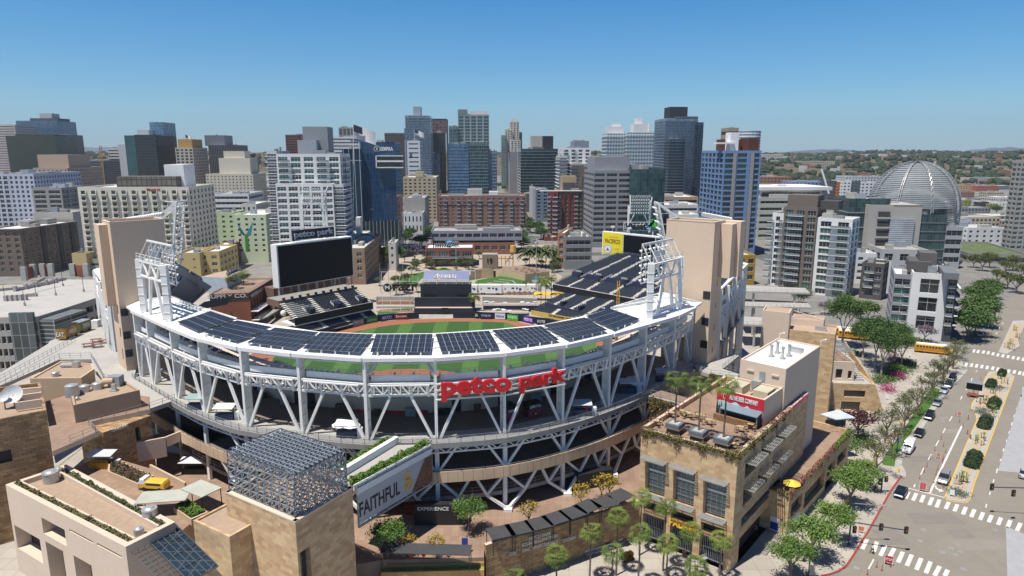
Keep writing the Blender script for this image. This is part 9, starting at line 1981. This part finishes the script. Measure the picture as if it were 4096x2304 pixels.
b=g('C4',1430,300,.05);o=thing('message_board','dark trailer mounted message board in the closed lane','sign',b,-.6);m=MB();m.box(-1.8,-.15,2.,1.8,.15,3.8);m.build('panel',[black],o);m=MB();m.box(-1.2,-.8,.5,1.2,.8,.8);m.beam((0,0,.8),(0,0,2.),.2);m.cyl((-1,-.9,.35),(-1,.9,.35),.35,.35,8);m.build('trailer',[con],o);m=MB();m.box(-1.9,-.9,3.95,1.9,.9,4.05);m.build('solar_panel',[steel],o)
m=MB();m.cyl((0,0,0),(0,0,.7),.16,.13,8);m.ball((0,0,.72),.17,8,4);m.cyl((-.25,0,.45),(.25,0,.45),.08,.08,6);o=m.build('fire_hydrant',[yellow],None,label='yellow fire hydrant at the kerb corner above the crossing',cat='hydrant',loc=g('K',597,990,.13))
for x,y in((330,285),(360,255),(257,385),(225,405),(40,680)):m=MB();m.cyl((0,0,0),(0,0,1.05),.14,.14,8);m.ball((0,0,1.05),.14,8,4);m.build('bollard',[mat('tan_bollard',(.55,.40,.15),.7)],None,label='short tan bollard under the leafy pavement trees',cat='bollard',group='tan bollards on the pavement',loc=g('J',x,y,.13))
fl=MB()
for x,y in((155,890),(235,740),(280,685),(430,510),(480,400),(560,330),(640,200),(720,90),(770,20)):
 fl.box(-.25,-.25,0,.25,.25,.9);break
fm=fl.mesh('golden_post',[mat('golden_post',(.55,.38,.16),.7)])
for x,y in((155,890),(190,840),(235,740),(265,690),(290,650),(430,510),(480,400),(520,370),(560,330),(640,220),(670,160),(720,90),(770,20)):ob('bollard',fm,None,'golden square bollard in the line beside the sparse trees','bollard','golden square bollards by the verge',None,g('K',x,y,.13))
b=g('O',225,1250,.13);text('giant_numerals','42',(b.x-1.3,b.y,.15),(.8,.35,0),(0,0,1),2.4,1.7,mat('gold_black_metal',(.10,.07,.01),.4,.4),None,.45,.06,label='giant dark gold numerals 42 standing on the plaza',cat='sculpture');text('numeral_face','42',(b.x-1.25,b.y-.06,.2),(.8,.35,0),(0,0,1),2.3,1.6,gold,[o for o in bpy.data.objects if o.name.startswith('giant_numerals')][0],.04,.02)
for k,(x,y)in enumerate(((190,960),(90,1010),(-60,1080),(-170,1110),(-310,1150),(1290,1240))):
 m=MB();m.box(-1,-.3,.4,1,.25,.46);m.box(-1,.25,.46,1,.32,.95);m.box(-.9,-.2,0,-.8,.2,.4);m.box(.8,-.2,0,.9,.2,.4);m.build('bench',[gal],None,label='silver metal bench on the palm plaza',cat='bench',group='silver benches on the palm plaza',loc=g('O',x,y,.13),rz=.5)
for x,y,l in((835,1090,'brown waste bin left of the gate'),(1030,1170,'brown waste bin right of the palm shadow')):m=MB();m.cyl((0,0,0),(0,0,1.1),.35,.38,10);m.cyl((0,0,1.1),(0,0,1.35),.38,.2,10);m.build('waste_bin',[mat('brown_bin',(.14,.09,.06),.7)],None,label=l,cat='bin',loc=g('O',x,y,.13))
# ================= CONCOURSE THINGS =================
def w12(i,z):return R12[i]
a=signpt('Z2',600,600)
def onw(line,Z,x,y):
 best=None
 for p,q_ in zip(line,line[1:]):
  u,z=fu(p,q_,Z,x,y);L_=(q_-p).length
  if-.02<=u<=L_+.02:best=(p+(q_-p)*(u/L_),z,(q_-p).normalized())
 return best
def awn(x0,x1,y0,y1,label,txts):
 A=onw(back,'Z2',x0,y1);B_=onw(back,'Z2',x1,y1)
 if not A or not B_:return
 d=(B_[0]-A[0]).normalized();n=Vector((d.y,-d.x));L_=(B_[0]-A[0]).length;zb_=A[1];zt__=onw(back,'Z2',x0,y0)[1]
 o=thing('red_awning',label,'awning',sv(A[0],zb_));m=MB();m.hexa([sv(A[0]+n*.3,zt__),sv(B_[0]+n*.3,zt__),sv(B_[0]+n*1.6,zb_),sv(A[0]+n*1.6,zb_)],[sv(A[0]+n*.3,zt__+.08),sv(B_[0]+n*.3,zt__+.08),sv(B_[0]+n*1.62,zb_+.08),sv(A[0]+n*1.62,zb_+.08)]);part(o,'cloth',m,[mat('wine_red_canvas',(.5,.03,.04),.8)])
 for u0,u1,s in txts:text('lettering',s,sv(A[0]+d*L_*u0+n*1.2,zb_+.4),(d.x,d.y,0),(-n.x*.9,-n.y*.9,zt__-zb_),L_*(u1-u0),.6,whitep,o,.03,.02)
awn(808,1255,645,718,'long wine red awning with white lettering on the concourse wall',((.17,.36,"Hodad's"),(.66,.85,"Hodad's")));awn(625,762,640,715,'short wine red awning with white lettering beside a column',((.2,.8,"Hodad's"),))
for x0,x1,yb_,yt_,s,l in((285,395,755,640,'SUPPLY C','left wine and black supply booth under the stand'),(478,596,725,600,'SUPPLY CO.','right wine and black supply booth with a gold emblem')):
 p=g('Z3',x0,yb_,TZ);q_=g('Z3',x1,yb_-25,TZ);d=(q_-p).normalized();hgt=v('Z3',x0,yt_,p.y).z-TZ;o=thing('supply_booth',l,'booth',p);n=Vector((-d.y,d.x,0));L_=(q_-p).length
 m=MB();m.prism([p.xy,q_.xy,q_.xy+n.xy*2,p.xy+n.xy*2],TZ,TZ+hgt*.62);part(o,'counter',m,[mat('wine_panel',(.22,.03,.06),.6)]);m=MB();m.prism([p.xy-n.xy*.05,q_.xy-n.xy*.05,q_.xy+n.xy*2.05,p.xy+n.xy*2.05],TZ+hgt*.62,TZ+hgt);part(o,'sign_band',m,[black])
 vtext('lettering',s,p+d*.2-n*.08+Vector((0,0,hgt*.7)),q_-d*.2-n*.08+Vector((0,0,hgt*.7)),hgt*.2,whitep,o,.03,.02)
 if 'gold' in l:m=MB();c=p.lerp(q_,.5)+Vector((0,0,hgt*.3))-n*.05;m.cyl(c,c-n*.05,.5,.5,14);part(o,'round_emblem',m,[black]);vtext('emblem_letters','SD',c-d*.25-n*.12-Vector((0,0,.25)),c+d*.25-n*.12-Vector((0,0,.25)),.5,gold,o,.03)
def cart(label,Z,x,y,cov,w_=3.2,z=TZ,h=2.5,body=(60,70,95)):
 p=g(Z,x,y,z);o=thing('vendor_cart',label,'cart',p);m=MB();m.box(-w_/2,-.6,0,w_/2,.6,1.1);m.build('counter',[flat(body)],o);m=MB();m.hexa([(-w_*.55,-1.2,h-.3),(w_*.55,-1.2,h-.3),(w_*.55,1.,h),(-w_*.55,1.,h)],[(-w_*.55,-1.2,h-.2),(w_*.55,-1.2,h-.2),(w_*.55,1.,h+.1),(-w_*.55,1.,h+.1)]);m.build('canopy',[cov],o)
 for a_ in(-1,1):m=MB();m.beam((a_*w_*.45,0,1),(a_*w_*.45,0,h-.1),.07);m.build('post',[steel],o)
 m=MB();m.box(w_/2+.2,-.5,0,w_/2+1,.4,1.5);m.build('cool_box',[whitep],o)
pg=mat('pale_grey_canvas',(.5,.52,.53),.7)
cart('vendor cart with flat cream canopy near the left railing','Z1',1120,1060,mat('cream_canvas',(.65,.64,.55),.7));cart('vendor cart with tilted white screen near the centre','Z2',530,880,whitep);cart('grey canopied cart beside the red folded parasol','Z3',950,690,pg);cart('vendor cart under white umbrellas near the right end','Z3',1360,490,whitep);cart('grey roofed cart below the right tan tower','Z3',1690,390,pg,3.6);cart('dark cart left of the centre wearing blue bins','Z1',870,970,mat('teal_canvas',(.25,.35,.33),.7));cart('yellow fronted kiosk with pale roof on the raised deck','C1',660,755,pg,4,13,2.8,(190,140,40));cart('black kiosk with white counter in the dark court','C1',1250,790,whitep,4.5,6,2.8,(25,25,25));canopy('pale flat canopy over the escalator on the raised deck',(*g2('C1',1290,890,15.6),13),(1,-.6),5,3.4,2.6,mat('pale_glass_roof',(.42,.43,.36),.6));canopy('pale slatted canopy before the yellow camper',(*g2('C1',1050,940,15.4),13),(1,.15),7,3.6,2.4,MT['pale_glass_roof']);cart('small dark bar stand on the shaded court floor','C2',1035,1045,flat((150,60,30)),2.,6,2.,(120,50,30))
for Z,x,y,z,l,c_ in(('Z2',480,880,TZ,'white umbrella of the pair before the centre railing',whitep),('Z2',575,885,TZ,'second white umbrella of the pair before the centre railing',whitep),('Z3',1410,450,TZ,'white umbrella near the right end of the concourse',whitep),('Z3',1440,495,TZ,'lower white umbrella near the right end of the concourse',whitep)):
 p=g(Z,x,y,z);m=MB();m.cyl((0,0,2),(0,0,2.6),1.5,.05,8);m.cyl((0,0,0),(0,0,2.2),.04,.04,6);m.build('parasol',[c_],None,label=l,cat='parasol',loc=p)
for Z,x,y,z,l in(('Z3',995,700,TZ,'closed red parasol at the concourse railing'),('C2',1040,1360,6,'closed red parasol left behind the planter wall'),('C2',1115,1355,6,'closed red parasol right behind the planter wall')):m=MB();m.cyl((0,0,.9),(0,0,2.3),.3,.03,6);m.cyl((0,0,0),(0,0,1),.04,.04,6);m.build('folded_parasol',[mat('red_canvas',(.5,.02,.02),.7)],None,label=l,cat='parasol',loc=g(Z,x,y,z))
for k in range(14):
 i=5+2*k;
 if i<len(R12)-1:
  p=R12[i].lerp(R12[i+1],.5)+(dens(nrm,3)[i])*1.2;m=MB();s=.6+.3*(k%3);m.box(-s,-.4,0,s,.4,1.+.4*(k%2));m.build('concession_stand',[[black,flat((90,70,50)),flat((60,80,60)),steel][k%4]],None,label='low concession counter against the shaded concourse wall',cat='counter',group='concession counters',loc=sv(p,TZ),rz=math.atan2(nrm[min(13,i//3)].y,nrm[min(13,i//3)].x)+pi/2)
for x,y,bx,l in((1700,1145,0,'EXPERIENCE'),):
 p=g('C2',1215,1110,6);m=MB();m.box(-4,-.6,0,4,.6,3.6);o=m.build('event_booth',[black],None,label='black event booth lettered EXPERIENCE in the shade',cat='booth',loc=p);text('lettering',l,(-3.4,-.63,2.6),(1,0,0),(0,0,1),5,.6,whitep,o,.02,.01).matrix_parent_inverse=Matrix.Identity(4)
p=g('C3',600,870,6);m=MB();m.box(-3.5,-.8,0,3.5,.8,3.);m.build('draft_stand',[black],None,label='black drinks stand with tall taps under the lower deck',cat='booth',loc=p,rz=.35)
p=g('C2',1378,1300,6);m=MB();m.box(-.45,-.15,0,.45,.15,2.4);m.build('bottle_sign',[flat((35,55,130))],None,label='blue upright sign with a yellow bottle beside the green tree',cat='sign',loc=p)
def truck(label,t,x0,y0,x1,y1,z,h,c,top,txt=None):
 a=g(t,x0,y0,z);b=g(t,x1,y1,z);L_=(b-a).length;o=thing('food_truck',label,'food truck',a,math.atan2((b-a).y,(b-a).x));m=MB();m.box(0,0,.35,L_,2.4,h);m.build('body',[c],o);m=MB();m.box(-.05,-.05,h,L_+.05,2.45,h+.12);m.build('roof',[top],o);m=MB();m.box(L_*.3,-.04,1.2,L_*.85,0,2.3);m.build('service_hatch',[concrete],o)
 for f in(.15,.8):m=MB();m.cyl((L_*f,-.05,.4),(L_*f,.3,.4),.4,.4,10);m.build('wheel',[rubber],o)
 if txt:text('lettering',txt,(-.06,2.2,h*.3),(0,-1,0),(0,0,1),1.9,h*.35,whitep,o,.03,.01).matrix_parent_inverse=Matrix.Identity(4)
truck('black and yellow food truck beside the garage','B1',640,1115,762,1060,TZ,3.2,mat('truck_print',(.55,.30,.03),.6,col2=(.03,.03,.03),scale=.5),black,'EAT')
truck('green camouflage food truck next to the white box','B1',775,1050,888,1010,TZ,2.8,mat('truck_green',(.20,.22,.08),.6,col2=(.08,.10,.05),scale=1.2),mat('truck_green'))if False else truck('green camouflage food truck next to the white box','B1',775,1050,888,1010,TZ,2.8,mat('truck_green',(.20,.22,.08),.6,col2=(.08,.10,.05),scale=1.2),steel)
p=g('B1',930,980,TZ);m=MB();m.box(-.9,-.8,.1,.9,.8,1.8);m.build('white_freezer',[whitep],None,label='white freezer box beyond the green food truck',cat='freezer',loc=p)
for k,(x,y)in enumerate(((850,1175),(940,1180),(930,1130),(1005,1140))):
 m=MB();m.box(-1.2,-.5,.72,1.2,.5,.8);m.box(-1.2,-1.,.42,1.2,-.75,.48);m.box(-1.2,.75,.42,1.2,1.,.48);m.beam((-.8,-.9,0),(-.8,.1,.72),.07);m.beam((.8,-.9,0),(.8,.1,.72),.07);m.beam((-.8,.9,0),(-.8,-.1,.72),.07);m.beam((.8,.9,0),(.8,-.1,.72),.07);m.build('picnic_table',[mat('red_brown_table',(.20,.08,.06),.6)],None,label='red brown picnic table on the sunny terrace by the tower',cat='table',group='picnic tables by the brown tower',loc=g('B1',x,y,TZ),rz=.4)
p=g('C1',995,890,13);o=thing('yellow_camper_van','yellow and white open topped camper van on the raised deck','van',p,-.12);m=MB();loft(m,[(x,sec(.85,.35,b,.15))for x,b in((-2.1,1.3),(-1.9,1.55),(1.9,1.55),(2.1,1.2))]);m.build('body',[mat('camper_yellow',(.72,.45,.05),.4)],o);m=MB();loft(m,[(x,sec(.86,1.,b,.12))for x,b in((-2.15,1.45),(-1.9,1.95),(-1.2,1.95),(-1.1,1.6))]);m.build('cab',[whitep],o);m=MB();m.box(-.9,-.87,1.0,1.5,-.85,1.35);m.build('side_window',[cgl],o)
for x in(-1.3,1.3):m=MB();m.cyl((x,-.9,.33),(x,-.7,.33),.33,.33,10);m.build('wheel',[rubber],o)
# ================= PEOPLE =================
def person(label,p,rz,shirt,trousers,walk=.25,hair=(30,22,18),z=None):
 o=thing('person',label,'person',p,rz);sk_=flat((185,135,110),'skin')
 def skin(name,vs_,es,rs,mt,par):
  me=bpy.data.meshes.new(name);me.from_pydata(vs_,es,[]);me.materials.append(mt);q=ob(name,me,par);md=q.modifiers.new('s','SKIN');
  for i,r_ in enumerate(rs):me.skin_vertices[0].data[i].radius=(r_,r_)
  me.skin_vertices[0].data[0].use_root=True;q.modifiers.new('d','SUBSURF').levels=1;q.modifiers['d'].render_levels=1;return q
 w=walk;V=[(0,0,.95),(0,0,1.15),(0,0,1.4),(0,0,1.52),(0,.02,1.62),(0,.02,1.74),(-.19,0,1.4),(-.24,w*.4,1.12),(-.24,w*.6-.05,.88),(.19,0,1.4),(.24,-w*.4,1.12),(.24,-w*.6-.05,.88),(-.1,0,.9),(-.11,-w*.5,.5),(-.11,-w+.03,.08),(-.11,-w-.13,.04),(.1,0,.9),(.11,w*.4,.5),(.11,w+.05,.1),(.11,w-.08,.04)]
 E=[(0,1),(1,2),(2,3),(3,4),(4,5),(2,6),(6,7),(7,8),(2,9),(9,10),(10,11),(0,12),(12,13),(13,14),(14,15),(0,16),(16,17),(17,18),(18,19)]
 Rr=[.14,.13,.15,.06,.09,.08,.06,.045,.035,.06,.045,.035,.09,.06,.045,.04,.09,.06,.045,.04]
 skin('body',V,E,Rr,sk_,o)
 skin('shirt',[V[0],V[1],V[2],V[6],V[7],V[9],V[10]],[(0,1),(1,2),(2,3),(3,4),(2,5),(5,6)],[.16,.155,.17,.08,.065,.08,.065],flat(shirt),o)
 skin('trousers',[V[0],V[12],V[13],V[14],V[16],V[17],V[18]],[(0,1),(1,2),(2,3),(0,4),(4,5),(5,6)],[.165,.11,.08,.06,.11,.08,.06],flat(trousers),o)
 m=MB();m.ball((0,.04,1.72),.115,8,6);m.build('hair',[flat(hair)],o)
person('person in a white shirt and dark trousers striding over the lower crosswalk',g('J',770,1085,.04),1.3,(225,225,230),(30,35,50),.33)
person('person in dark clothes walking on the forecourt',g('K',478,60,.13),.4,(25,25,30),(25,25,30),.2);person('person in a maroon top between the sparse trees',g('K',370,515,.13),2.,(90,40,50),(40,40,45),.2);person('person in black standing in the shade under the stone overhang',g('V',318,1010,.13),0,(20,20,22),(20,20,22),.1)
person('person in white on the red park terrace',g('R',687,222,5.05),0,(230,230,230),(60,60,70),.1);person('person in a dark jacket at the far crossing corner',g('B4',2345,825,.13),1,(40,40,45),(30,30,35),.15)
# ================= LIGHT, SKY, CAMERA =================
sun=bpy.data.lights.new('sun','SUN');sun.energy=5.0;sun.angle=math.radians(.53);sun.color=(1,.95,.87)
so=bpy.data.objects.new('sun',sun);COL.objects.link(so)
sd=Vector((-.31,-.245,1)).normalized();so.rotation_euler=sd.to_track_quat('Z','Y').to_euler()
w=bpy.data.worlds.new('World');bpy.context.scene.world=w;w.use_nodes=True;nt=w.node_tree;bg=nt.nodes['Background']
sk=nt.nodes.new('ShaderNodeTexSky');sk.sky_type='NISHITA';sk.sun_disc=False;sk.sun_elevation=math.asin(sd.z);sk.sun_rotation=math.atan2(sd.x,sd.y)
sk.air_density=SKY_AIR;sk.dust_density=SKY_DUST;sk.ozone_density=SKY_OZ;sk.altitude=50
tc=nt.nodes.new('ShaderNodeTexCoord');sxz=nt.nodes.new('ShaderNodeSeparateXYZ');nt.links.new(tc.outputs['Generated'],sxz.inputs[0])
rp_=nt.nodes.new('ShaderNodeValToRGB');nt.links.new(sxz.outputs['Z'],rp_.inputs[0]);el=rp_.color_ramp.elements
el[0].position=0.;el[0].color=SKY0;el[1].position=.5;el[1].color=SKY3
for p_,c_ in((.06,SKY1),(.22,SKY2)):e_=el.new(p_);e_.color=c_
mm_=nt.nodes.new('ShaderNodeMix');mm_.data_type='RGBA';mm_.blend_type='MULTIPLY';mm_.inputs['Factor'].default_value=1;nt.links.new(sk.outputs[0],mm_.inputs['A']);nt.links.new(rp_.outputs[0],mm_.inputs['B'])
nt.links.new(mm_.outputs['Result'],bg.inputs[0]);bg.inputs[1].default_value=WSTR
cam=bpy.data.cameras.new('camera');cam.sensor_width=36;cam.lens=2700/4096*36;cam.clip_end=30000;cam.clip_start=1
co=bpy.data.objects.new('camera',cam);COL.objects.link(co);co.location=(0,0,H);co.rotation_euler=(pi/2-P,0,0)
sc=bpy.context.scene;sc.camera=co;sc.view_settings.view_transform='Standard';sc.view_settings.look='None';sc.view_settings.exposure=EXPO;sc.view_settings.gamma=1
sc.cycles.max_bounces=6;sc.cycles.volume_bounces=0;sc.cycles.transparent_max_bounces=8
if HAZE:
 m=MB();m.box(-6000,-600,-2,6000,8000,HAZE_TOP);hz=m.build('haze',[],None,kind='stuff',label='thin blue haze over the far city',cat='haze')
 hm=bpy.data.materials.new('haze_air');hm.use_nodes=True;n_=hm.node_tree;n_.nodes.clear();o_=n_.nodes.new('ShaderNodeOutputMaterial');pv=n_.nodes.new('ShaderNodeVolumePrincipled')
 pv.inputs['Color'].default_value=(.75,.84,.95,1);pv.inputs['Density'].default_value=HAZE;pv.inputs['Anisotropy'].default_value=.2
 n_.links.new(pv.outputs[0],o_.inputs['Volume']);hz.data.materials.append(hm)
